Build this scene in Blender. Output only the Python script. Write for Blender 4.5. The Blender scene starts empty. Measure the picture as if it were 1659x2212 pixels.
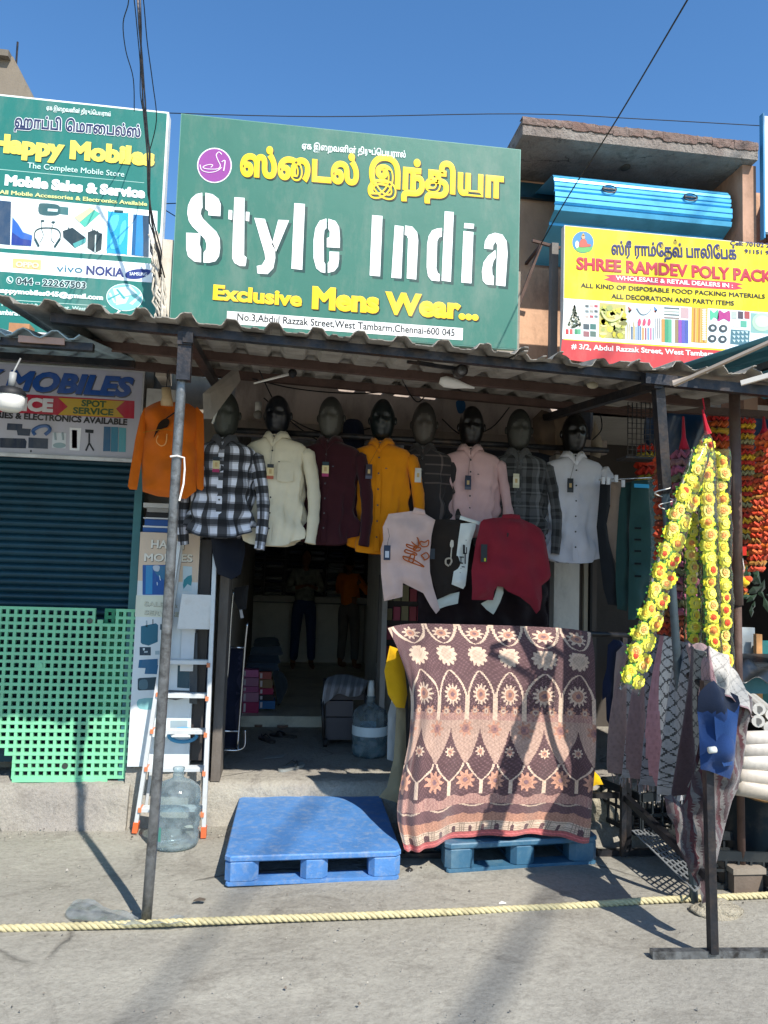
import bpy, bmesh, math, random
import numpy as np
from mathutils import Vector, Matrix
from mathutils.geometry import delaunay_2d_cdt
R = math.radians
SC = bpy.context.scene
COL = SC.collection
random.seed(7)
RNG = np.random.default_rng(7)

# ------------------------------------------------------------ camera, sky, sun, exposure
F = 1661.0                      # focal length in units of a 1659 x 2212 picture
TH, PH, RO = R(7.5), R(4.6), R(1.8)
CP = np.array([0.0, 0.0, 1.65])
fw = np.array([math.sin(TH)*math.cos(PH), math.cos(TH)*math.cos(PH), math.sin(PH)])
r0 = np.array([math.cos(TH), -math.sin(TH), 0.0]); u0 = np.cross(r0, fw)
rt = math.cos(RO)*r0 + math.sin(RO)*u0
up = -math.sin(RO)*r0 + math.cos(RO)*u0
cam = bpy.data.cameras.new('camera'); co = bpy.data.objects.new('camera', cam); COL.objects.link(co)
cam.sensor_fit = 'VERTICAL'; cam.sensor_height = 36; cam.lens = 36*F/2212; cam.clip_end = 500; cam.clip_start = .05
co.matrix_world = Matrix(((rt[0], up[0], -fw[0], CP[0]), (rt[1], up[1], -fw[1], CP[1]), (rt[2], up[2], -fw[2], CP[2]), (0, 0, 0, 1)))
SC.camera = co
AZ, EL = R(23.7), R(46.5)       # sun: right of the street side, behind the viewer
world = bpy.data.worlds.new('World'); SC.world = world; world.use_nodes = True
wn = world.node_tree; sky = wn.nodes.new('ShaderNodeTexSky'); sky.sky_type = 'NISHITA'; sky.sun_disc = False
sky.sun_elevation = EL; sky.sun_rotation = math.pi - AZ; sky.air_density = 1.0; sky.dust_density = .15; sky.ozone_density = 3.0
hsv = wn.nodes.new('ShaderNodeHueSaturation'); hsv.inputs['Saturation'].default_value = 1.2; wn.links.new(sky.outputs[0], hsv.inputs['Color'])
wn.links.new(hsv.outputs[0], wn.nodes['Background'].inputs[0]); wn.nodes['Background'].inputs[1].default_value = .14
sl = bpy.data.lights.new('sun', 'SUN'); sl.energy = 4.6; sl.angle = R(.55); sl.color = (1, .95, .87)
so = bpy.data.objects.new('sun', sl); COL.objects.link(so)
sd = Vector((math.sin(AZ)*math.cos(EL), -math.cos(AZ)*math.cos(EL), math.sin(EL)))
so.rotation_euler = sd.to_track_quat('Z', 'Y').to_euler(); so.location = (4, -8, 12)
SC.view_settings.view_transform = 'Standard'; SC.view_settings.look = 'None'
SC.view_settings.exposure = .62; SC.view_settings.gamma = 1; SC.view_settings.use_curve_mapping = False
SC.render.engine = 'CYCLES'; SC.cycles.max_bounces = 12; SC.cycles.diffuse_bounces = 8; SC.cycles.transparent_max_bounces = 16

def at(x, y, Y):                # the point at depth Y seen at (x, y)
    d = fw*F + rt*(x-829.5) - up*(y-1106)
    return CP + d*((Y-CP[1])/d[1])
def gr(x, y, z=0.0):            # the point at height z seen at (x, y)
    d = fw*F + rt*(x-829.5) - up*(y-1106)
    return CP + d*((z-CP[2])/d[2])

# ------------------------------------------------------------ colours and materials
def lin(c):
    if isinstance(c, str):
        c = [int(c[i:i+2], 16)/255 for i in (0, 2, 4)]
    return tuple(v/12.92 if v <= .04045 else ((v+.055)/1.055)**2.4 for v in c)
MATS = {}
def mat(key, col=None, rough=.7, metal=0.0, var=.12, vscale=6.0, bump=0.0, bscale=60.0, dirt=None, dirtamt=.0, dscale=3.0, spec=.4, sheen=0.0, coat=0.0, streak=1.0):
    """procedural: colour (or the surface's own dye from 'Col') broken up by noise, optional dirt and relief"""
    if key in MATS: return MATS[key]
    m = bpy.data.materials.new(key); m.use_nodes = True; nt = m.node_tree; N = nt.nodes; L = nt.links
    b = N['Principled BSDF']; b.inputs['Roughness'].default_value = rough; b.inputs['Metallic'].default_value = metal
    b.inputs['Specular IOR Level'].default_value = spec
    b.inputs['Sheen Weight'].default_value = sheen; b.inputs['Coat Weight'].default_value = coat
    tc = N.new('ShaderNodeTexCoord')
    if col is None:
        src = N.new('ShaderNodeAttribute'); src.attribute_name = 'Col'; cs = src.outputs['Color']
    else:
        src = N.new('ShaderNodeRGB'); src.outputs[0].default_value = (*lin(col), 1); cs = src.outputs[0]
    mp = N.new('ShaderNodeMapping'); mp.inputs['Scale'].default_value = (1, 1, 1/streak); L.new(tc.outputs['Object'], mp.inputs[0])
    n = N.new('ShaderNodeTexNoise'); n.inputs['Scale'].default_value = vscale; n.inputs['Detail'].default_value = 6; n.inputs['Roughness'].default_value = .62
    L.new(mp.outputs[0], n.inputs['Vector'])
    mr = N.new('ShaderNodeMapRange'); mr.inputs[1].default_value = .3; mr.inputs[2].default_value = .7
    mr.inputs[3].default_value = 1-var; mr.inputs[4].default_value = 1+var; L.new(n.outputs[0], mr.inputs[0])
    hs = N.new('ShaderNodeHueSaturation'); L.new(cs, hs.inputs['Color']); L.new(mr.outputs[0], hs.inputs['Value'])
    out = hs.outputs[0]
    if dirt:
        n2 = N.new('ShaderNodeTexNoise'); n2.inputs['Scale'].default_value = dscale; n2.inputs['Detail'].default_value = 8; n2.inputs['Roughness'].default_value = .7
        L.new(mp.outputs[0], n2.inputs['Vector'])
        m2 = N.new('ShaderNodeMapRange'); m2.inputs[1].default_value = .48; m2.inputs[2].default_value = .68; m2.inputs[4].default_value = dirtamt
        L.new(n2.outputs[0], m2.inputs[0])
        mx = N.new('ShaderNodeMix'); mx.data_type = 'RGBA'; L.new(m2.outputs[0], mx.inputs[0]); L.new(out, mx.inputs[6]); mx.inputs[7].default_value = (*lin(dirt), 1)
        out = mx.outputs[2]
    L.new(out, b.inputs['Base Color'])
    if bump:
        nb = N.new('ShaderNodeTexNoise'); nb.inputs['Scale'].default_value = bscale; nb.inputs['Detail'].default_value = 4
        L.new(tc.outputs['Object'], nb.inputs['Vector'])
        bp = N.new('ShaderNodeBump'); bp.inputs['Strength'].default_value = bump; bp.inputs['Distance'].default_value = .01
        L.new(nb.outputs[0], bp.inputs['Height']); L.new(bp.outputs[0], b.inputs['Normal'])
    MATS[key] = m
    return m
def film(key, col, alpha=.25, rough=.15, white=.2):
    """thin clear plastic: part see-through, part gloss, part milky"""
    if key in MATS: return MATS[key]
    m = bpy.data.materials.new(key); m.use_nodes = True; nt = m.node_tree; N = nt.nodes; L = nt.links
    N.remove(N['Principled BSDF']); o = N['Material Output']
    t = N.new('ShaderNodeBsdfTransparent'); t.inputs[0].default_value = (*lin(col), 1)
    g = N.new('ShaderNodeBsdfGlossy'); g.inputs[1].default_value = rough
    d = N.new('ShaderNodeBsdfTranslucent'); d.inputs[0].default_value = (*lin(col), 1)
    d2 = N.new('ShaderNodeBsdfDiffuse'); d2.inputs[0].default_value = (*lin(col), 1)
    dm = N.new('ShaderNodeMixShader'); L.new(d.outputs[0], dm.inputs[1]); L.new(d2.outputs[0], dm.inputs[2])
    lw = N.new('ShaderNodeLayerWeight'); lw.inputs[0].default_value = .18
    a = N.new('ShaderNodeMixShader'); L.new(lw.outputs['Fresnel'], a.inputs[0]); L.new(t.outputs[0], a.inputs[1]); L.new(g.outputs[0], a.inputs[2])
    tc = N.new('ShaderNodeTexCoord'); n = N.new('ShaderNodeTexNoise'); n.inputs['Scale'].default_value = 14; n.inputs['Detail'].default_value = 5; L.new(tc.outputs['Object'], n.inputs['Vector'])
    mr = N.new('ShaderNodeMapRange'); mr.inputs[1].default_value = .35; mr.inputs[2].default_value = .7; mr.inputs[3].default_value = white*.6; mr.inputs[4].default_value = white*1.5; L.new(n.outputs[0], mr.inputs[0])
    b = N.new('ShaderNodeMixShader'); L.new(mr.outputs[0], b.inputs[0]); L.new(a.outputs[0], b.inputs[1]); L.new(dm.outputs[0], b.inputs[2])
    bp = N.new('ShaderNodeBump'); bp.inputs['Strength'].default_value = .5; bp.inputs['Distance'].default_value = .01; L.new(n.outputs[0], bp.inputs['Height']); L.new(bp.outputs[0], g.inputs['Normal'])
    L.new(b.outputs[0], o.inputs[0]); MATS[key] = m
    return m
def concrete(key, c1, c2, c3, scale=1.0, bump=.35, crack=.5):
    if key in MATS: return MATS[key]
    m = bpy.data.materials.new(key); m.use_nodes = True; nt = m.node_tree; N = nt.nodes; L = nt.links
    b = N['Principled BSDF']; b.inputs['Roughness'].default_value = .92; b.inputs['Specular IOR Level'].default_value = .25
    tc = N.new('ShaderNodeTexCoord')
    def noise(s, d=8, r=.6, dist=0.0):
        n = N.new('ShaderNodeTexNoise'); n.inputs['Scale'].default_value = s*scale; n.inputs['Detail'].default_value = d; n.inputs['Roughness'].default_value = r; n.inputs['Distortion'].default_value = dist
        L.new(tc.outputs['Object'], n.inputs['Vector']); return n.outputs[0]
    def ramp(x, a, c, lo=0.0, hi=1.0):
        r = N.new('ShaderNodeMapRange'); r.inputs[1].default_value = a; r.inputs[2].default_value = c; r.inputs[3].default_value = lo; r.inputs[4].default_value = hi; L.new(x, r.inputs[0]); return r.outputs[0]
    def mix(f, a, c, mode='MIX'):
        x = N.new('ShaderNodeMix'); x.data_type = 'RGBA'; x.blend_type = mode; L.new(f, x.inputs[0])
        for i, v in ((6, a), (7, c)):
            if isinstance(v, tuple): x.inputs[i].default_value = (*v, 1)
            else: L.new(v, x.inputs[i])
        return x.outputs[2]
    c = mix(ramp(noise(.9, 9, .65, .4), .38, .62), lin(c1), lin(c2))
    c = mix(ramp(noise(2.6, 9, .75, .8), .52, .66, 0, .75), c, lin(c3))
    c = mix(ramp(noise(34, 8, .85), .36, .66, 0, .6), c, mix(ramp(noise(55, 4), .4, .6), lin(c3), lin(c2)))
    spk = N.new('ShaderNodeTexVoronoi'); spk.inputs['Scale'].default_value = 95*scale; L.new(tc.outputs['Object'], spk.inputs['Vector'])
    c = mix(ramp(spk.outputs['Distance'], .05, .17, .4, 0), c, lin('3b3733'))
    vo = N.new('ShaderNodeTexVoronoi'); vo.feature = 'DISTANCE_TO_EDGE'; vo.inputs['Scale'].default_value = .55*scale
    wv = N.new('ShaderNodeMix'); wv.data_type = 'VECTOR'; wv.inputs[0].default_value = .13
    nn = N.new('ShaderNodeTexNoise'); nn.inputs['Scale'].default_value = 3.5*scale; nn.inputs['Detail'].default_value = 7; L.new(tc.outputs['Object'], nn.inputs['Vector'])
    L.new(tc.outputs['Object'], wv.inputs[4]); L.new(nn.outputs['Color'], wv.inputs[5]); L.new(wv.outputs[1], vo.inputs['Vector'])
    ck = N.new('ShaderNodeMath'); ck.operation = 'MULTIPLY'; L.new(ramp(vo.outputs['Distance'], .0, .006, crack, 0), ck.inputs[0]); L.new(ramp(noise(1.3, 3), .45, .6), ck.inputs[1])
    c = mix(ck.outputs[0], c, lin('2e2b28'))
    L.new(c, b.inputs['Base Color'])
    h = N.new('ShaderNodeMath'); h.operation = 'ADD'; L.new(noise(22, 10, .7), h.inputs[0]); L.new(ramp(noise(3.5, 3), 0, 1, 0, 1.5), h.inputs[1])
    h2 = N.new('ShaderNodeMath'); h2.operation = 'SUBTRACT'; L.new(h.outputs[0], h2.inputs[0]); L.new(ck.outputs[0], h2.inputs[1])
    bp = N.new('ShaderNodeBump'); bp.inputs['Strength'].default_value = bump; bp.inputs['Distance'].default_value = .03; L.new(h2.outputs[0], bp.inputs['Height']); L.new(bp.outputs[0], b.inputs['Normal'])
    MATS[key] = m
    return m
CLOTH = mat('cloth', rough=.92, var=.07, vscale=9, bump=.25, bscale=220, sheen=.15, spec=.2)
PRINT = mat('printed_vinyl', rough=.5, var=.06, vscale=2.5, spec=.35, bump=.3, bscale=4, dirt='9a968a', dirtamt=.22, dscale=3.5, streak=2.5)
PAPER = mat('printed_card', rough=.6, var=.06, vscale=8)
PAINT = mat('painted_surface', rough=.5, var=.1, vscale=9, bump=.1, bscale=50, dirt='4a4038', dirtamt=.35)
WALL = mat('old_plaster', rough=.9, var=.16, vscale=3.5, bump=.3, bscale=35, dirt='453f38', dirtamt=.6, dscale=2.4, streak=3)
STEEL = mat('dark_steel', '35363a', rough=.45, metal=.6, var=.3, vscale=18, bump=.2, bscale=60, dirt='5b4a3c', dirtamt=.6, dscale=9)
GALV = mat('galvanised_pipe', '7d7f80', rough=.42, metal=.7, var=.3, vscale=20, bump=.2, bscale=70, dirt='2e2a27', dirtamt=.85, dscale=12)
CHROME = mat('chrome_tube', 'b9bcc0', rough=.2, metal=1, var=.15, vscale=12)
ALU = mat('aluminium', 'cdd0d0', rough=.45, metal=.25, var=.1, vscale=14, dirt='9a8f84', dirtamt=.35, dscale=14)
RUST = mat('rusty_paint', '5c4840', rough=.75, metal=.2, var=.3, vscale=14, bump=.3, dirt='3a2a22', dirtamt=.8, dscale=7)
WIRE = mat('black_cable', '141416', rough=.6, var=.2)
PLAST = mat('plastic', rough=.38, var=.08, vscale=7, bump=.08, bscale=30, spec=.5, dirt='6d675d', dirtamt=.3, dscale=6)
SHEET = mat('weathered_roof_sheet', '989288', rough=.85, var=.28, vscale=5, bump=.35, bscale=40, dirt='4a443d', dirtamt=.75, dscale=2.2)
GLOSSBLACK = mat('glossy_mannequin', rough=.3, var=.1, spec=.6, bump=.05, bscale=20)

# ------------------------------------------------------------ geometry helpers
class G:
    """collects faces with a colour each; build() links them as ONE mesh object"""
    def __init__(s): s.v = []; s.f = []; s.c = []; s.col = (1, 1, 1)
    def add(s, vs, fs, col=None):
        o = len(s.v); s.v.extend([tuple(float(a) for a in p) for p in vs]); s.f.extend([tuple(i+o for i in f) for f in fs])
        c = lin(col) if isinstance(col, str) else (col or s.col); s.c.extend([c]*len(fs)); return s
    def box(s, x0, x1, y0, y1, z0, z1, col=None, M=None):
        vs = [(x, y, z) for x in (x0, x1) for y in (y0, y1) for z in (z0, z1)]
        if M is not None: vs = [tuple(M @ Vector(p)) for p in vs]
        return s.add(vs, [(0, 1, 3, 2), (4, 6, 7, 5), (0, 4, 5, 1), (2, 3, 7, 6), (0, 2, 6, 4), (1, 5, 7, 3)], col)
    def bar(s, a, b, w, h=None, col=None, upv=(0, 0, 1)):
        a = Vector(a); b = Vector(b); h = h or w; d = (b-a).normalized(); u = Vector(upv)
        if abs(d.dot(u)) > .98: u = Vector((0, 1, 0))
        x = d.cross(u).normalized(); y = x.cross(d)
        vs = [p + x*sx*w/2 + y*sy*h/2 for p in (a, b) for sx, sy in ((-1, -1), (1, -1), (1, 1), (-1, 1))]
        return s.add(vs, [(0, 1, 2, 3), (7, 6, 5, 4), (0, 4, 5, 1), (1, 5, 6, 2), (2, 6, 7, 3), (3, 7, 4, 0)], col)
    def tube(s, pts, r, n=8, col=None, cap=True):
        P = [Vector(p) for p in pts]; rs = r if hasattr(r, '__len__') else [r]*len(P); vs = []
        nx = None
        for i, p in enumerate(P):
            d = (P[min(i+1, len(P)-1)] - P[max(i-1, 0)]).normalized()
            if nx is None: nx = d.orthogonal().normalized()
            nx = (nx - d*nx.dot(d)).normalized(); ny = d.cross(nx)
            ri = rs[i]; ra, rb = ri if hasattr(ri, '__len__') else (ri, ri)
            for k in range(n):
                t = 2*math.pi*k/n; vs.append(p + nx*math.cos(t)*ra + ny*math.sin(t)*rb)
        fs = [(i*n+k, i*n+(k+1) % n, (i+1)*n+(k+1) % n, (i+1)*n+k) for i in range(len(P)-1) for k in range(n)]
        if cap: fs += [tuple(range(n))[::-1], tuple((len(P)-1)*n+k for k in range(n))]
        return s.add(vs, fs, col)
    def lathe(s, prof, c=(0, 0, 0), n=28, col=None, M=None):
        vs = []
        for r, z in prof:
            for k in range(n):
                t = 2*math.pi*k/n; p = Vector((r*math.cos(t), r*math.sin(t), z))
                if M is not None: p = M @ p
                vs.append((p.x+c[0], p.y+c[1], p.z+c[2]))
        fs = [(i*n+k, i*n+(k+1) % n, (i+1)*n+(k+1) % n, (i+1)*n+k) for i in range(len(prof)-1) for k in range(n)]
        return s.add(vs, fs, col)
    def ball(s, c, rx, ry=None, rz=None, n=12, m=8, col=None, fn=None):
        ry = ry or rx; rz = rz or rx; vs = []
        for j in range(m+1):
            p = math.pi*j/m
            for k in range(n):
                t = 2*math.pi*k/n; q = (math.sin(p)*math.cos(t), math.sin(p)*math.sin(t), math.cos(p))
                if fn: q = fn(*q)
                vs.append((c[0]+rx*q[0], c[1]+ry*q[1], c[2]+rz*q[2]))
        return s.add(vs, [(j*n+k, (j+1)*n+k, (j+1)*n+(k+1) % n, j*n+(k+1) % n) for j in range(m) for k in range(n)], col)
    def grid(s, P, colfn=None, wrap=False):
        nu, nv = len(P), len(P[0]); o = len(s.v)
        for r in P: s.v.extend([tuple(float(a) for a in p) for p in r])
        for i in range(nu-1):
            for j in range(nv if wrap else nv-1):
                j2 = (j+1) % nv
                s.f.append((o+i*nv+j, o+i*nv+j2, o+(i+1)*nv+j2, o+(i+1)*nv+j))
                s.c.append(colfn(i/(nu-1), j/(nv-1 if not wrap else nv)) if colfn else s.col)
        return s
    def build(s, name, m, parent=None, smooth=False, loc=None, solid=0):
        me = bpy.data.meshes.new(name); V = np.array(s.v)
        if parent is not None:
            q = parent; off = np.zeros(3)
            while q is not None: off += np.array(q.location); q = q.parent
            me_off = off; oloc = (0, 0, 0)
        else:
            me_off = np.array(loc) if loc is not None else np.array([(V[:, 0].min()+V[:, 0].max())/2, (V[:, 1].min()+V[:, 1].max())/2, V[:, 2].min()])
            oloc = tuple(me_off)
        me.from_pydata([tuple(p) for p in (V-me_off)], [], s.f)
        a = me.color_attributes.new('Col', 'FLOAT_COLOR', 'CORNER'); cs = np.repeat(np.array([(*c[:3], 1) for c in s.c], dtype=np.float32), [len(f) for f in s.f], axis=0)
        a.data.foreach_set('color', cs.ravel())
        if smooth: me.polygons.foreach_set('use_smooth', [True]*len(me.polygons))
        me.materials.append(m); me.update()
        o = bpy.data.objects.new(name, me); COL.objects.link(o); o.location = oloc
        if parent is not None: o.parent = parent
        if solid:
            md = o.modifiers.new('thickness', 'SOLIDIFY'); md.thickness = solid; md.offset = 0
        return o
def tag(o, label, cat, group=None, kind=None):
    if label: o['label'] = label
    if cat: o['category'] = cat
    if group: o['group'] = group
    if kind: o['kind'] = kind
    return o
def thing(name, label, cat, loc=(0, 0, 0), group=None):
    o = bpy.data.objects.new(name, None); COL.objects.link(o); o.location = tuple(float(a) for a in loc); o.empty_display_size = .1
    return tag(o, label, cat, group)
def structure(o): o['kind'] = 'structure'; return o
def copy_tree(o, parent=None):
    c = o.copy(); COL.objects.link(c); c.parent = parent
    for ch in o.children: copy_tree(ch, c)
    return c
def zm(x0, y0, k):              # measuring frame of an enlarged detail
    return lambda *p: [((x0+p[i]*k)/1.8517, (y0+p[i+1]*k)/1.8517) for i in range(0, len(p), 2)]
def poly(g, pts, Y, col, lay=0):
    """flat print: an outline filled on the plane Y"""
    P = [at(x, y, Y) for x, y in pts]; n = len(P)
    area = sum(P[i][0]*P[(i+1) % n][2]-P[(i+1) % n][0]*P[i][2] for i in range(n))
    if area < 0: P = P[::-1]
    vs = [Vector((p[0], p[2])) for p in P]
    r = delaunay_2d_cdt(vs, [], [list(range(n))], 1, 1e-6)
    g.add([(v.x, Y-lay*.0011, v.y) for v in r[0]], [tuple(f) for f in r[2]], col)
def rect(g, x0, y0, x1, y1, Y, col, lay=0, sl=.082):
    """a print rectangle whose long sides run level on the plane"""
    A = at(x0, y0, Y); B = at(x1, y1 , Y)
    g.add([(A[0], Y-lay*.0011, B[2]), (B[0], Y-lay*.0011, B[2]), (B[0], Y-lay*.0011, A[2]), (A[0], Y-lay*.0011, A[2])], [(0, 1, 2, 3)], col)
def ell(cx, cy, rx, ry, n=28, a0=0.0, rot=0.0):
    return [(cx+rx*math.cos(t)*math.cos(rot)-ry*math.sin(t)*math.sin(rot), cy+rx*math.cos(t)*math.sin(rot)+ry*math.sin(t)*math.cos(rot)) for t in [a0+2*math.pi*i/n for i in range(n)]]
def smooth(pts, k=4):           # closed Catmull-Rom
    n = len(pts); out = []
    for i in range(n):
        p0, p1, p2, p3 = [np.array(pts[(i+j) % n], float) for j in (-1, 0, 1, 2)]
        for a in range(k):
            t = a/k; out.append(tuple(.5*((2*p1)+(-p0+p2)*t+(2*p0-5*p1+4*p2-p3)*t*t+(-p0+3*p1-3*p2+p3)*t**3)))
    return out
_TC = {}
def glyphs(s, bold):
    k = (s, bold)
    if k in _TC: return _TC[k]
    c = bpy.data.curves.new('t', 'FONT'); c.body = s; c.bevel_depth = max(bold, .001); c.bevel_resolution = 0; c.resolution_u = 3; c.fill_mode = 'FRONT'
    o = bpy.data.objects.new('t', c); COL.objects.link(o); dg = bpy.context.evaluated_depsgraph_get(); dg.update()
    e = o.evaluated_get(dg); me = e.to_mesh()
    V = np.array([tuple(v.co) for v in me.vertices]); Fs = [tuple(p.vertices) for p in me.polygons]
    e.to_mesh_clear(); bpy.data.objects.remove(o); bpy.data.curves.remove(c)
    _TC[k] = (V, Fs); return V, Fs
CAP = .70
def text(par, s, p0, p1, hpx, Y, col, bold=.02, lay=3, shear=0.0, name='lettering', m=None, edge=None, shadow=None, wave=None):
    """printed or cut lettering standing on the board: baseline from p0 to p1, capitals hpx tall"""
    a = at(*p0, Y); b = at(*p1, Y); u = (b-a); L = np.linalg.norm(u); u = u/L; w = np.array([-u[2], 0, u[0]])
    h = np.linalg.norm(at(p0[0], p0[1]-hpx, Y)-a)
    g = G()
    def put(bd, cl, ly, dx=0.0, dz=0.0):
        V, Fs = glyphs(s, bd); V0, _ = glyphs(s, bold); x0, x1 = V0[:, 0].min(), V0[:, 0].max()
        X = (V[:, 0]-x0)/(x1-x0)*L; Z = V[:, 1]/CAP*h; X = X + Z*shear + dx*h; Z = Z + dz*h
        if wave: Z = Z + wave(X/L)*h
        zz = np.where(V[:, 2] > 0, .0008, 0)
        P = [a + u*x + w*z + np.array([0, -ly*.0011-q, 0]) for x, z, q in zip(X, Z, zz)]
        g.add(P, Fs, cl)
    if shadow: put(bold, shadow[0], lay-1, shadow[1], -shadow[2])
    if edge: put(bold+edge[1], edge[0], lay)
    put(bold, col, lay+(1 if edge else 0))
    return g.build(name, m or PRINT, par)
def cloth(ctrl, nu=40, nv=40, wave=None, colfn=None):
    """a hung cloth: control rows of (x, y, depth), smoothly interpolated"""
    C = np.array([[at(*p) for p in r] for r in ctrl]); a, b = C.shape[:2]
    def cr(A, t):
        n = len(A); x = t*(n-1); i = min(int(x), n-2); f = x-i
        p0, p1, p2, p3 = A[max(i-1, 0)], A[i], A[i+1], A[min(i+2, n-1)]
        if i == 0: p0 = 2*p1-p2
        if i == n-2: p3 = 2*p2-p1
        return .5*((2*p1)+(-p0+p2)*f+(2*p0-5*p1+4*p2-p3)*f*f+(-p0+3*p1-3*p2+p3)*f**3)
    rows = [[cr(C[:, j], i/nu) for j in range(b)] for i in range(nu+1)]
    P = []
    for i in range(nu+1):
        row = np.array(rows[i]); P.append([cr(row, j/nv) + (np.array(wave(i/nu, j/nv)) if wave else 0) for j in range(nv+1)])
    g = G(); g.grid(P, colfn); return g
def puff(pts, Y, thick=.05, col='888888', res=.02, colfn=None, wr=.008, soft=.06, seed=0):
    """a hung garment: traced outline, given body and folds, front and back"""
    P = [at(x, y, Y) for x, y in pts]; o = [Vector((p[0], p[2])) for p in P]; n = len(o)
    xs = [p.x for p in o]; zs = [p.y for p in o]
    A = np.array([(p.x, p.y) for p in o]); B = np.roll(A, -1, 0)
    def edist(q):
        d = B-A; t = np.clip(((q-A)*d).sum(1)/np.maximum((d*d).sum(1), 1e-12), 0, 1); return np.sqrt((((A+d*t[:, None])-q)**2).sum(1)).min()
    pts2 = []
    for x in np.arange(min(xs), max(xs), res):
        for z in np.arange(min(zs), max(zs), res):
            q = np.array([x+random.uniform(-.2, .2)*res, z+random.uniform(-.2, .2)*res])
            c = ((A[:, 1] > q[1]) != (B[:, 1] > q[1])) & (q[0] < (B[:, 0]-A[:, 0])*(q[1]-A[:, 1])/(B[:, 1]-A[:, 1]+1e-12)+A[:, 0])
            if c.sum() % 2 and edist(q) > res*.5: pts2.append(Vector(q))
    r = delaunay_2d_cdt(o+pts2, [], [list(range(n))], 1, 1e-6)
    g = G(); V2 = []; k = seed*1.7
    for v in r[0]:
        d = edist(np.array(v)); b = thick*(1-math.exp(-d/soft))
        wv = wr*(math.sin(v.x*38+v.y*9+k)+math.sin(v.x*17-v.y*23+k*2)+.7*math.sin(v.y*41+v.x*11+k*3))*min(1, d/.03)
        V2.append((v.x, v.y, b, wv))
    nv = len(V2); cc = lin(col) if isinstance(col, str) else col
    for sgn in (-1, 1):
        off = len(g.v); g.v.extend([(x, Y+sgn*(b*(1 if sgn < 0 else .6))+w, z) for x, z, b, w in V2])
        for f in r[2]:
            g.f.append(tuple(off+i for i in (f if sgn < 0 else f[::-1])))
            mx = sum(V2[i][0] for i in f)/len(f); mz = sum(V2[i][1] for i in f)/len(f)
            g.c.append(colfn(mx, mz) if colfn else cc)
    return g

# ============================================================ ground, steps, buildings
ROAD = concrete('street_cement', 'a5a195', '8f8b81', '6c675e', .8, .5, .8)
STEP = concrete('worn_step_cement', 'aba698', '98928a', '746e66', 1.3, .7, .5)
g = G()
xs = [-60, -20, -8] + list(np.linspace(-4, 6, 81)) + [12, 30, 60]; ys = [-60, -20, -6, -1] + list(np.linspace(1.5, 8, 60)) + [14, 30, 70]
g.grid([[(x, y, (.006*math.sin(x*2.1+y*1.3)+.004*math.sin(x*5.3-y*3.1)+.003*math.sin(y*9.7+x)) * (1 if 1.4 < y < 5 and abs(x) < 6 else 0) - (.0 if y < 5 else .01)) for y in ys] for x in xs])
structure(g.build('ground', ROAD, loc=(0, 0, 0), smooth=True))
def rough_slab(name, x0, x1, y0, y1, z1, m, seed, edge=.03, parent=None):
    """cast step: worn rounded front edge, uneven face"""
    rs = np.random.default_rng(seed); nx = max(8, int((x1-x0)/.05)); prof = [(y1, z1), (y0+.5*(y1-y0), z1), (y0+.12, z1), (y0+edge*1.6, z1-.003), (y0+edge*.6, z1-.012), (y0, z1-.04), (y0-.012, z1*.5), (y0-.03, .03), (y0-.06, -.02)]
    n1 = np.cumsum(rs.normal(0, .004, nx+1)); n1 -= np.linspace(n1[0], n1[-1], nx+1)
    P = [[(x0+(x1-x0)*i/nx, py + (n1[i]*1.8 + rs.normal(0, .003) if py < y0+.2 else 0), pz + (rs.normal(0, .0025) if py < y0+.15 else 0)) for py, pz in prof] for i in range(nx+1)]
    g = G(); g.grid(P); g.add([P[0][j] for j in range(len(prof))] + [(x0, y1, -.02)], [tuple(range(len(prof)+1))[::-1]]); g.add([P[-1][j] for j in range(len(prof))] + [(x1, y1, -.02)], [tuple(range(len(prof)+1))])
    return g.build(name, m, parent, smooth=True)
structure(rough_slab('pavement', -4.2, -.90, 5.19, 5.7, .262, STEP, 3, .05))
structure(rough_slab('pavement', -.42, 4.6, 5.27, 7.3, .25, STEP, 5, .04))

# --- left shop house (roller shutter) ---
lb = thing('shop_building', 'left grey shop front with a dark teal roller shutter under the mobile phone boards', 'building', (-1.8, 5.4, 0))
g = G(); g.box(-4.2, -.93, 5.42, 5.62, 2.36, 3.95); g.box(-4.2, -2.75, 5.42, 5.62, -.02, 2.36); g.box(-.93, -.36, 5.51, 5.62, -.02, 3.6); g.box(-4.2, -.36, 5.63, 11, -.02, 3.9); g.col = lin('8d8578')
g.c = [g.col]*len(g.f); g.build('wall', WALL, lb)
TEAL = mat('teal_metal', '123a49', rough=.42, metal=.3, var=.16, vscale=5, bump=.1, dirt='0f2a33', dirtamt=.5, dscale=4)
sh = G(); sh.box(-2.76, -.99, 5.375, 5.40, .36, .44); shutter = sh.build('shutter', TEAL, lb)
n = 40; me0 = None
for i in range(n):
    z = .44 + i*(2.37-.44)/n; q = G(); h = (2.37-.44)/n
    q.grid([[(x, 5.375-.014*math.sin(math.pi*t)**.7, z+h*t*.98) for t in (0, .12, .3, .5, .7, .88, 1)] for x in (-2.75, -1.0)])
    o = q.build('slat', TEAL, shutter, smooth=True)
q = G(); q.bar((-.962, 5.33, .26), (-.962, 5.33, 2.335), .05, .09)
q.build('shutter_rail', mat('rail_paint', '3d6f72', rough=.5, metal=.2, var=.2, dirt='2a3b3c', dirtamt=.6), lb)

g = G(); g.box(-.869, -.800, 5.13, 5.4, 2.9, 3.83, 'cbbfae'); g.build('added_gap_wall', WALL, lb)  # strip added ahead of the recessed wall so sun reaches it between boards
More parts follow.
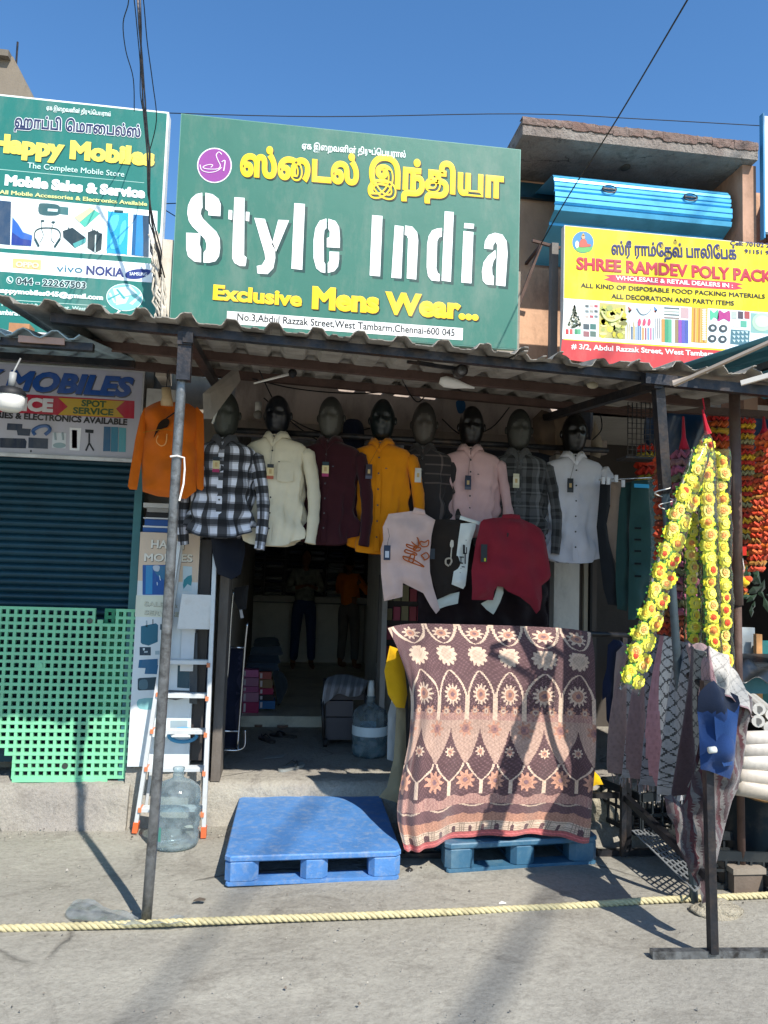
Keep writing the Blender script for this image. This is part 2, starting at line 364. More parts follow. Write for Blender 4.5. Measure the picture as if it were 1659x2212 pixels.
# far-left house top
hb = thing('house_building', 'grey concrete roof block rising behind the left board', 'building', at(20, 200, 8.5))
g = G(); a = at(-60, 118, 8.5); b = at(28, 122, 8.5); c = at(82, 212, 8.5)
g.add([(a[0]-2, 8.5, a[2]), (b[0], 8.5, b[2]), (c[0], 8.5, c[2]-.1), (c[0], 8.5, 2), (a[0]-2, 8.5, 2)] + [(a[0]-2, 11, a[2]), (b[0], 11, b[2]), (c[0], 11, c[2]-.1), (c[0], 11, 2), (a[0]-2, 11, 2)],
      [(0, 4, 3, 2, 1), (5, 6, 7, 8, 9), (0, 1, 6, 5), (1, 2, 7, 6), (2, 3, 8, 7)], '7f7567'); g.build('wall', WALL, hb)
g = G(); g.box(a[0]-2.05, b[0]-.02, 8.42, 8.6, a[2]-.02, a[2]+.05, '6f675c'); g.build('coping', WALL, hb)
g = G(); p = at(30, 100, 8.5); g.tube([(p[0], 8.6, p[2]-.3), (p[0], 8.6, p[2]+.12)], .012, 6); g.build('reinforcing_bar', STEEL, hb)

# --- central shop house: facade with opening, and the room behind ---
cb = thing('shop_building', 'middle clothes shop with its wide open front and dim inner room', 'building', (.6, 5.5, 0))
W1 = 'c9bdb0'
g = G(); g.col = lin('a99d92'); g.c = []
g.box(-.36, 1.95, 5.32, 5.5, 2.60, 3.12, 'b7a79c'); g.box(-.36, 1.66, 5.33, 5.5, 3.12, 3.9, 'a09587'); g.build('wall', WALL, cb)
g = G(); g.box(-.36, 2.3, 5.24, 5.318, 2.56, 2.66, '8d8077'); g.build('lintel', WALL, cb)
g = G(); g.box(-.40, -.34, 5.30, 5.6, .25, 2.56, '6f675f'); g.build('pillar', WALL, cb)
g = G(); g.box(1.96, 2.15, 5.36, 5.50, .25, 2.56, 'c9c3b8'); g.build('door_panel', WALL, cb)
g = G(); g.box(2.16, 2.30, 5.40, 5.5, .25, 2.56, '4c443d'); g.box(2.19, 2.22, 5.37, 5.40, .25, 2.5, '8c8271'); g.box(2.235, 2.25, 5.36, 5.40, .25, 2.5, '2a2826'); g.build('door_frame', WALL, cb)
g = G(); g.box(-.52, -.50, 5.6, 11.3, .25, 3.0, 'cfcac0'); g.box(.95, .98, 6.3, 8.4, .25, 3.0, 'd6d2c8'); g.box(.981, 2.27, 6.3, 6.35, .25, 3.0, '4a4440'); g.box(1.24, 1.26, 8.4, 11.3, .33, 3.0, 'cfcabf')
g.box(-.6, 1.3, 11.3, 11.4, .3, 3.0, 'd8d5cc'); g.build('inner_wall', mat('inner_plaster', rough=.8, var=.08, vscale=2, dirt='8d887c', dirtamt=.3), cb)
g = G(); g.box(-.6, 3.9, 5.5, 11.4, 3.0, 3.06, 'cfcac0'); g.build('ceiling', MATS['inner_plaster'], cb)
g = G(); g.box(-.50, .94, 7.10, 11.3, .24, .345, 'cfcbb8'); g.box(.941, 1.24, 8.41, 11.3, .24, .345, 'cfcbb8'); g.build('floor', mat('floor_tile', rough=.35, var=.08, dirt='5c564c', dirtamt=.5), cb)
g = G(); g.bar((1.12, 9.5, .345), (1.12, 9.5, 2.6), .07, .07, '9d9a94'); g.build('post', PAINT, cb)
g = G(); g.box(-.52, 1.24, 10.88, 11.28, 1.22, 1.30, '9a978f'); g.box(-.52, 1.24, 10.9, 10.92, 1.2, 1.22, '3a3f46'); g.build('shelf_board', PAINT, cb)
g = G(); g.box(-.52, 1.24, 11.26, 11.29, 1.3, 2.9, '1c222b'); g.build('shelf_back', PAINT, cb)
shelf_rows = []
gs = G()
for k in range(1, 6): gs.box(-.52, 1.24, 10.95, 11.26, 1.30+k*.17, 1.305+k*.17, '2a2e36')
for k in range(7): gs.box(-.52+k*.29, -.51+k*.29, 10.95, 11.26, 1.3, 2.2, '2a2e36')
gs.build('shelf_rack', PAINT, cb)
# poster / showcase wall seen left of the beige T-shirt
pc = thing('showcase', 'narrow showcase of small pink and red packets inside the shop on the right', 'showcase', (1.0, 6.6, .9))
g = G(); g.box(.80, 1.20, 6.22, 6.26, .93, 1.64, '3a3434'); g.box(.80, .84, 6.0, 6.22, .25, 1.66, '8b8680'); g.build('back_panel', PAINT, pc)
for i in range(5):
    for j in range(4):
        g = G(); x = .85+i*.066; z = .97+j*.155
        g.box(x, x+.055, 6.18, 6.215, z, z+random.uniform(.09, .13), random.choice(['a84a5e', '8f3f46', 'b08a90', '5d6f7c', '8a7f5e', 'a06b7b', '70404c'])); g.build('packet', PAPER, pc)

# --- right shop house with concrete hood ---
rb = thing('shop_building', 'right shop house with salmon plaster and an overhanging concrete hood', 'building', (2.8, 5.8, 0))
g = G(); g.box(1.66, 4.6, 5.75, 5.95, 3.0, 4.93, 'cfa586'); g.box(3.34, 3.45, 5.2, 5.74, 2.9, 4.825, 'b58f78'); g.box(3.90, 4.6, 5.3, 5.74, 2.9, 4.95, 'b58f78')
g.build('wall', mat('salmon_plaster', rough=.9, var=.16, vscale=3, bump=.3, bscale=30, dirt='6f5543', dirtamt=.75, dscale=2.6, streak=2), rb)
HOOD = concrete('hood_concrete', 'a49e95', '8a7d75', '5c5650', 3, .8, 1.0)
HX0, HX1, HY, HT, HB = 1.595, 3.42, 5.13, 4.974, 4.832
g = G(); nseg = 90; rs = np.random.default_rng(4)
top = [(HX0+(HX1-HX0)*i/nseg, HT-.02+rs.normal(0, .003)) for i in range(nseg+1)]
g.grid([[(x, 5.74, z), (x, HY+.06, z), (x, HY+.012+rs.normal(0, .003), z-.006), (x, HY+.004+rs.normal(0, .003), z-.05), (x, HY+rs.normal(0, .002), HB+.03), (x, HY, HB), (x, HY+.07, HB-.004), (x, 5.74, HB-.004)] for x, z in top])
g.add([(HX0, 5.74, HT-.02), (HX0, HY, HT-.02), (HX0, HY, HB), (HX0, 5.74, HB)], [(0, 1, 2, 3)]); g.add([(HX1, 5.74, HT-.02), (HX1, HY, HT-.02), (HX1, HY, HB), (HX1, 5.74, HB)], [(3, 2, 1, 0)])
g.build('hood', HOOD, rb)
CB = concrete('coping_plaster', '94857c', '84695f', '5f564f', 5, .7, 1.0)
xx = HX0-.004
while xx < HX1:
    w = rs.uniform(.10, .19); w = min(w, HX1+.004-xx); lo_ = HT-rs.uniform(.055, .075); hi_ = HT+rs.uniform(-.006, .003); g = G(); n_ = 6
    g.grid([[(xx+w*i/n_, HY+.07, hi_+rs.normal(0, .002)), (xx+w*i/n_, HY-.001+rs.normal(0, .002), hi_-.004+rs.normal(0, .002)), (xx+w*i/n_, HY-.006+rs.normal(0, .0015), (hi_+lo_)/2), (xx+w*i/n_, HY-.004, lo_+rs.normal(0, .006)), (xx+w*i/n_, HY+.03, lo_)] for i in range(n_+1)]); g.build('coping_brick', CB, rb); xx += w+.0015
g = G(); g.ball((2.50, 5.4, 4.822), .035, .05, .012, col='4a443c'); g.build('soffit_hook', WALL, rb)
# blue rolling shade box
bs = thing('window_shade', 'bright blue folded metal shade box over the yellow board', 'shade', (2.5, 5.6, 4.2))
BLUE = mat('blue_enamel', '56aed6', rough=.32, metal=.25, var=.1, vscale=5, dirt='2b6f92', dirtamt=.4)
f3 = zm(2000, 400, .6462)
TL = at(*f3(325, 462)[0], 5.30); TR = at(*f3(1408, 590)[0], 5.30)
zt = TL[2]; xl, xr = TL[0], TR[0]
prof = [(5.72, zt+.06), (5.30, zt), (5.275, zt-.03), (5.295, zt-.036), (5.265, zt-.042), (5.262, zt-.064), (5.285, zt-.072), (5.25, zt-.080), (5.25, zt-.105), (5.264, zt-.111), (5.25, zt-.117), (5.25, zt-.135), (5.275, zt-.147), (5.235, zt-.16), (5.235, zt-.195), (5.25, zt-.20), (5.235, zt-.205), (5.235, zt-.235), (5.26, zt-.25), (5.24, zt-.262), (5.25, zt-.295), (5.36, zt-.34), (5.36, zt-.36), (5.72, zt-.52)]
g = G(); g.grid([[(x, y, z) for y, z in prof] for x in (xl, xr)]); g.build('shade_panel', BLUE, bs)
g = G(); g.box(xl-.12, xr-.25, 5.70, 5.735, zt+.02, zt+.14); g.build('back_band', TEAL, bs)
for u, v, yy in ((.3, -.1, 5.245), (.76, -.1, 5.245)):
    g = G(); x = xl+(xr-xl)*u; g.tube([(x+.055*math.cos(t), yy-.006, zt+v+.028*math.sin(t)) for t in np.linspace(0, 2*math.pi, 15)], .0045, 5); g.bar((x-.05, yy-.006, zt+v), (x+.05, yy-.006, zt+v), .01); g.build('handle', STEEL, bs)
for u in (.3, .76):
    g = G(); x = xl+(xr-xl)*u; g.tube([(x+.055*math.cos(t), 5.49-.03*math.sin(t)-.03, zt-.415+.02*math.sin(t)-.01) for t in np.linspace(0, 2*math.pi, 15)], .0045, 5); g.build('handle', STEEL, bs)
# grey drain / frame edge left of the yellow board and strut
g = G(); g.box(1.88, 1.93, 5.28, 5.34, 3.0, 4.12, '67625c'); tag(g.build('board_post', PAINT), 'grey upright board holding the left edge of the yellow board', 'post')
g = G(); g.bar(at(1168, 530, 5.4), at(1112, 680, 5.4), .022, .022, '54483f'); g.bar(at(1150, 520, 5.4), at(1210, 536, 5.4), .02, .02, '54483f'); g.bar(at(1168, 530, 5.4), (at(1168, 530, 5.4)[0], 5.75, at(1168, 530, 5.4)[2]), .02, .02, '54483f'); g.bar(at(1112, 680, 5.4), (at(1112, 680, 5.4)[0], 5.75, at(1112, 680, 5.4)[2]), .02, .02, '54483f')
tag(g.build('wall_bracket', RUST), 'rusty angle bracket on the salmon wall right of the green board', 'bracket')
# white board edge, far right
g = G(); pB = at(1651, 250, 5.13); pT = at(1651, 500, 5.13); g.box(pB[0], pB[0]+.5, 5.13, 5.17, pT[2], pB[2], 'dfe6ea'); 
rbx = tag(g.build('light_box', PRINT), 'white shop board cut off at the right edge of the picture', 'sign')
g = G(); g.box(pB[0]-.014, pB[0]-.001, 5.125, 5.17, pT[2]-.05, pB[2]+.02, '2f7fae'); g.build('trim', PRINT, rbx)
# right bay: back wall, tarpaulin
g = G(); g.box(2.30, 4.6, 7.2, 7.3, .24, 4.2, '4b4540'); g.box(4.5, 4.6, 5.3, 7.2, .24, 4.2, '4b4540'); g.box(2.28, 2.30, 5.5, 7.2, .24, 3.0, '5a544d'); g.build('back_wall', WALL, rb)
# lower left house wall between boards
g = G()

# ============================================================ boards
def board(name, label, x0, x1, z0, z1, Y, col, edge='e8e8e4', thick=.05, frame=.012):
    t = thing(name, label, 'sign', ((x0+x1)/2, Y, z0))
    g = G(); g.box(x0, x1, Y+.002, Y+thick, z0, z1, edge); g.build('frame', PAINT, t)
    g = G(); g.add([(x0+frame, Y, z0+frame), (x1-frame, Y, z0+frame), (x1-frame, Y, z1-frame), (x0+frame, Y, z1-frame)], [(0, 1, 2, 3)], col); g.build('panel', PRINT, t)
    return t
GREEN = '316c5d'
YB = 5.1
# ---- Style India
a = at(388, 250, YB); b = at(1130, 320, YB); c = at(372, 690, YB)
si = board('shop_sign', 'large green board reading Style India in white stencil letters', -.793, 1.575, 3.24, 4.70, YB, GREEN, edge='5c8d80', thick=.04, frame=.006)
f2 = zm(650, 400, .9042)
LET = dict(
 S=[[176,411,150,417,127,437,113,468,110,503,117,537,132,560,165,592,188,618,195,640,192,663,182,675,181,720,205,721,235,714,250,692,255,655,253,612,238,583,205,552,178,524,169,505,172,484,177,478],
    [190,411,222,418,248,438,258,462,256,515,203,511,203,494,190,484], [105,588,168,591,165,640,171,660,171,719,140,715,113,692,105,660]],
 t=[[318,431,363,434,361,688,372,697,370,720,366,736,342,735,318,722,308,700,311,600], [293,487,309,489,308,531,291,528], [369,495,385,497,383,538,368,535]],
 y=[[406,522,453,527,478,607,497,655,499,700,490,745,465,771,420,768,417,735,440,730,455,705,452,680,430,605], [512,531,560,533,502,672,484,640]],
 l=[[583,457,630,461,618,752,570,747]],
 e=[[725,525,695,535,676,568,668,620,668,700,680,745,700,762,720,766,720,725,714,717,713,610,716,577,725,568], [733,526,765,536,781,562,785,612,784,655,727,652,727,612,739,607,740,582,733,570], [731,766,760,758,776,738,781,705,781,673,738,671,738,712,731,722]],
 I=[[927,510,973,514,962,781,916,777]],
 n=[[1027,555,1066,560,1056,790,1012,787], [1073,556,1105,561,1126,586,1131,622,1122,795,1080,790,1086,615,1080,600,1071,598]],
 d=[[1236,567,1215,569,1192,578,1177,603,1170,640,1168,740,1174,780,1189,799,1225,803,1226,771,1217,765,1211,745,1215,625,1222,610,1235,605], [1248,493,1288,497,1275,805,1234,800]],
 i=[[1331,580,1375,585,1366,812,1321,808], [1335,545,1378,549,1376,570,1333,568]],
 a=[[1470,588,1503,596,1522,625,1526,680,1516,825,1474,820,1480,642,1472,628,1462,645,1461,662,1422,658,1426,625,1442,598], [1472,664,1440,690,1420,718,1412,760,1416,800,1430,816,1464,820,1466,780,1459,774,1457,742,1464,712,1474,698]])
for k, ps in LET.items():
    g = G()
    for p in ps:
        pts = f2(*p)
        poly(g, [(x+6, y+6) for x, y in pts], YB, '123f3c', 1)
        poly(g, pts, YB, 'f2f4f2', 3)
    g.build('letter', PRINT, si)
YEL = 'f3c818'
text(si, 'ஸ\u0bcd\u0bc8டல\u0bcd', f2(342, 330)[0], f2(868, 372)[0], 54, YB, YEL, .05, shadow=('2a2a1e', .05, .05))
text(si, 'இந\u0bcdதியா', f2(908, 376)[0], f2(1508, 432)[0], 54, YB, YEL, .05, shadow=('2a2a1e', .05, .05))
text(si, 'Exclusive', f2(222, 880)[0], f2(616, 912)[0], 30, YB, YEL, .045, shadow=('2a2a1e', .06, .06))
text(si, 'Mens Wear...', f2(660, 918)[0], f2(1398, 970)[0], 44, YB, YEL, .055, shadow=('2a2a1e', .06, .06))
text(si, 'ஏக இ\u0bc8றவனின\u0bcd திருப\u0bcd\u0bc6பயரால\u0bcd', f2(616, 216)[0], f2(1075, 256)[0], 13, YB, 'dfe9e4', .03)
g = G(); poly(g, f2(286, 934, 1329, 1010, 1327, 1063, 284, 990), YB, 'f2f2ee', 2); g.build('address_strip', PRINT, si)
text(si, 'No.3,Abdul Razzak Street,West Tambarm,Chennai-600 045', f2(330, 974)[0], f2(1292, 1045)[0], 15.5, YB, '1d2022', .018)
g = G(); poly(g, ell(*f2(230, 290)[0], 37.5, 38, 40), YB, 'e6dde8', 2); poly(g, ell(*f2(230, 290)[0], 35, 35.5, 40), YB, '8b3d8d', 3); g.build('emblem', PRINT, si)
g = G()
def stroke(g, pts, Y, r, col, lay=3, n=5):
    P = [at(x, y, Y)-np.array([0, lay*.0011, 0]) for x, y in pts]; g.tube(P, r, n, col)
def curve(pts, k=6):
    n = len(pts); out = []
    for i in range(n-1):
        p0, p1, p2, p3 = [np.array(pts[min(max(i+j, 0), n-1)], float) for j in (-1, 0, 1, 2)]
        for a in range(k):
            t = a/k; out.append(tuple(.5*((2*p1)+(-p0+p2)*t+(2*p0-5*p1+4*p2-p3)*t*t+(-p0+3*p1-3*p2+p3)*t**3)))
    return out + [tuple(pts[-1])]
stroke(g, curve(f2(262, 243, 250, 232, 238, 246, 246, 270, 256, 292, 246, 306, 214, 308, 184, 304, 182, 296, 205, 288, 222, 290, 214, 300)), YB, .003, 'f0e8f0', 4)
stroke(g, curve(f2(166, 288, 174, 312, 205, 322, 240, 316, 262, 300)), YB, .003, 'f0e8f0', 4)
stroke(g, curve(f2(262, 276, 276, 270, 274, 296, 270, 316)), YB, .0035, 'f0e8f0', 4); g.build('monogram', PRINT, si)
# ---- Happy Mobiles board
hm = board('shop_sign', 'upper left green board reading Happy Mobiles with phone pictures', -2.75, -.872, 3.12, 4.70, YB, '1f7067', thick=.10)
f1 = zm(0, 200, .6631)
text(hm, 'ஏக இ\u0bc8றவனின\u0bcd திருப\u0bcd\u0bc6பயரால\u0bcd', f1(280, 362)[0], f1(668, 402)[0], 9, YB, 'dfe9e4', .03)
text(hm, 'ஹாப\u0bcdபி \u0bc6மா\u0bc8பல\u0bcdஸ\u0bcd', f1(88, 462)[0], f1(848, 527)[0], 23, YB, '1d2a55', .035, edge=('eef2f2', .035))
text(hm, 'Happy Mobiles', f1(-60, 606)[0], f1(932, 697)[0], 36, YB, 'f4df5a', .06, shadow=('1a3a33', .05, .05))
text(hm, 'The Complete Mobile Store', f1(165, 712)[0], f1(750, 767)[0], 12, YB, 'c4dcd4', .012)
text(hm, 'Mobile Sales & Service', f1(28, 812)[0], f1(875, 892)[0], 20, YB, 'eef5f3', .07)
text(hm, 'All Mobile Accessories & Electronics Available', f1(-4, 868)[0], f1(888, 942)[0], 8.5, YB, 'd6d890', .03)
g = G()
poly(g, f1(-700, 653, 870, 800, 870, 803, -700, 657), YB, 'a8cfc4', 1)
poly(g, f1(-700, 812, 950, 972, 944, 1256, -700, 1150), YB, 'e9f2ef', 1)
poly(g, f1(-700, 1168, 942, 1292, 940, 1405, -700, 1285), YB, 'eef3f4', 1)
poly(g, f1(-700, 1455, 640, 1545, 640, 1548, -700, 1459), YB, 'b8d8cd', 1)
# phones and gadgets
poly(g, f1(-120, 895, 68, 915, 62, 1178, -120, 1160), YB, '2c4560', 2); poly(g, f1(75, 916, 203, 928, 190, 1185, 68, 1178), YB, 'c9def0', 2)
poly(g, f1(76, 1010, 110, 1050, 140, 1100, 196, 1120, 190, 1182, 70, 1175), YB, '2c5fae', 3); poly(g, f1(72, 1100, 130, 1140, 190, 1150, 189, 1184, 69, 1177), YB, '233a86', 4)
poly(g, smooth(f1(235, 935, 260, 925, 340, 932, 362, 950, 360, 990, 320, 1000, 240, 990), 3), YB, '2f5a5e', 3); poly(g, f1(358, 944, 414, 950, 412, 997, 355, 990), YB, '3b6e70', 2); poly(g, f1(290, 958, 350, 962, 348, 978, 288, 974), YB, 'c8dcda', 4)
poly(g, f1(545, 950, 603, 988, 512, 1070, 450, 1010), YB, '53b39e', 3); poly(g, f1(545, 950, 570, 966, 482, 1040, 450, 1010), YB, 'd2c79c', 4)
poly(g, f1(380, 1092, 438, 1072, 520, 1135, 518, 1160, 452, 1195, 382, 1130), YB, '253a42', 3); poly(g, f1(440, 1170, 519, 1135, 517, 1162, 452, 1195), YB, '4d9c99', 4)
poly(g, f1(530, 1100, 570, 1086, 618, 1112, 612, 1205, 575, 1224, 528, 1195), YB, '24373c', 3); poly(g, f1(574, 1118, 582, 1115, 577, 1222, 571, 1222), YB, 'c7dcd8', 4)
poly(g, smooth(f1(652, 985, 660, 975, 765, 985, 775, 995, 768, 1220, 755, 1232, 655, 1225, 645, 1212), 3), YB, '2aa0d4', 3); poly(g, f1(690, 965, 745, 969, 743, 985, 690, 982), YB, '24484f', 3)
for q in ([670, 1010, 720, 1000, 700, 1080, 665, 1100], [730, 1060, 760, 1030, 755, 1120, 720, 1180], [668, 1150, 700, 1120, 715, 1190, 670, 1200]): poly(g, smooth(f1(*q), 3), YB, '55bce8', 4)
poly(g, f1(805, 992, 900, 1002, 898, 1248, 793, 1238), YB, '1f5c8c', 3); poly(g, f1(826, 998, 872, 1002, 862, 1245, 815, 1240), YB, '2f83ba', 4); poly(g, f1(862, 1000, 900, 1003, 898, 1248, 868, 1246), YB, '27435c', 5)
stroke(g, curve(f1(212, 1150, 212, 1100, 240, 1078, 290, 1074, 340, 1080, 364, 1105, 362, 1150)), YB, .004, '27474d'); stroke(g, curve(f1(212, 1140, 235, 1185)), YB, .007, '27474d'); stroke(g, curve(f1(362, 1140, 330, 1190)), YB, .007, '27474d')
stroke(g, curve(f1(250, 1035, 252, 1080, 262, 1120, 240, 1165)), YB, .002, '27474d'); stroke(g, curve(f1(325, 1040, 312, 1085, 310, 1140, 328, 1165)), YB, .002, '27474d')
for p in f1(258, 1032, 322, 1040): poly(g, ell(*p, 4.5, 2.5, 10), YB, '27474d', 3)
for q in ([388, 1100, 396, 1088], [418, 1078, 412, 1072], [560, 1090, 560, 1078], [586, 1100, 592, 1090]): stroke(g, f1(*q), YB, .003, '27474d')
poly(g, f1(15, 1248, 65, 1251, 64, 1313, 14, 1309), YB, 'dfe6e0', 2); poly(g, f1(78, 1257, 249, 1268, 247, 1328, 77, 1314), YB, 'dfb97a', 2); poly(g, f1(267, 1262, 324, 1266, 322, 1334, 266, 1330), YB, 'e8e2b4', 2)
poly(g, smooth(f1(758, 1370, 765, 1340, 830, 1322, 905, 1328, 900, 1352, 850, 1378, 790, 1382), 4), YB, '1d3177', 2)
poly(g, ell(*f1(752, 1493)[0], 39.5, 29.5, 40, rot=.08), YB, 'e4f2f0', 2); poly(g, ell(*f1(752, 1493)[0], 38, 28, 40, rot=.08), YB, '7fc9c6', 3); poly(g, f1(735, 1545, 700, 1590, 708, 1592, 770, 1545), YB, 'e4f2f0', 2)
for q in ([680, 1440, 790, 1425, 830, 1470, 700, 1500], [655, 1470, 690, 1530, 700, 1528, 668, 1465], [700, 1500, 780, 1490, 760, 1530, 700, 1540], [780, 1530, 850, 1470, 856, 1480, 800, 1540]): poly(g, f1(*q), YB, 'c9ecec', 4)
for q in ([700, 1445, 712, 1443, 760, 1500, 745, 1503], [650, 1500, 720, 1470, 722, 1476, 655, 1510]): poly(g, f1(*q), YB, '3f9a9c', 5)
poly(g, ell(*f1(60, 1388)[0], 7.5, 8, 18), YB, 'cfe6df', 2); poly(g, ell(*f1(60, 1388)[0], 6, 6.5, 18), YB, '1f7067', 3); stroke(g, curve(f1(52, 1376, 54, 1392, 70, 1400)), YB, .005, 'e6f2ee', 4)
g.build('pictures', PRINT, hm)
text(hm, 'vivo', f1(342, 1338)[0], f1(497, 1345)[0], 16, YB, '2c6f86', .0, lay=3)
text(hm, 'NOKIA', f1(520, 1352)[0], f1(748, 1368)[0], 18, YB, '1d2c6e', .035)
text(hm, 'SAMSUNG', f1(782, 1360)[0], f1(888, 1364)[0], 7, YB, 'e6ecf4', .02, lay=4)
text(hm, 'OPPO', f1(95, 1308)[0], f1(235, 1317)[0], 11, YB, 'f0dcb4', .05, lay=4)
text(hm, '044 - 22267503', f1(98, 1412)[0], f1(518, 1440)[0], 14, YB, '17363c', .03, edge=('dceeea', .05))
text(hm, 'happymobiles045@gmail.com', f1(-20, 1462)[0], f1(622, 1508)[0], 10, YB, 'e2f0ec', .05)
text(hm, 'No.3, Abdul Razzak Street, West', f1(10, 1545)[0], f1(520, 1575)[0], 9, YB, 'b8d8cd', .03)
text(hm, 'Tambaram', f1(-30, 1595)[0], f1(130, 1604)[0], 11, YB, 'dceeea', .03)
# ---- Shree Ramdev board
rp = board('shop_sign', 'yellow board reading Shree Ramdev Poly Pack with a red lower band', 1.905, 4.3, 3.27, 4.172, YB, 'efd21c', thick=.06, frame=.006, edge='cfcabf')
g = G()
poly(g, f3(396, 1228, 2800, 1395, 2800, 1630, 385, 1478), YB, 'e6ecec', 1)
poly(g, f3(384, 1483, 2800, 1650, 2800, 1950, 372, 1600), YB, 'c23a3c', 1)
poly(g, ell(*f3(513, 881)[0], 23, 23.5, 30), YB, '3c7fae', 1); poly(g, smooth(f3(470, 915, 510, 905, 560, 912, 575, 905, 560, 935, 513, 946, 475, 935), 3), YB, '5aa35a', 2)
poly(g, smooth(f3(497, 870, 515, 858, 532, 868, 540, 890, 560, 895, 555, 908, 495, 912, 490, 892), 3), YB, 'b55243', 3); poly(g, ell(*f3(514, 850)[0], 4, 4.5, 12), YB, 'c99a78', 4); poly(g, f3(504, 842, 514, 824, 524, 842), YB, 'c9a13c', 4)
poly(g, ell(*f3(476, 895)[0], 4, 8, 12), YB, 'dfe6ea', 3); poly(g, ell(*f3(1084, 880)[0], 4.2, 5, 12), YB, 'a8912e', 1); poly(g, f3(1078, 872, 1084, 848, 1090, 872), YB, 'a8912e', 1)
poly(g, smooth(f3(680, 1098, 700, 1082, 1450, 1128, 1465, 1150, 1448, 1175, 700, 1128), 2), YB, 'c93450', 1)
# product pictures along the white band
def fx(x, y): return f3(x, y)[0]
def dn(x): return (x-400)*.073
random.seed(3)
for i in range(110):
    t = random.random(); w = 1-t; cx = 460+random.uniform(-1, 1)*45*t; cy = 1275+t*135
    poly(g, ell(*fx(cx, cy), 2.2, 2.6, 6), YB, random.choice(['3e4b3c', '55614c', '2d3a2d', 'b9b4a0', '6f7a60']), 2+i % 3)
for x, c_ in ((415, 'b33a3a'), (440, 'c65a52'), (470, '3c8a5c'), (490, '52a27a')): poly(g, [fx(x-9, 1418), fx(x+9, 1419), fx(x+9, 1450), fx(x-9, 1450)], YB, c_, 3)
for r in range(3):
    for k in range(3): poly(g, [fx(527+k*28, 1268+r*32), fx(549+k*28, 1270+r*32), fx(549+k*28, 1286+r*32), fx(527+k*28, 1284+r*32)], YB, ['4d5658', 'b5a49a', 'a84b55', '6f7a7a', '8f8f86'][(r*3+k) % 5], 2)
for k in range(2):
    for r in range(2): poly(g, [fx(515+k*42, 1385+r*45), fx(552+k*42, 1388+r*45), fx(552+k*42, 1422+r*45), fx(515+k*42, 1420+r*45)], YB, ['3c4a52', '8f5a5e', '3c6a62', '566a60'][k*2+r], 2)
poly(g, f3(615, 1255, 778, 1268, 774, 1482, 610, 1470), YB, 'b5ab62', 2)
for i in range(46): poly(g, ell(*fx(random.uniform(620, 770), random.uniform(1275, 1470)), random.uniform(3, 9), random.uniform(3, 8), 8), YB, random.choice(['cfc94a', '8d8748', 'e2db8a', '9aa35a', 'd9c83a']), 3+i % 3)
stroke(g, curve([fx(625, 1310), fx(650, 1355), fx(690, 1370), fx(735, 1350), fx(755, 1310)]), YB, .009, 'e0dc9a', 6)
for k in range(8): poly(g, [fx(785+k*13, 1405+random.uniform(-45, 0)), fx(795+k*13, 1405), fx(795+k*13, 1482+k), fx(785+k*13, 1481+k)], YB, random.choice(['5d7a9a', '8fa0b0', 'b89a52', '3c5a7a', 'd0c0a0']), 2)
stroke(g, curve([fx(845, 1290), fx(870, 1325), fx(905, 1325), fx(935, 1295)]), YB, .004, '8f98a0', 3)
for k in range(3): poly(g, smooth([fx(855+k*30, 1362), fx(865+k*30, 1352), fx(872+k*30, 1370), fx(868+k*30, 1395), fx(852+k*30, 1395)], 3), YB, 'c04a66', 3)
for k, c_ in enumerate(['c98a4a', '9a5a6a', '6f8fae', 'c46a8a', '8a9aa0']): poly(g, [fx(880+k*16, 1410), fx(890+k*16, 1411), fx(890+k*16, 1485), fx(880+k*16, 1484)], YB, c_, 3)
for k in range(4): poly(g, [fx(790+(k % 2)*160, 1275+(k//2)*30), fx(815+(k % 2)*160, 1300), fx(800+(k % 2)*160, 1320)], YB, ['a84a3c', '4a7aae', '7a9a4a', 'c86a4a'][k], 3)
for k in range(3): poly(g, [fx(962+k*11, 1350), fx(966+k*11, 1350), fx(966+k*11, 1478), fx(962+k*11, 1478)], YB, '6a5a52', 3)
for r in range(4): poly(g, [fx(1015, 1282+r*20), fx(1110, 1288+r*20), fx(1110, 1298+r*20), fx(1015, 1292+r*20)], YB, ['5a6466', 'a0a49a', '66706c', '8a7a72'][r], 2)
poly(g, f3(1118, 1285, 1168, 1288, 1168, 1355, 1118, 1350), YB, 'b89a9a', 2)
for k, c_ in enumerate(['c08a4a', '3f8f6a', '55a07a', 'd0d6d0', '8f7a5a', '8a4aa0', '5a5aa8', '4a5a9a']): poly(g, [fx(998+k*21, 1356+k), fx(1018+k*21, 1357+k), fx(1018+k*21, 1500+k), fx(998+k*21, 1499+k)], YB, c_, 3)
poly(g, f3(1185, 1282, 1285, 1290, 1280, 1508, 1182, 1500), YB, 'c69a44', 2)
for k in range(9): poly(g, [fx(1190+k*10, 1290), fx(1195+k*10, 1290), fx(1193+k*10, 1500), fx(1187+k*10, 1500)], YB, ['d8a83a', 'b06a3a', 'd0b070'][k % 3], 3)
for i in range(14): poly(g, ell(*fx(1262, 1300+i*14), 5, 2.4, 8), YB, 'cfd0b8', 4)
poly(g, smooth(f3(1300, 1300, 1322, 1318, 1348, 1300, 1350, 1360, 1325, 1345, 1302, 1365), 3), YB, '52b08a', 3); poly(g, smooth(f3(1355, 1302, 1385, 1318, 1420, 1305, 1422, 1372, 1385, 1355, 1345, 1370), 3), YB, 'a8327a', 3)
for cx, cy in ((1315, 1412), (1380, 1416), (1312, 1478), (1376, 1482)): poly(g, ell(*fx(cx, cy), 9.5, 8.5, 18), YB, '3a4347', 3); poly(g, ell(*fx(cx, cy), 4, 3.5, 12), YB, 'c9d0cf', 4)
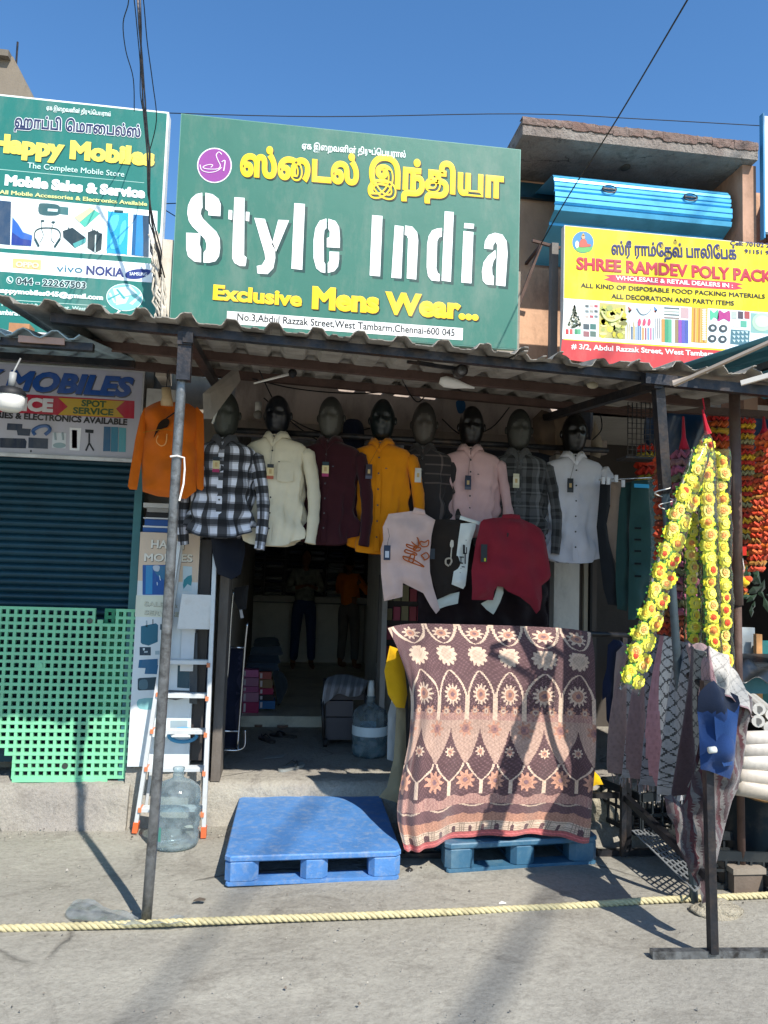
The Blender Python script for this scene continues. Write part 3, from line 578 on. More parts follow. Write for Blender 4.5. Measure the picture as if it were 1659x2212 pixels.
for k, c_ in enumerate(['a8b0a8', '4a3f4a', 'a04a4a']): poly(g, [fx(1432+k*40, 1308), fx(1464+k*40, 1311), fx(1464+k*40, 1356), fx(1432+k*40, 1353)], YB, c_, 3)
for k, c_ in enumerate(['c8cfcc', '5aa088']): poly(g, [fx(1440+k*48, 1366), fx(1478+k*48, 1369), fx(1478+k*48, 1408), fx(1440+k*48, 1405)], YB, c_, 3)
poly(g, f3(1428, 1420, 1545, 1428, 1540, 1520, 1424, 1510), YB, '4a707a', 3)
for i in range(12): poly(g, [fx(1436+i % 4*26, 1432+i//4*26), fx(1456+i % 4*26, 1434+i//4*26), fx(1450+i % 4*26, 1450+i//4*26)], YB, 'b8cdd0', 4)
poly(g, f3(1552, 1318, 1700, 1330, 1700, 1450, 1550, 1440), YB, '7fa7a0', 2); poly(g, ell(*fx(1622, 1375), 22, 20, 24), YB, 'a8c9a8', 3); poly(g, ell(*fx(1622, 1372), 16, 13, 24), YB, 'bcd8b8', 4)
g.build('pictures', PRINT, rp)
text(rp, 'ஸ\u0bcdரீ ராம\u0bcd\u0bc7தவ\u0bcd பாலி\u0bc7பக\u0bcd', fx(690, 955), fx(1464, 985), 25, YB, '1b2460', .035)
text(rp, 'SHREE RAMDEV POLY PACK', fx(472, 1046), fx(1690, 1128), 25, YB, 'b02a3e', .045)
text(rp, 'WHOLESALE & RETAIL DEALERS IN :', fx(714, 1114), fx(1440, 1163), 9, YB, 'f2e6e0', .03)
text(rp, 'ALL KIND OF DISPOSABLE FOOD PACKING MATERIALS', fx(498, 1160), fx(1640, 1230), 9.5, YB, '232a2e', .022)
text(rp, 'ALL DECORATION AND PARTY ITEMS', fx(688, 1228), fx(1448, 1273), 10, YB, '232a2e', .022)
text(rp, 'Cell: 70102 20', fx(1424, 898), fx(1690, 915), 9, YB, '1b2460', .03)
text(rp, '91151 97', fx(1512, 948), fx(1690, 960), 8.5, YB, '1b2460', .03)
text(rp, '# 3/2, Abdul Razzak Street, West Tambaram, Chennai - 600 045', fx(440, 1540), fx(1750, 1612), 11, YB, 'f0d8d2', .03)
# ---- lower left board
YL = 5.26
lo = board('shop_sign', 'lower left white board reading Mobiles and Spot Service above the shutter', -3.1, -.962, 2.352, 2.96, YL, 'b9b8c4', thick=.04, edge='c7c7c7')
f4 = zm(0, 1200, .6028)
def f4p(x, y): return f4(x, y)[0]
text(lo, 'HAPPY MOBILES', f4p(-700, 545), f4p(858, 636), 40, YL, '1c4f9a', .05, shear=.28, shadow=('4a4e58', .05, .07))
g = G(); poly(g, f4(-900, 560, 893, 670, 890, 788, -900, 700), YL, 'b8183a', 1)
poly(g, f4(388, 650, 828, 672, 770, 722, 822, 780, 385, 762, 450, 708), YL, 'c7a22e', 2)
YY = [('27364f', [(50, 818), (150, 824), (148, 852), (205, 856), (198, 902), (118, 898), (112, 866), (45, 862)]), ('1f2b42', [(0, 915), (165, 920), (178, 940), (172, 985), (0, 980)]), ('27364f', [(190, 912), (320, 920), (318, 988), (188, 982)]),
      ('cfd6de', [(350, 880), (440, 884), (436, 985), (345, 980)]), ('e4e6ea', [(462, 846), (540, 850), (528, 1000), (462, 996)]), ('a83a66', [(478, 862), (512, 864), (512, 985), (478, 982)]), ('23272f', [(566, 858), (622, 862), (620, 885), (566, 880)]),
      ('2f5f86', [(690, 840), (735, 842), (732, 1004), (684, 1004)]), ('3d7f9a', [(738, 842), (786, 844), (782, 1008), (735, 1006)]), ('57a0ae', [(790, 846), (838, 850), (834, 1010), (786, 1008)])]
for c_, q in YY: poly(g, [f4p(*p) for p in q], YL, c_, 2)
stroke(g, curve([f4p(235, 895), f4p(222, 868), f4p(262, 842), f4p(315, 838), f4p(332, 865), f4p(300, 895)]), YL, .012, '1f5a9a', 3)
for a_, b_ in (((592, 885), (592, 950)), ((592, 950), (570, 1000)), ((592, 950), (622, 1000))): stroke(g, [f4p(*a_), f4p(*b_)], YL, .005, '23272f')
for x in (370, 420): stroke(g, [f4p(x, 930), f4p(x-5, 880)], YL, .007, '9fb0b8')
poly(g, ell(*f4p(395, 965), 14, 6, 16), YL, '8fa6ae', 3); poly(g, ell(*f4p(206, 1003), 2, 3, 8), YL, '23272f', 2)
g.build('pictures', PRINT, lo)
text(lo, 'SERVICE', f4p(-160, 715), f4p(352, 740), 26, YL, 'e0dcdc', .06)
text(lo, 'SPOT', f4p(540, 703), f4p(704, 713), 13, YL, '3a5a34', .04)
text(lo, 'SERVICE', f4p(484, 752), f4p(752, 765), 13, YL, '3a5a34', .04)
text(lo, 'ALL MOBILE ACCESSORIES & ELECTRONICS AVAILABLE', f4p(-640, 745), f4p(844, 830), 13, YL, '23252c', .04)
g = G(); q0 = at(0, 990, 5.24); g.box(-3.1, -.955, 5.235, 5.257, 2.335, 2.356, 'cfcfcf'); g.build('lower_trim', PAINT, lo)

# ============================================================ awning over the pavement
aw = thing('shop_awning', 'long low awning of weathered grey ribbed sheets before the clothes shop', 'awning', (.5, 3.6, 0))
def roofz(y, x=0): return 2.735-.03*x+(y-3.47)*.118
def rib(x, w=.195, h=.032):
    t = (x/w) % 1.0
    return h*max(0, min(1, (.23-abs(t-.5))/.11))
rs = np.random.default_rng(11)
edges = [-1.25, -.47, .31, 1.09, 1.86, 2.62]
for k in range(5):
    x0, x1 = edges[k]-.03, edges[k+1]+.03; g = G(); ysl = [3.44, 3.46, 3.6, 3.9, 4.3, 4.7, 5.30]; lift = .003*(k % 2)+.002
    jag = [rs.normal(0, .012 if k < 3 else .03) for _ in range(200)]
    P = []
    nx = 84
    for i in range(nx+1):
        x = x0+(x1-x0)*i/nx
        P.append([(x, y + (jag[i//3] if j == 0 else 0) + (.02 if k % 2 else 0), roofz(y, x)+rib(x+.17)+lift+.012*math.sin(x*3+y*2.2)*(k > 2)-(.010 if y < 3.5 and k > 2 else 0)*math.sin(x*19)) for j, y in enumerate(ysl)])
    g.grid(P); g.build('roof_sheet', SHEET, aw, smooth=False, solid=.004)
g = G(); g.bar((-1.07, 3.56, 2.750), (1.86, 3.56, 2.662), .04, .04); g.build('front_beam', STEEL, aw)
g = G(); g.bar((-1.12, 4.25, 2.838), (2.5, 4.25, 2.73), .04, .05); g.build('purlin', RUST, aw)
g = G(); g.bar((-1.12, 4.95, 2.918), (2.5, 4.95, 2.81), .05, .05); g.build('purlin', RUST, aw)
for x in (-.46, 1.80):
    g = G(); g.bar((x, 3.50, 2.69-.03*(x+.46)), (x, 5.3, 2.86-.03*(x+.46)), .045, .045); g.build('rafter', STEEL, aw)
g = G(); g.bar((1.72, 3.5, 2.64), (3.4, 3.62, 2.62), .045, .05); g.build('front_beam', STEEL, aw)
# left leaning post
pt = G(); P0 = gr(315, 1998); P1 = np.array([-.475, 3.55, 2.69])
pts = [P0+(P1-P0)*t+np.array([.006*math.sin(t*5), 0, 0]) for t in np.linspace(0, 1, 12)]
pt.tube(pts, [.024]*7+[.0225]*5, 12); post = pt.build('post', GALV, aw, smooth=True)
g = G(); g.bar((P1[0], 3.55, 2.50), (P1[0], 3.55, 2.705), .06, .06, 'aaaaaa'); g.box(P1[0]-.032, P1[0]+.032, 3.512, 3.52, 2.66, 2.72); g.build('post_sleeve', STEEL, aw)
g = G(); w = P0+(P1-P0)*.80; g.tube([w+np.array([-.03, -.026, .0]), w+np.array([.0, -.03, .005]), w+np.array([.03, -.01, 0]), w+np.array([.034, 0, -.05]), w+np.array([.032, 0, -.12]), w+np.array([.02, -.02, -.2])], .0045, 6); g.build('wire_tie', mat('white_wire', 'd8d4cc', rough=.5), aw)
# right leaning post
P0 = gr(1500, 1950); P1 = np.array([1.82, 3.55, 2.62]); g = G()
g.tube([P0+(P1-P0)*t for t in np.linspace(0, 1, 10)], [.021]*9+[.021], 12); g.build('post', mat('blue_grey_pipe', '4c5a62', rough=.45, metal=.4, var=.2, dirt='2f2b28', dirtamt=.6, dscale=10), aw, smooth=True)
g = G(); g.bar(P0+(P1-P0)*.80, P1, .048, .048); g.build('post_sleeve', STEEL, aw)
w = P0+(P1-P0)*.775; g = G(); g.tube([w+np.array([.045*math.cos(t)-.01*t/3, -.03+.02*math.sin(t), .01*t-.03]) for t in np.linspace(0, 14, 40)], .003, 5); g.build('wire_tie', MATS['white_wire'], aw)
# --- neighbour awning on the left
la = thing('shop_awning', 'lower corrugated blue-grey awning over the mobile shop, partly behind the big awning', 'awning', (-2, 4.6, 2.9))
g = G(); q = at(185, 752, 4.5)
P = []
for i in range(101):
    x = -3.4+i*(2.45)/100; P.append([(x, y, 2.685+(y-3.58)*.19+.02*math.sin(x*46)) for y in (3.58, 3.8, 5.2)])
g.grid(P); g.build('roof_sheet', mat('pale_blue_sheet', '9fb4ba', rough=.6, metal=.2, var=.2, dirt='54534e', dirtamt=.5), la, solid=.005)
g = G(); g.bar((-3.4, 3.64, 2.65), (-.9, 3.64, 2.65), .04, .035); g.bar((-3.4, 4.6, 2.83), (-.9, 4.6, 2.83), .04, .04); g.build('beam', STEEL, la)
g = G(); g.box(-1.22, -1.02, 3.60, 3.61, 2.645, 2.675, 'b08f80'); g.box(-1.9, -1.3, 3.60, 3.61, 2.65, 2.672, 'a8c2cc'); g.build('fascia_strip', PAINT, la)
g = G(); g.box(-2.9, -1.2, 5.0, 5.25, 3.06, 3.075, '6f665c'); g.box(-1.72, -1.60, 4.9, 5.0, 3.03, 3.12, 'a9764f'); g.build('ledge_board', PAINT, la)
# --- neighbour awning on the right
ra = thing('shop_awning', 'right neighbour awning of teal sheets on thin pipes above the garlands', 'awning', (3, 4, 0))
TEALS = mat('teal_roof_sheet', '5f9fb0', rough=.6, var=.2, dirt='4b5450', dirtamt=.6)
g = G(); P = []
for i in range(61):
    x = 2.30+i*1.8/60; P.append([(x, y, 2.86+(y-3.3)*.10+.018*math.sin(x*48)) for y in (3.30, 4.2, 5.2)])
g.grid(P); g.build('roof_sheet', TEALS, ra, solid=.005)
g = G(); g.bar((2.0, 4.0, 2.80), (4.0, 4.0, 2.80), .045, .05); g.build('beam', RUST, ra)
g = G(); g.bar((2.0, 4.9, 2.84), (4.0, 4.9, 2.84), .045, .05); g.build('beam', RUST, ra)
g = G(); g.bar((2.44, 3.4, 2.77), (2.44, 5.0, 2.86), .035, .035); g.build('rafter', STEEL, ra)
b0 = gr(1603, 1918); b1 = np.array([2.46, 3.92, 2.80]); g = G(); mid = b0+(b1-b0)*.55
g.tube([mid, b1], .030, 12); g.build('post', mat('brown_pipe', '6d5a52', rough=.5, metal=.3, var=.2, dirt='8a7f76', dirtamt=.5, dscale=8), ra, smooth=True)
g = G(); g.tube([b0, mid], .021, 12); g.build('lower_post', RUST, ra, smooth=True)
g = G(); g.box(b0[0]-.09, b0[0]+.08, b0[1]-.07, b0[1]+.08, 0, .10, '6f6256'); g.box(b0[0]-.10, b0[0]+.09, b0[1]-.08, b0[1]+.09, .10, .13, '8b8072'); g.build('post_base', WALL, ra)
TAN = mat('tan_pipe', 'a79a8c', rough=.5, var=.15, dirt='5d5248', dirtamt=.5)
g = G(); g.bar(at(1455, 832, 3.3), at(1700, 722, 3.0), .03, .012); g.build('brace', TAN, ra)
g = G(); g.bar(at(1450, 828, 3.32), at(1495, 815, 3.32), .028, .02); g.build('brace', TAN, ra)
g = G(); g.bar(at(1600, 828, 3.3), at(1700, 800, 3.2), .022, .022); g.build('brace', mat('light_pipe', 'c4bfb6', rough=.5, var=.15), ra)
# ceiling brackets and the slanting board at the left post
g = G(); g.add([at(438, 850, 4.2), at(500, 800, 4.5), at(505, 822, 4.5), at(440, 905, 4.2), at(455, 850, 4.25), at(515, 800, 4.55), at(520, 822, 4.55), at(458, 905, 4.25)], [(0, 1, 2, 3), (4, 7, 6, 5), (0, 4, 5, 1), (3, 2, 6, 7), (0, 3, 7, 4), (1, 5, 6, 2)], '8d857b')
g.build('slanted_board', PAINT, aw)

# ============================================================ lamps, cables, fittings under the awnings
def lampthing(name, label, cat, parts, loc):
    t = thing(name, label, cat, loc)
    for nm, gg, m, sm in parts: gg.build(nm, m, t, smooth=sm)
    return t
WHITEP = mat('white_plastic', 'dedbd2', rough=.35, var=.05, spec=.5, dirt='8f887a', dirtamt=.25)
c = at(22, 868, 3.5)
g1 = G(); g1.lathe([(0, -.045), (.037, -.042), (.054, -.028), (.059, 0), (.059, .028), (.056, .030)], c, 28)
g2 = G(); g2.lathe([(.063, .028), (.063, .042), (.045, .061), (.016, .069), (0, .069)], c, 28)
g3 = G(); g3.tube([c+np.array([0, 0, .065]), c+np.array([.004, 0, .13])], .015, 10); g3.tube([c+np.array([.004, 0, .13]), c+np.array([.01, .06, .21])], .004, 6)
g4 = G(); g4.ball(c+np.array([0, 0, .016]), .047, col='f0e2c0')
lampthing('hanging_lamp', 'white bowl lamp with a black rim hanging before the lower mobile board', 'lamp', [('bowl', g1, WHITEP, True), ('rim', g2, WIRE, True), ('holder', g3, mat('lamp_holder', '8f8f8c', rough=.5), True)], c)
a, b = at(950, 822, 4.1), at(1025, 838, 4.1)
g = G(); g.tube([a, a+(b-a)*.15, a+(b-a)*.45, a+(b-a)*.75, b], [(.01, .02), (.022, .035), (.02, .03), (.01, .014), (.004, .006)], 12); tag(g.build('street_lamp_head', WHITEP, smooth=True), 'white plastic lamp head hanging under the awning over the pink shirt', 'lamp')
a, b = at(548, 828, 4.4), at(625, 808, 4.4)
t = thing('tube_light', 'thin white tube light on a black round holder under the awning over the cream shirt', 'lamp', a)
g = G(); g.tube([a, b], [.005, .009], 8); g.build('tube', WHITEP, t, smooth=True); g = G(); g.ball(at(632, 806, 4.4), .026, col='2b2b2b'); g.build('holder', WIRE, t, smooth=True)
c = at(995, 803, 3.95); t = thing('spotlight', 'round dark floodlight fixed to the awning beam above the white lamp head', 'lamp', c)
g = G(); g.tube([c+np.array([0, -.03, 0]), c+np.array([0, .05, .01])], .034, 16); g.build('housing', STEEL, t, smooth=True); g = G(); g.tube([c+np.array([0, -.034, 0]), c+np.array([0, -.028, 0])], .024, 16); g.build('lens', GALV, t, smooth=True)
g = G(); g.bar(at(880, 780, 3.9), at(985, 797, 3.95), .02, .02); g.build('arm', STEEL, t)
c = at(1280, 832, 4.0); g = G(); g.ball(c, .034, .02, .02, col='b0a890'); tag(g.build('junction_cap', PAINT, smooth=True), 'small cream dome fixed under the right end of the awning', 'fitting')
for (x, y, l) in ((558, 882, 'small white bulb holder on the wall left of the cream shirt mannequin'), (846, 832, 'small white bulb holder under the awning above the orange shirt')):
    c = at(x, y, 5.1); t = thing('bulb_holder', l, 'bulb holder', c, 'bulb holders under the awning'); g = G(); g.tube([c+np.array([0, 0, .04]), c+np.array([0, 0, -.02])], .022, 12); g.build('socket', WHITEP, t, smooth=True); g = G(); g.ball(c+np.array([0, -.01, -.045]), .03, col='8d8880'); g.build('bulb', PLAST, t, smooth=True)
# white stick by the plaid mannequin
g = G(); g.bar(at(459, 915, 4.6), at(478, 858, 4.6), .028, .01, 'b9bab2'); tag(g.build('pale_strip', PAINT), 'pale flat slat leaning on the grey head of the plaid shirt mannequin', 'strip')
def wire(name, label, pts, r, m=WIRE, k=5, n=5, grp=None):
    P = [at(*p) for p in pts]; Q = []
    C3 = [np.array(p) for p in P]; L = len(C3)
    for i in range(L-1):
        p0, p1, p2, p3 = C3[max(i-1, 0)], C3[i], C3[i+1], C3[min(i+2, L-1)]
        for a in range(k):
            t = a/k; Q.append(.5*((2*p1)+(-p0+p2)*t+(2*p0-5*p1+4*p2-p3)*t*t+(-p0+3*p1-3*p2+p3)*t**3))
    Q.append(C3[-1]); g = G(); g.tube(Q, r, n); return tag(g.build(name, m, smooth=True), label, 'cable', grp)
wire('overhead_wire', 'long black overhead wire running from the top right sky down to the wall bracket', [(1168, 528, 5.4), (1230, 420, 5.0), (1330, 262, 4.2), (1485, 0, 3.2), (1700, -370, 2.4)], .0045)
wire('overhead_wire', 'thin wire stretched level over the boards from the left board to the right edge', [(355, 244, 5.2), (700, 252, 5.3), (1130, 246, 5.3), (1400, 258, 5.3), (1700, 275, 5.2)], .0035)
wire('overhead_wire', 'short wire crossing the gap between the two green boards halfway up', [(355, 440, 5.3), (390, 439, 5.3), (420, 438, 5.3)], .0035); wire('overhead_wire', 'slanting short wire in the gap between the two green boards', [(354, 452, 5.3), (400, 480, 5.3)], .0035)
tops = [((278, 0), (266, 50), (272, 110), (288, 170), (290, 240), 'outermost left black wire of the bundle coming down beside the mobile board'), ((290, 0), (297, 70), (303, 140), (303, 200), (308, 235), 'second wire from the left in the bundle over the mobile board'),
        ((310, 0), (318, 90), (330, 180), (338, 260), (322, 330), 'loose outer right wire curving away from the bundle over the mobile board')]
for *pp, l in tops: wire('hanging_wire', l, [(pp[0][0]-10, -60, 3.9), (*pp[0], 4.1), (*pp[1], 4.3), (*pp[2], 4.5), (*pp[3], 4.7), (*pp[4], 4.9)], .0032, grp='wires coming down beside the mobile board')
t = thing('wire_bundle', 'thick twisted bundle of grey wires hanging between the two green boards', 'wires', at(345, 690, 4.95))
rs = np.random.default_rng(5)
for i in range(4):
    g = G(); o = rs.normal(0, 2.5, 9); pp = [(298, -20), (304, 60), (308, 130), (312, 220), (318, 330), (322, 420), (330, 480), (345, 545), (352, 600)]
    g.tube([at(x+o[j]*(1+j*.12), y, 4.3+.08*j) for j, (x, y) in enumerate(pp)], .005, 5); g.build('wire', STEEL, t, smooth=True)
TWIG = mat('frayed_sheath', 'bdb4a4', rough=.8, var=.35, vscale=30)
for i in range(26):
    g = G(); x0 = 336+rs.normal(0, 5); P = []
    yy = rs.uniform(500, 560); n = 8
    for j in range(n+1): P.append(at(x0+j*rs.uniform(.8, 3.0)+rs.normal(0, 3.5), yy+(700-yy)*j/n, 4.95+rs.normal(0, .015)))
    g.tube(P, rs.uniform(.004, .011), 5); g.build('frayed_wire', TWIG if i % 6 else STEEL, t, smooth=True)
for i, (l, pts) in enumerate([
    ('cable sagging behind the heads from the cream to the maroon mannequin', [(570, 860, 5.0), (620, 900, 5.15), (680, 930, 5.2), (745, 935, 5.2), (800, 925, 5.2)]),
    ('cable crossing high behind the maroon and orange mannequins', [(545, 818, 4.9), (640, 840, 5.1), (760, 850, 5.2), (870, 845, 5.2), (960, 850, 5.2)]),
    ('cable looping above the head of the dark checked mannequin', [(860, 800, 4.8), (885, 850, 4.9), (905, 868, 5.0), (930, 840, 5.0), (960, 815, 4.9)]),
    ('cable slanting behind the pink shirt mannequin', [(955, 905, 5.2), (1000, 940, 5.2), (1060, 925, 5.2), (1100, 880, 5.2)]),
    ('cable slanting under the awning towards the left post', [(560, 800, 4.8), (600, 880, 5.0), (640, 920, 5.2), (700, 960, 5.2)]),
    ('cable running level under the awning over the right mannequins', [(960, 852, 5.1), (1060, 862, 5.1), (1180, 868, 5.1), (1290, 858, 5.1)]),
    ('cable looping down at the right end of the mannequin row', [(1270, 850, 5.0), (1292, 880, 5.0), (1300, 925, 5.0), (1280, 950, 5.0)])]):
    wire('awning_cable', l, pts, .0045, grp='cables under the awning')
g = G(); g.tube([(-.42, 5.0, 2.545), (2.2, 5.0, 2.545)], .02, 10); tag(g.build('hanging_rail', STEEL, smooth=True), 'black pipe rail behind the heads that carries the row of shirt mannequins', 'rail')
for x in (-.3, 1.2, 2.1):
    g = G()
# fan / mesh basket at the right
c = at(1385, 920, 4.6); t = thing('wire_basket', 'dark hanging mesh basket left of the right awning post', 'basket', c)
g = G()
for i in range(7): g.bar(c+np.array([-.09+i*.03, 0, -.19]), c+np.array([-.09+i*.03, 0, .19]), .005)
for i in range(12): g.bar(c+np.array([-.09, -.003, -.19+i*.034]), c+np.array([.09, -.003, -.19+i*.034]), .004)
g.build('mesh', STEEL, t); g = G(); g.box(c[0]-.11, c[0]+.11, c[1]-.02, c[1]+.12, c[2]-.215, c[2]-.2); g.build('tray', STEEL, t)

# ============================================================ mannequins in shirts
def plaid(x, z, kind):
    if kind == 'buffalo':
        a = .5+.5*math.sin(x*2*math.pi/.085+.6); b = .5+.5*math.sin(z*2*math.pi/.10)
        a = min(1, max(0, (a-.25)*1.8)); b = min(1, max(0, (b-.25)*1.8)); v = .02+.68*a*b+.10*(a+b)*.5
        if abs((x+.02) % .085-.0425) < .0035 or abs(z % .10-.05) < .0035: v = v*.35+.10
        return (v*.93, v*.95, v*1.06)
    if kind == 'check':
        v = np.array([.028, .024, .024])
        if (x+.01) % .055 < .005: v = v+np.array([.06, .045, .04])
        if z % .062 < .005: v = v+np.array([.06, .045, .04])
        return tuple(v)
    if kind == 'tartan':
        v = .022+.035*((x+.03) % .09 < .045)+.03*(z % .085 < .04)+.05*(abs(x % .09-.06) < .006)+.05*(abs(z % .085-.06) < .005)
        return (v, v*1.02, v*1.05)
    if kind == 'stripe':
        v = .62
        if abs((x*1.0) % .05-.025) < .003: v = .34
        return (v*.93, v*.93, v)
def loft_shirt(Y, cx, zn, hem, W=.19, yaw=-.22, col='cccccc', kind=None, seed=0, sleeveL=True, sleeveR=(.62, .02), D=.098, hemw=.19):
    """torso of a shirt: neck, sloping shoulders, chest, waist, curved tails; returns local->world map and parts"""
    H = zn-hem; rs = np.random.default_rng(seed)
    prof = [(0, .058, .062), (-.018, .075, .070), (-.034, .120, .080), (-.052, W*.86, .086), (-.075, W*.97, .09), (-.115, W, .097), (-.20, W*.965, D), (-.30, W*.93, D*1.0), (-.42, W*.90, D*.93), (-.52, W*.95, D*.95), (-.62, hemw, D), (-H, hemw*1.02, D*1.02)]
    zz = np.array([p[0] for p in prof]); hw = np.array([p[1] for p in prof]); hd = np.array([p[2] for p in prof])
    cy_, sy_ = math.cos(yaw), math.sin(yaw)
    def T(x, y, z): return (cx+x*cy_-y*sy_, Y+x*sy_+y*cy_, zn+z)
    nr, nc = 56, 64; P = []; uv = []
    for i in range(nr+1):
        t = i/nr; zt = -H*(t**1.0); row = []
        a = np.interp(-zt, -zz, hw); b = np.interp(-zt, -zz, hd)
        for k in range(nc):
            th = 2*math.pi*k/nc; c, s_ = math.cos(th), math.sin(th)
            x = a*math.copysign(abs(c)**.82, c); y = -b*math.copysign(abs(s_)**.9, s_)
            fade = min(1, max(0, (t-.12)*3))
            fold = .009*math.sin(7*th+seed+t*3)+.006*math.sin(13*th-t*9+seed*2)+.010*math.sin(4*th+t*16+seed*3)*math.sin(t*6)+.004*math.sin(t*47+3*th+seed)*(1-t)
            ff = 1+fade*fold/.12*(.6+.8*t)
            z = zt + (.075*abs(c)**3*max(0, (t-.72)/.28)) - .004*math.sin(t*40+th*3)*0
            row.append(T(x*ff, y*ff, z))
        P.append(row)
    def cf(u, v):
        th = 2*math.pi*v
        x = (th-math.pi/2)*W*.86; z = -H*u
        return plaid(x, z, kind) if kind else lin(col)
    body = G(); body.grid(P, cf, wrap=True)
    parts = {'body': body}
    def sleeve(sx, L, fwd, bend=.10, back=False):
        g = G(); n = 26; pts = []; rad = []
        x0 = sx*(W-.05)
        for i in range(n+1):
            t = i/n; ang = t
            x = x0 + sx*(.045+.055*math.sin(min(1, t*1.3)*1.57) + bend*t*(1-t)*.6)
            y = (.035 if back else 0)+(.09 if back else -.02)*t - fwd*max(0, t-.5)*2
            z = -.085-L*t
            pts.append(Vector(T(x, y, z))); r = .055-.017*t+.002*math.sin(t*24+seed)+.0015*math.sin(t*47+seed*2)
            rad.append((r*1.0, r*.72) if t > .02 else (.02, .02))
        tmp = G(); tmp.tube(pts, rad, 16, cap=False)
        # colour by length and turn
        g.v = tmp.v; g.f = tmp.f
        for i in range(n):
            for k in range(16): g.c.append(plaid(k/16*.36, -L*i/n, kind) if kind else lin(col))
        return g
    if sleeveR: parts['sleeve_r'] = sleeve(1, sleeveR[0], sleeveR[1])
    if sleeveL: parts['sleeve_l'] = sleeve(-1, .58, 0, back=True)
    # collar: two folded leaves and the stand
    cl = G(); colr = lin(col) if not kind else tuple(min(1, v*1.15) for v in plaid(.03, -.03, kind))
    cl.col = colr
    P = []
    for r_, z_, f_ in ((.060, .004, 0), (.058, .020, 0), (.066, .024, 0), (.092, -.018, 1)):
        row = []
        for k in range(33):
            th = -math.pi/2 + math.pi*2*(k+.0)/32; c, s_ = math.cos(th), math.sin(th)
            opn = max(0, 1-abs(((k) / 32)*2-0)*6) + max(0, 1-abs((1-k/32)*2)*6)
            row.append(T(c*r_+(.0), s_*r_*1.05-.012*f_*opn, z_-.035*opn*(1+.8*f_)-.006*max(0, -s_)))
        P.append(row)
    cl.grid(P); parts['collar'] = cl
    pk = G(); P = []
    for i in range(25):
        t = .05+.93*i/24; z = -H*t; b = np.interp(-z, -zz, hd)
        P.append([T(x, -b*(1.0)-.004-(.002 if abs(x) < .01 else 0), z) for x in (-.017, -.015, 0, .015, .017)])
    pk.grid(P, lambda u, v: (plaid(.0, -H*u, kind) if kind else tuple(c_*.93 for c_ in lin(col)))); parts['placket'] = pk
    return T, zz, hd, H, parts
def head_fn(x, y, z):
    # egg skull with jaw, brow, nose, eye hollows, lips; the face looks along -Y
    w = 1-.16*max(0, -z)**1.3 ; x *= w*.84; y2 = y*1.0
    if z < -.2: y2 *= 1-.25*(-z-.2)
    if z < 0: k_ = 1+.42*(-z)**2.2; x *= k_; y2 *= k_
    else: x *= 1-.05*z
    if y < 0:
        f = -y
        nose = math.exp(-(x/.12)**2)*math.exp(-((z+.12)/.20)**2)*.26*(1 if z > -.34 else .3)
        eye = -(math.exp(-((abs(x)-.30)/.15)**2)*math.exp(-((z-.06)/.11)**2))*.20
        brow = math.exp(-((z-.22)/.07)**2)*math.exp(-(x/.55)**2)*.09
        lip = math.exp(-(x/.20)**2)*(math.exp(-((z+.42)/.045)**2)+math.exp(-((z+.52)/.045)**2))*.10
        chin = math.exp(-(x/.22)**2)*math.exp(-((z+.76)/.12)**2)*.07
        cap = .045*(1 if z > .34 else 0)
        y2 -= (nose+eye+brow+lip+chin+cap)*min(1, f*2.2)
    return (x, y2, z)
GREYHEAD = mat('grey_mannequin', rough=.5, var=.12, spec=.4, bump=.05, bscale=20, dirt='3c3d38', dirtamt=.3)
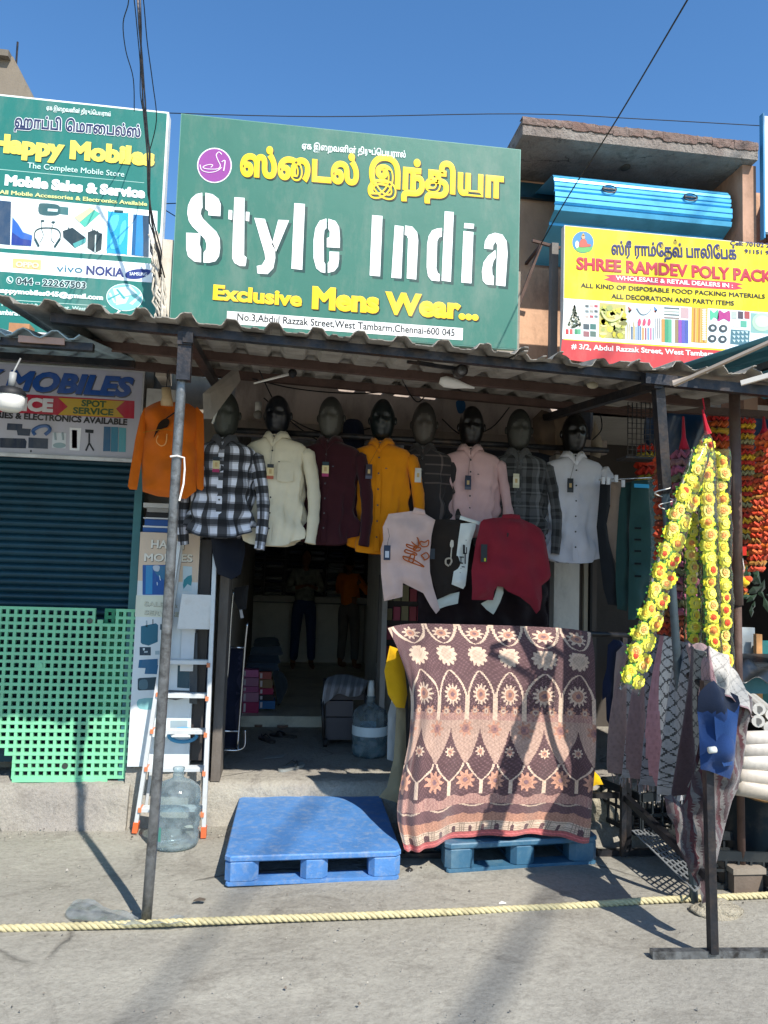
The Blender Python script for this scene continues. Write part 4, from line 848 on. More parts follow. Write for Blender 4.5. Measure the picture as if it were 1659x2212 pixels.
def mannequin(label, px, hy, ny, hemy, Y=4.93, head='565a55', gl=False, col='cccccc', kind=None, seed=0, yaw=-.22, tag_=None, tagpos=(0, 0), pocket=None, buttons=7, W=.20, hemw=.20, sleeveR=(.60, .02), sleeveL=True, bcol='1f1c1a', Hd=None):
    pn = at(px, ny, Y); ph = at(px, hemy, Y); top = at(px, hy, Y)
    t = thing('mannequin', label, 'mannequin', (pn[0], Y, ph[2]), 'shirt mannequins hung in a row under the awning')
    hc = (pn[0], Y-.015, (top[2]+pn[2])/2+.012); hh = (top[2]-pn[2])/2
    g = G(); n_ = Matrix.Rotation(yaw, 3, 'Z')
    def fn(x, y, z): v = n_ @ Vector(head_fn(x, y, z)); return (v.x, v.y, v.z)
    g.ball(hc, .099, .112, max(hh, .11), 40, 34, head, fn)
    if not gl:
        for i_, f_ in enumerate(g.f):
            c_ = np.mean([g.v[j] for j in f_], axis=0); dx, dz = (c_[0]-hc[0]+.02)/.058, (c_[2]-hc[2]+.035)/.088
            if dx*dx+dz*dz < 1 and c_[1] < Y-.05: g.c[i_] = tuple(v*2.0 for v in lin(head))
    hm_ = GLOSSBLACK if gl else GREYHEAD
    h = g.build('head', hm_, t, smooth=True)
    for s_ in (-1, 1):
        e = G(); v = n_ @ Vector((s_*.085, .01, 0)); e.ball((hc[0]+v.x, hc[1]+v.y, hc[2]-.005), .012, .018, .027, 8, 6, head); e.build('ear', hm_, h, smooth=True)
    g = G(); g.tube([(hc[0], Y+.01, hc[2]-.05), (hc[0], Y+.012, pn[2]+.02), (hc[0], Y+.01, pn[2]-.06)], [.047, .048, .062], 16, head); g.build('neck', hm_, t, smooth=True)
    g = G(); g.tube([(hc[0], Y+.03, hc[2]+.06), (hc[0]+.005, 4.985, 2.54)], .005, 6); g.build('hook', STEEL, t)
    T, zz, hd, H, parts = loft_shirt(Y, pn[0], pn[2]+.005, ph[2], W, yaw, col, kind, seed, sleeveL, sleeveR, hemw=hemw)
    sh_ = parts['body'].build('shirt', CLOTH, t, smooth=True)
    parts['collar'].build('collar', CLOTH, sh_, smooth=True, solid=.003); parts['placket'].build('placket', CLOTH, sh_, smooth=True)
    for k in ('sleeve_r', 'sleeve_l'):
        if k in parts: parts[k].build('sleeve', CLOTH, sh_, smooth=True)
    for i in range(buttons):
        z = -.015-(H-.12)*i/(buttons-1) if buttons > 1 else -.1; b = np.interp(-z, -zz, hd); p = T(0, -b-.009, z)
        g = G(); g.tube([(p[0], p[1]-.002, p[2]), (p[0], p[1]+.003, p[2])], .0058, 8, bcol); g.build('button', PLAST, sh_)
    if pocket:
        g = G(); P = []
        for i in range(6):
            z = -.185-.115*i/5; P.append([T(x, -np.interp(-z, -zz, hd)*math.sqrt(max(0, 1-(x/(W*1.03))**2))-.012, z-(.012*(1-abs(x-.085)/.05) if i == 5 else 0)) for x in np.linspace(.038, .135, 6)])
        g.grid(P, lambda u, v: tuple(c_*.96 for c_ in lin(col))); pk = g.build('pocket', CLOTH, sh_, solid=.002)
    if pocket or kind is None:
        p = T(.05, -.122, -.185 if pocket else -.19); g = G(); g.box(p[0]-.006, p[0]+.006, p[1]-.002, p[1], p[2]-.003, p[2]+.003, '23262e'); g.build('chest_mark', PLAST, sh_)
    if tag_:
        tx, tz = tagpos; c = at(tx, tz, Y-.135); g = G(); a_, b_, c_ = tag_
        g.box(c[0]-.021, c[0]+.021, c[1]-.002, c[1]+.001, c[2]-.048, c[2]-.028, c_); g.box(c[0]-.021, c[0]+.021, c[1]-.002, c[1]+.001, c[2]-.028, c[2]+.022, b_); g.box(c[0]-.020, c[0]+.020, c[1]-.002, c[1]+.001, c[2]+.022, c[2]+.045, a_); g.box(c[0]-.008, c[0]+.008, c[1]-.004, c[1]-.002, c[2]-.015, c[2]+.012, 'b89c6a')
        ht = g.build('hang_tag', PAPER, sh_); g = G(); p = T(0, -.085, -.03); g.tube([(c[0], c[1], c[2]+.045), p], .0012, 4, '222222'); g.build('tag_string', PLAST, ht)
    return t
mannequin('grey headed mannequin in a black and white plaid flannel shirt, first of the row', 486, 852, 950, 1163, 4.86, '2c302c', kind='buffalo', seed=1, tag_=('1f2a33', 'c9b98a', 'a02a5a'), tagpos=(467, 1003), W=.20, hemw=.21, yaw=-.1, buttons=5)
mannequin('glossy navy headed mannequin in a cream shirt with a chest pocket', 598, 860, 943, 1180, 4.92, '0b1018', True, 'd6cdb4', seed=2, tag_=('2a2f33', 'd2bf90', 'a8573f'), tagpos=(584, 1018), pocket=True)
mannequin('grey headed mannequin in a plain maroon shirt', 713, 862, 952, 1178, 4.96, '373733', col='35131a', seed=3, tag_=('14323a', 'cdbd8a', '9a2c5c'), tagpos=(703, 1013), bcol='2a1014', yaw=-.26)
mannequin('dark green glossy headed mannequin in a mustard orange shirt', 824, 867, 957, 1197, 4.97, '101a1b', True, 'd0800c', seed=4, tag_=('2a2026', '2e262e', '4f4f5e'), tagpos=(797, 1018), yaw=-.24)
mannequin('grey brown headed mannequin in a dark shirt with thin brown checks', 914, 874, 968, 1150, 5.0, '373430', kind='check', seed=5, tag_=('bdb9b2', 'c4c0b8', 'c4c0b8'), tagpos=(903, 1026), yaw=-.2)
mannequin('black glossy headed mannequin in a pale pink shirt', 1016, 882, 970, 1160, 4.98, '0c0c0d', True, 'c8a4a2', seed=6, tag_=('1d2437', '232c44', '4a4f5e'), tagpos=(1011, 1042), yaw=-.2)
mannequin('grey headed mannequin in a dark tartan shirt, second from the right of the row', 1119, 888, 978, 1176, 4.98, '2e2f2b', kind='tartan', seed=7, tag_=('c0bb9f', 'cfcab2', 'c0bb9f'), tagpos=(1115, 1038), yaw=-.22)
mannequin('black headed mannequin in a white pinstriped shirt with rolled sleeves, last of the row', 1238, 898, 985, 1217, 4.96, '121211', True, kind='stripe', seed=8, tag_=('22262a', '2a2e32', '3a3e42'), tagpos=(1232, 1048), yaw=-.16, sleeveR=(.24, .01), sleeveL=True)
# orange sweatshirt on a cream neck form, hung left of the post
t = thing('sweatshirt_form', 'hanging cream neck form wearing an orange sweatshirt printed with a black arrow mark', 'sweatshirt', at(360, 1080, 4.75))
ORG = 'c2600f'
sw = puff([(330, 872), (345, 866), (362, 870), (380, 868), (408, 872), (425, 884), (432, 900), (430, 945), (428, 1000), (424, 1060), (402, 1078), (340, 1072), (308, 1062), (305, 990), (306, 940), (304, 905), (312, 882)], 4.78, .085, ORG, .018, wr=.012, seed=3).build('shirt_body', CLOTH, t, smooth=True)
puff([(312, 880), (303, 900), (292, 950), (284, 1000), (276, 1050), (280, 1057), (296, 1058), (302, 1020), (308, 980), (314, 930)], 4.76, .04, ORG, .015, seed=5).build('sleeve', CLOTH, sw, smooth=True)
puff([(425, 878), (440, 895), (441, 960), (440, 1055), (436, 1060), (426, 1056), (420, 1000), (418, 950), (416, 900)], 4.77, .04, ORG, .015, seed=6).build('sleeve', CLOTH, sw, smooth=True)
g = G(); c = at(361, 868, 4.78); g.tube([c+np.array([0, 0, -.03]), c+np.array([-.003, 0, .03]), c+np.array([-.01, 0, .085])], [.045, .030, .028], 16, 'd0b58a'); g.build('neck_form', PLAST, t, smooth=True)
g = G(); g.tube([c+np.array([-.01, 0, .08]), c+np.array([-.005, .01, .2])], .003, 5); g.build('hook', STEEL, t)
g = G()
stroke(g, curve(f4(1170, 740, 1135, 765, 1105, 785)), 4.688, .004, '1c1410'); poly(g, smooth(f4(1040, 850, 1060, 810, 1100, 785, 1125, 800, 1115, 840, 1090, 850, 1050, 870, 1020, 915), 3), 4.690, '23170f', 1)
stroke(g, curve(f4(1050, 900, 1040, 940, 1070, 968, 1100, 950, 1108, 890)), 4.688, .004, 'd89a5a'); stroke(g, curve(f4(950, 880, 1010, 868, 1100, 860, 1180, 878)), 4.688, .002, 'a8701f'); g.build('chest_print', CLOTH, sw)

# ============================================================ T-shirts pinned on card below the row
def garment(name, label, cat, pts, Y, thick, col, seed=0, wr=.005, grp=None, colfn=None, soft=.05, m=None, res=.016):
    return tag(puff(pts, Y, thick, col, res, wr=wr, seed=seed, soft=soft, colfn=colfn).build(name, m or CLOTH, smooth=True), label, cat, grp)
f5 = zm(1500, 1450, .6028)
GT = 'T-shirts pinned flat below the mannequins'
def tshirt(label, pts, Y, col, seed, collar=None, prints=None, tagc=None, th=.035):
    t = thing('tshirt', label, 'T-shirt', at(pts[0][0], max(p[1] for p in pts), Y), GT)
    b = puff(pts, Y, th, col, .016, wr=.009, seed=seed, soft=.05).build('shirt_body', CLOTH, t, smooth=True)
    if collar: puff(collar, Y-.01, .03, col, .012, wr=.001, seed=seed+1, soft=.02).build('collar', CLOTH, b, smooth=True)
    return t, b
t, b = tshirt('pale pink beige T-shirt with rust coloured writing pinned left of the dark one', f5(90, 1005, 250, 985, 335, 1005, 400, 1045, 385, 1100, 375, 1150, 370, 1200, 362, 1300, 365, 1390, 385, 1490, 410, 1570, 430, 1640, 405, 1668, 370, 1620, 320, 1530, 185, 1463, 182, 1555, 60, 1583, 50, 1500, 40, 1400, 38, 1240, 55, 1180, 52, 1090, 75, 1040), 4.70, 'c9ada3', 1, f5(245, 1000, 262, 962, 330, 978, 335, 1010))
g = G()
for q in ([232, 1135, 250, 1130, 262, 1150, 285, 1170, 290, 1215, 265, 1210, 240, 1185, 228, 1150], [208, 1205, 250, 1218, 275, 1225, 262, 1240, 215, 1222], [205, 1240, 270, 1265, 268, 1278, 200, 1258], [185, 1285, 240, 1300, 300, 1335, 325, 1355, 290, 1345, 200, 1310], [240, 1270, 262, 1275, 250, 1325, 225, 1315], [302, 1185, 330, 1192, 355, 1180, 350, 1215, 318, 1222, 300, 1205], [305, 1280, 340, 1262, 358, 1290, 330, 1310, 322, 1296], [260, 1225, 300, 1230, 290, 1250, 255, 1245]):
    stroke(g, curve(f5(*q)+[f5(*q)[0]]), 4.664, .0042, 'a8521c', 1)
g.build('lettering', CLOTH, b)
g = G(); c = at(*f5(80, 1262)[0], 4.655); g.box(c[0]-.02, c[0]+.02, c[1]-.002, c[1]+.002, c[2]-.045, c[2]+.045, '232f45'); g.box(c[0]-.012, c[0]+.012, c[1]-.004, c[1]-.002, c[2]-.03, c[2]+.01, 'b9bec8'); ht = g.build('hang_tag', PAPER, b)
g = G(); g.tube([c+np.array([0, 0, .045]), c+np.array([.005, -.004, .08]), c+np.array([.012, 0, .10]), c+np.array([0, .0, .15])], .0015, 4, '222222'); g.build('tag_string', PLAST, ht)
t, b = tshirt('dark brown T-shirt with a light wrench print pinned between the beige and white ones', f5(395, 1042, 480, 1040, 560, 1045, 660, 1048, 672, 1072, 640, 1150, 610, 1230, 590, 1330, 575, 1430, 560, 1505, 500, 1535, 415, 1570, 400, 1500, 380, 1440, 362, 1350, 360, 1290, 375, 1200, 372, 1120), 4.78, '2b241f', 2)
g = G(); stroke(g, curve(f5(490, 1350, 470, 1335, 472, 1305, 500, 1300, 508, 1320, 495, 1345)), 4.742, .006, 'b8ab98', 1); stroke(g, f5(502, 1300, 508, 1225), 4.742, .004, 'c8c0b0'); poly(g, smooth(f5(500, 1225, 498, 1195, 515, 1165, 522, 1200, 518, 1225), 3), 4.742, 'c8c0b0', 1); g.build('wrench_print', CLOTH, b)
g = G()
for q in (f5(380, 1262)[0], f5(348, 1360)[0]): c = at(*q, 4.73); g.box(c[0]-.016, c[0]+.016, c[1]-.002, c[1]+.002, c[2]-.04, c[2]+.025, '2a3138' if q[1] > 1180 else 'a8adb2')
g.build('hang_tag', PAPER, b)
t, b = tshirt('narrow white T-shirt edge with black script beside the dark brown T-shirt', f5(568, 1068, 672, 1062, 665, 1110, 640, 1180, 622, 1270, 612, 1380, 600, 1480, 585, 1503, 508, 1472, 520, 1400, 540, 1290, 552, 1180), 4.75, 'd8dbd3', 3, f5(560, 1040, 568, 1016, 610, 1030, 700, 1058, 690, 1078, 640, 1062), th=.03)
g = G()
for x, y, w, h in ((590, 1240, 14, 60), (575, 1290, 30, 8), (598, 1300, 8, 70), (572, 1330, 22, 9), (570, 1310, 7, 40), (600, 1265, 20, 7), (590, 1210, 6, 6), (604, 1178, 5, 5), (565, 1392, 5, 5), (570, 1365, 5, 5), (585, 1355, 20, 7), (607, 1245, 6, 40)): poly(g, f5(x-w/2, y-h/2, x+w/2, y-h/2+2, x+w/2, y+h/2+2, x-w/2, y+h/2), 4.722, '26262a', 1)
g.build('script_print', CLOTH, b)
t, b = tshirt('wine red T-shirt with a hidden left sleeve pinned under the dark tartan shirt', f5(720, 1042, 780, 1032, 845, 1028, 965, 1035, 1060, 1078, 1100, 1105, 1120, 1140, 1135, 1200, 1150, 1290, 1168, 1415, 1150, 1445, 1105, 1480, 1108, 1560, 1095, 1640, 1070, 1668, 1030, 1610, 960, 1555, 880, 1518, 850, 1490, 812, 1485, 790, 1520, 785, 1577, 642, 1575, 645, 1500, 640, 1380, 655, 1290, 670, 1190, 690, 1110, 700, 1060), 4.70, '82222f', 4, f5(840, 1030, 850, 1008, 905, 1004, 960, 1012, 968, 1040), th=.05)
g = G(); poly(g, f5(876, 1130, 888, 1132, 884, 1155, 875, 1158), 4.648, '1c1214', 1)
c = at(*f5(724, 1260)[0], 4.635); g.box(c[0]-.02, c[0]+.02, c[1], c[1]+.003, c[2]-.06, c[2]+.05, '20262a'); g.box(c[0], c[0]+.012, c[1]-.002, c[1]-.0005, c[2]-.055, c[2]-.035, 'b8b52a'); g.build('hang_tag', PAPER, b)
garment('tshirt', 'loose white sleeve hanging out below the wine red T-shirt', 'sleeve', f5(812, 1483, 850, 1490, 852, 1530, 830, 1590, 800, 1650, 785, 1672, 740, 1640, 702, 1600, 740, 1580, 790, 1560), 4.76, .02, 'c8c8b8', 7, grp='white sleeves showing below the T-shirts')
garment('tshirt', 'white hem showing under the dark brown T-shirt', 'sleeve', f5(412, 1575, 500, 1535, 560, 1522, 550, 1600, 480, 1615, 425, 1635), 4.81, .015, 'cdd2c8', 8, grp='white sleeves showing below the T-shirts')
garment('dark_bag', 'dark navy bag hanging behind the head of the maroon shirt mannequin', 'bag', smooth([(742, 915), (765, 905), (783, 915), (787, 950), (780, 985), (745, 985)], 3), 5.12, .06, '141b2e', 3)
garment('blue_pad', 'small blue pad hanging above the pink shirt mannequin', 'pad', smooth([(985, 868), (1000, 864), (1006, 875), (1002, 890), (990, 892)], 3), 5.12, .02, '1d4668', 4)
garment('paper_bundle', 'brown wrapped bundle between the two rightmost mannequin heads', 'bundle', [(1150, 905), (1170, 885), (1196, 893), (1206, 915), (1212, 960), (1195, 985), (1165, 978), (1152, 945)], 5.14, .06, '6d5c4c', 5, .014)
garment('paper_bundle', 'tan cloth bundle hanging in folds left of the last mannequin', 'bundle', [(1196, 900), (1212, 885), (1226, 900), (1226, 950), (1214, 985), (1200, 960)], 5.1, .05, '7d6a56', 7, .014)
garment('paper_bundle', 'pointed pale cloth corner hanging right of the last mannequin head', 'bundle', [(1285, 905), (1296, 935), (1303, 965), (1296, 990), (1274, 982), (1278, 940)], 5.1, .03, '857a6a', 8, .010)
# dark cloths behind, trousers
garment('trousers', 'dark blue jeans hanging beneath the plaid shirt', 'trousers', [(455, 1150), (525, 1150), (530, 1190), (520, 1240), (500, 1252), (470, 1240), (460, 1200)], 5.05, .05, '151a26', 2)
garment('curtain', 'dark plum curtain hanging behind the T-shirts and above the patterned blanket', 'curtain', [(900, 1150), (1190, 1150), (1185, 1420), (1120, 1440), (900, 1440), (903, 1300)], 5.15, .04, '1f1418', 3, wr=.014)
f6 = zm(2200, 1350, .6102)
GB = 'trousers clipped on hangers at the right end'
garment('trousers', 'black trousers clipped left of the beige pair', 'trousers', f6(330, 940, 395, 940, 392, 1100, 372, 1220, 385, 1330, 420, 1480, 440, 1620, 450, 1760, 380, 1750, 350, 1650, 320, 1400, 305, 1240, 318, 1100), 4.75, .04, '1b1e22', 4, grp=GB)
garment('trousers', 'beige trousers narrowing between the black and the green pairs', 'trousers', f6(400, 945, 485, 942, 470, 1000, 455, 1130, 440, 1300, 432, 1480, 415, 1440, 385, 1330, 370, 1230, 395, 1100), 4.80, .03, 'b39c8a', 5, grp=GB)
garment('trousers', 'dark green trousers leg left of the pair with a blue tag', 'trousers', f6(470, 955, 545, 945, 530, 1100, 515, 1250, 525, 1450, 520, 1720, 505, 1795, 440, 1780, 430, 1600, 432, 1400, 445, 1200, 455, 1050), 4.72, .04, '23403e', 6, grp=GB)
t = thing('trousers', 'dark green trousers in clear film with a bright blue waist tag', 'trousers', at(*f6(620, 1780)[0], 4.66), GB)
b = puff(f6(535, 940, 700, 925, 712, 1050, 728, 1200, 735, 1380, 700, 1500, 640, 1660, 560, 1850, 512, 1850, 515, 1600, 520, 1400, 518, 1250, 528, 1080), 4.68, .045, '2a4a48', .018, wr=.008, seed=7).build('trouser_leg', CLOTH, t, smooth=True)
for y in (1250, 1325, 1400, 1482, 1565): g = G(); c = at(*f6(575, y)[0], 4.635); g.box(c[0]-.022, c[0]+.022, c[1]-.003, c[1]+.004, c[2]-.006, c[2]+.006, '0c1517'); g.build('rip_patch', CLOTH, b)
g = G(); c = at(*f6(600, 975)[0], 4.62); g.box(c[0]-.05, c[0]+.05, c[1]-.003, c[1]+.002, c[2]-.010, c[2]+.014, '2f9fd0'); g.build('waist_tag', PAPER, b)
g = G(); P_ = [at(*p, 4.61) for p in f6(690, 918, 705, 1080, 730, 1200, 738, 1400, 720, 1600)]; Q_ = [at(*p, 4.62) for p in f6(640, 922, 650, 1080, 660, 1200, 662, 1400, 650, 1600)]
g.grid([P_, [(p+q)/2-np.array([0, .02, 0]) for p, q in zip(P_, Q_)], Q_]); g.build('film_sleeve', film('trouser_film', 'ffffff', white=.12), b, smooth=True)
g = G(); g.tube([at(*f6(320, 935)[0], 4.74), at(*f6(715, 915)[0], 4.64)], .006, 6); t = tag(g.build('hanger_bar', CHROME, smooth=True), 'thin chrome hanger bar holding the clipped trousers on the right', 'hanger')
for q in ((350, 935), (382, 938), (435, 922), (480, 955), (700, 930)):
    g = G(); c = at(*f6(*q)[0], 4.66); g.box(c[0]-.01, c[0]+.01, c[1]-.005, c[1]+.01, c[2]-.025, c[2]+.02, 'cfd0d2'); g.build('clip', PLAST, t)

# ============================================================ left side: cabinet, boxes, ladder, jug, plastic grid
fz = zm(450, 2050, .3617)
def fzp(x, y): return fz(x, y)[0]
YC = 5.2
cbn = thing('cabinet', 'white printed cabinet column reading Happy Mobiles beside the teal shutter', 'cabinet', (-.73, 5.3, .37))
g = G(); g.box(-.92, -.536, 5.203, 5.46, .371, 1.874, 'd8d8d4'); g.build('case', PAINT, cbn)
g = G(); g.add([(-.92, 5.2, .371), (-.536, 5.2, .371), (-.536, 5.2, 1.556), (-.92, 5.2, 1.556)], [(0, 1, 2, 3)], 'd3dadb'); g.add([(-.92, 5.2, 1.556), (-.536, 5.2, 1.556), (-.536, 5.2, 1.874), (-.92, 5.2, 1.874)], [(0, 1, 2, 3)], 'd9c1a8')
rect(g, *fzp(262, 915), *fzp(640, 1160), YC, 'd6d8c4', 1); g.build('front_print', PRINT, cbn)
g = G()
poly(g, fz(338, 580, 598, 580, 603, 588, 602, 905, 596, 911, 338, 911, 332, 905, 333, 588), YC, '15529a', 1); poly(g, fz(370, 585, 445, 585, 440, 905, 365, 905), YC, '2a86bd', 2); poly(g, fz(455, 590, 597, 590, 596, 780, 560, 740, 500, 700, 455, 640), YC, '2f6f96', 3)
poly(g, smooth(fz(450, 590, 520, 590, 510, 650, 460, 640), 3), YC, 'b8c2cf', 4); poly(g, fz(490, 770, 498, 770, 500, 805, 493, 805), YC, 'd5e6ee', 4); poly(g, fz(515, 690, 525, 700, 535, 755, 525, 745), YC, 'd5e6ee', 4); poly(g, fz(640, 590, 675, 590, 672, 660, 638, 655), YC, '1f2b3c', 1)
poly(g, fz(780, 590, 880, 600, 878, 870, 775, 870), YC, 'c5d6da', 1); poly(g, smooth(fz(790, 745, 875, 690, 870, 810, 830, 790, 785, 845), 2), YC, '2c8a96', 2)
poly(g, fz(315, 1258, 480, 1225, 505, 1245, 500, 1430, 400, 1472, 330, 1455, 312, 1438), YC, '24647a', 1); poly(g, fz(370, 1195, 385, 1195, 386, 1265, 370, 1265), YC, '9aaab0', 1); poly(g, fz(442, 1180, 452, 1180, 452, 1240, 442, 1240), YC, '3a4448', 1)
poly(g, fz(528, 1235, 568, 1235, 560, 1420, 548, 1420, 545, 1300, 526, 1295), YC, '27485c', 1); poly(g, fz(300, 1488, 424, 1488, 424, 1580, 300, 1580), YC, '20394a', 1); poly(g, fz(335, 1500, 360, 1500, 355, 1525, 340, 1525), YC, 'c8d2d6', 2); poly(g, fz(350, 1535, 390, 1530, 390, 1548, 350, 1550), YC, 'a8b8c0', 2)
poly(g, fz(472, 1530, 520, 1528, 520, 1570, 472, 1572), YC, '9fb2b8', 1)
poly(g, fz(295, 1630, 500, 1618, 500, 1690, 590, 1690, 585, 1790, 355, 1785, 365, 1720, 285, 1718), YC, '1f5f85', 1); poly(g, fz(280, 1840, 300, 1830, 480, 1820, 610, 1835, 625, 1850, 620, 1955, 290, 1968, 278, 1955), YC, '27404c', 1); poly(g, smooth(fz(300, 1860, 380, 1850, 385, 1945, 300, 1950), 3), YC, '4c6a76', 2)
poly(g, smooth(fz(290, 2065, 520, 2060, 520, 2165, 300, 2170), 3), YC, '7fb3b4', 1)
poly(g, fz(722, 1690, 855, 1690, 850, 1945, 715, 1935), YC, '2b4a55', 2); poly(g, fz(860, 1330, 940, 1330, 935, 2120, 850, 2110), YC, '3a4046', 2); poly(g, fz(560, 1960, 850, 1970, 845, 2040, 700, 2075, 560, 2050), YC, '50565a', 3); poly(g, fz(640, 2300, 830, 2300, 826, 2420, 640, 2430), YC, '8fa0a6', 2)
g.build('pictures', PRINT, cbn)
text(cbn, 'HAPPY', fzp(425, 388), fzp(826, 408), 17, YC, 'ece6d8', .03, shadow=('5a5348', .06, .08))
text(cbn, 'MOBILES', fzp(350, 535), fzp(886, 545), 16, YC, 'ece6d8', .03, shadow=('5a5348', .06, .08))
text(cbn, 'SALES &', fzp(350, 1030), fzp(720, 1050), 9, YC, 'c8c8b4', .03, shadow=('6a6a58', .06, .08))
text(cbn, 'SERVICE', fzp(350, 1125), fzp(740, 1150), 9, YC, 'c8c8b4', .03, shadow=('6a6a58', .06, .08))
g = G(); q = at(395, 1588, 5.19); g.tube([q+np.array([.055*math.cos(t)*1.6, -.004, .042*math.sin(t)]) for t in np.linspace(0, 2*math.pi, 24)], .012, 6, '1f86b4'); g.build('blue_ring_print', PRINT, cbn)
g = G(); g.box(-.62, -.538, 5.185, 5.196, .98, 1.27, 'd6d8d8'); g.build('stuck_card', PAPER, cbn)
g = rough_slab('plinth', -.935, -.43, 5.24, 5.5, .373, STEP, 9, .02); tag(g, 'grey concrete plinth under the white printed cabinet', 'plinth')
# flat boxes stacked on the cabinet
random.seed(5)
bz = 1.877
for i, (h, c_, l, dx) in enumerate([(.030, '2b5c9c', 'bright blue flat box at the bottom of the stack on the cabinet', 0), (.012, 'd8dadb', 'white flat box between the two blue ones on the cabinet', .0), (.045, '1f4f92', 'thick blue flat box in the middle of the stack on the cabinet', .01),
                                    (.010, 'd3d4d6', 'thin white box above the thick blue one on the cabinet', .0), (.035, '17181c', 'black flat box in the stack on the cabinet', .015), (.030, '9a9894', 'grey flat box above the black one on the cabinet', .02), (.032, 'c6c5c2', 'topmost white flat box of the stack under the orange sweatshirt', -.005)]):
    g = G(); g.box(-.91+dx, -.645-dx, 5.22, 5.44, bz, bz+h*.93, c_); tag(g.build('flat_box', PAPER), l, 'box', 'flat boxes stacked on the cabinet'); bz += h
g = G(); P_ = at(302, 842, 5.2); g.box(-.93, -.72, 5.2, 5.22, 2.5, 2.83, 'c9c6be'); tag(g.build('white_board', PAINT), 'plain white board behind the top of the orange sweatshirt', 'board')
g = G(); P_ = at(428, 1155, 5.15); g.box(-.533, -.46, 5.24, 5.45, .4, 1.84, '3a3432'); g.box(-.455, -.43, 5.25, 5.4, .4, 1.8, '1c2f48'); g.build('side_board', PAINT, cbn)
# ladder
lad = thing('step_ladder', 'aluminium step ladder with orange end caps in front of the white cabinet', 'ladder', (-.62, 5.05, 0))
lf0, lf1 = np.array([-.838, 5.06, .0]), np.array([-.70, 5.28, 1.80]); rf0, rf1 = np.array([-.402, 5.02, .0]), np.array([-.43, 5.28, 1.82])
lf0 = gr(292, 1797); rf0 = gr(440, 1808); lf1 = at(388, 1172, 5.12); rf1 = at(466, 1168, 5.12); 
ORC = 'd9622e'
for a_, b_ in ((lf0, lf1), (rf0, rf1)):
    g = G(); g.bar(a_, b_, .024, .05, 'b9bcbc', upv=(0, 1, 0)); g.build('rail', ALU, lad)
    g = G(); g.bar(a_-np.array([0, 0, 0]), a_+(b_-a_)*.035, .032, .058, ORC, upv=(0, 1, 0)); g.build('foot_cap', PLAST, lad)
for yl, yr in ((1747, 1757), (1659, 1669), (1578, 1586), (1499, 1508), (1425, 1436)):
    tl = (lf0[2]*0+1); 
    def onrail(a_, b_, py):
        lo_, hi_ = 0, 1
        for _ in range(30):
            m_ = (lo_+hi_)/2; p = a_+(b_-a_)*m_; v = p-CP; y_ = 1106-F*(v@up)/(v@fw)
            if y_ > py: lo_ = m_
            else: hi_ = m_
        return p
    pl, pr = onrail(lf0, lf1, yl), onrail(rf0, rf1, yr)
    g = G(); g.box(min(pl[0], pr[0])+.008, pr[0]-.006, pl[1]-.035, pl[1]+.04, (pl[2]+pr[2])/2-.012, (pl[2]+pr[2])/2+.010)
    for k in range(4): g.box(pl[0]+.01, pr[0]-.01, pl[1]-.03+k*.018, pl[1]-.022+k*.018, (pl[2]+pr[2])/2+.010, (pl[2]+pr[2])/2+.014)
    st = g.build('step', ALU, lad)
    for q, sx in ((pl, 1), (pr, -1)): g = G(); g.box(q[0]-.010+sx*.012, q[0]+.010+sx*.012, q[1]-.037, q[1]+.044, q[2]-.013, q[2]+.0135, 'cf7a50'); g.build('end_cap', PLAST, st)
for dx in (.03, -.03):
    a_ = lf0 if dx > 0 else rf0; b_ = lf1 if dx > 0 else rf1
    g = G(); g.bar((a_[0]+dx, 5.235, .01), (b_[0]+dx*.3, 5.16, b_[2]-.02), .018, .03, upv=(0, 1, 0)); g.build('rear_leg', ALU, lad)
g = G(); ta, tb = at(393, 1283, 5.07), at(459, 1360, 5.07); g.add([(ta[0], ta[1], ta[2]), (tb[0], ta[1], ta[2]-.003), (tb[0]-.012, ta[1]+.01, tb[2]), (ta[0]-.02, ta[1]+.01, tb[2]), (ta[0], ta[1]+.02, ta[2]), (tb[0], ta[1]+.02, ta[2]-.003), (tb[0]-.012, ta[1]+.03, tb[2]), (ta[0]-.02, ta[1]+.03, tb[2])], [(0, 3, 2, 1), (4, 5, 6, 7), (0, 1, 5, 4), (1, 2, 6, 5), (2, 3, 7, 6), (3, 0, 4, 7)], 'a9acac')
g.build('platform', ALU, lad)
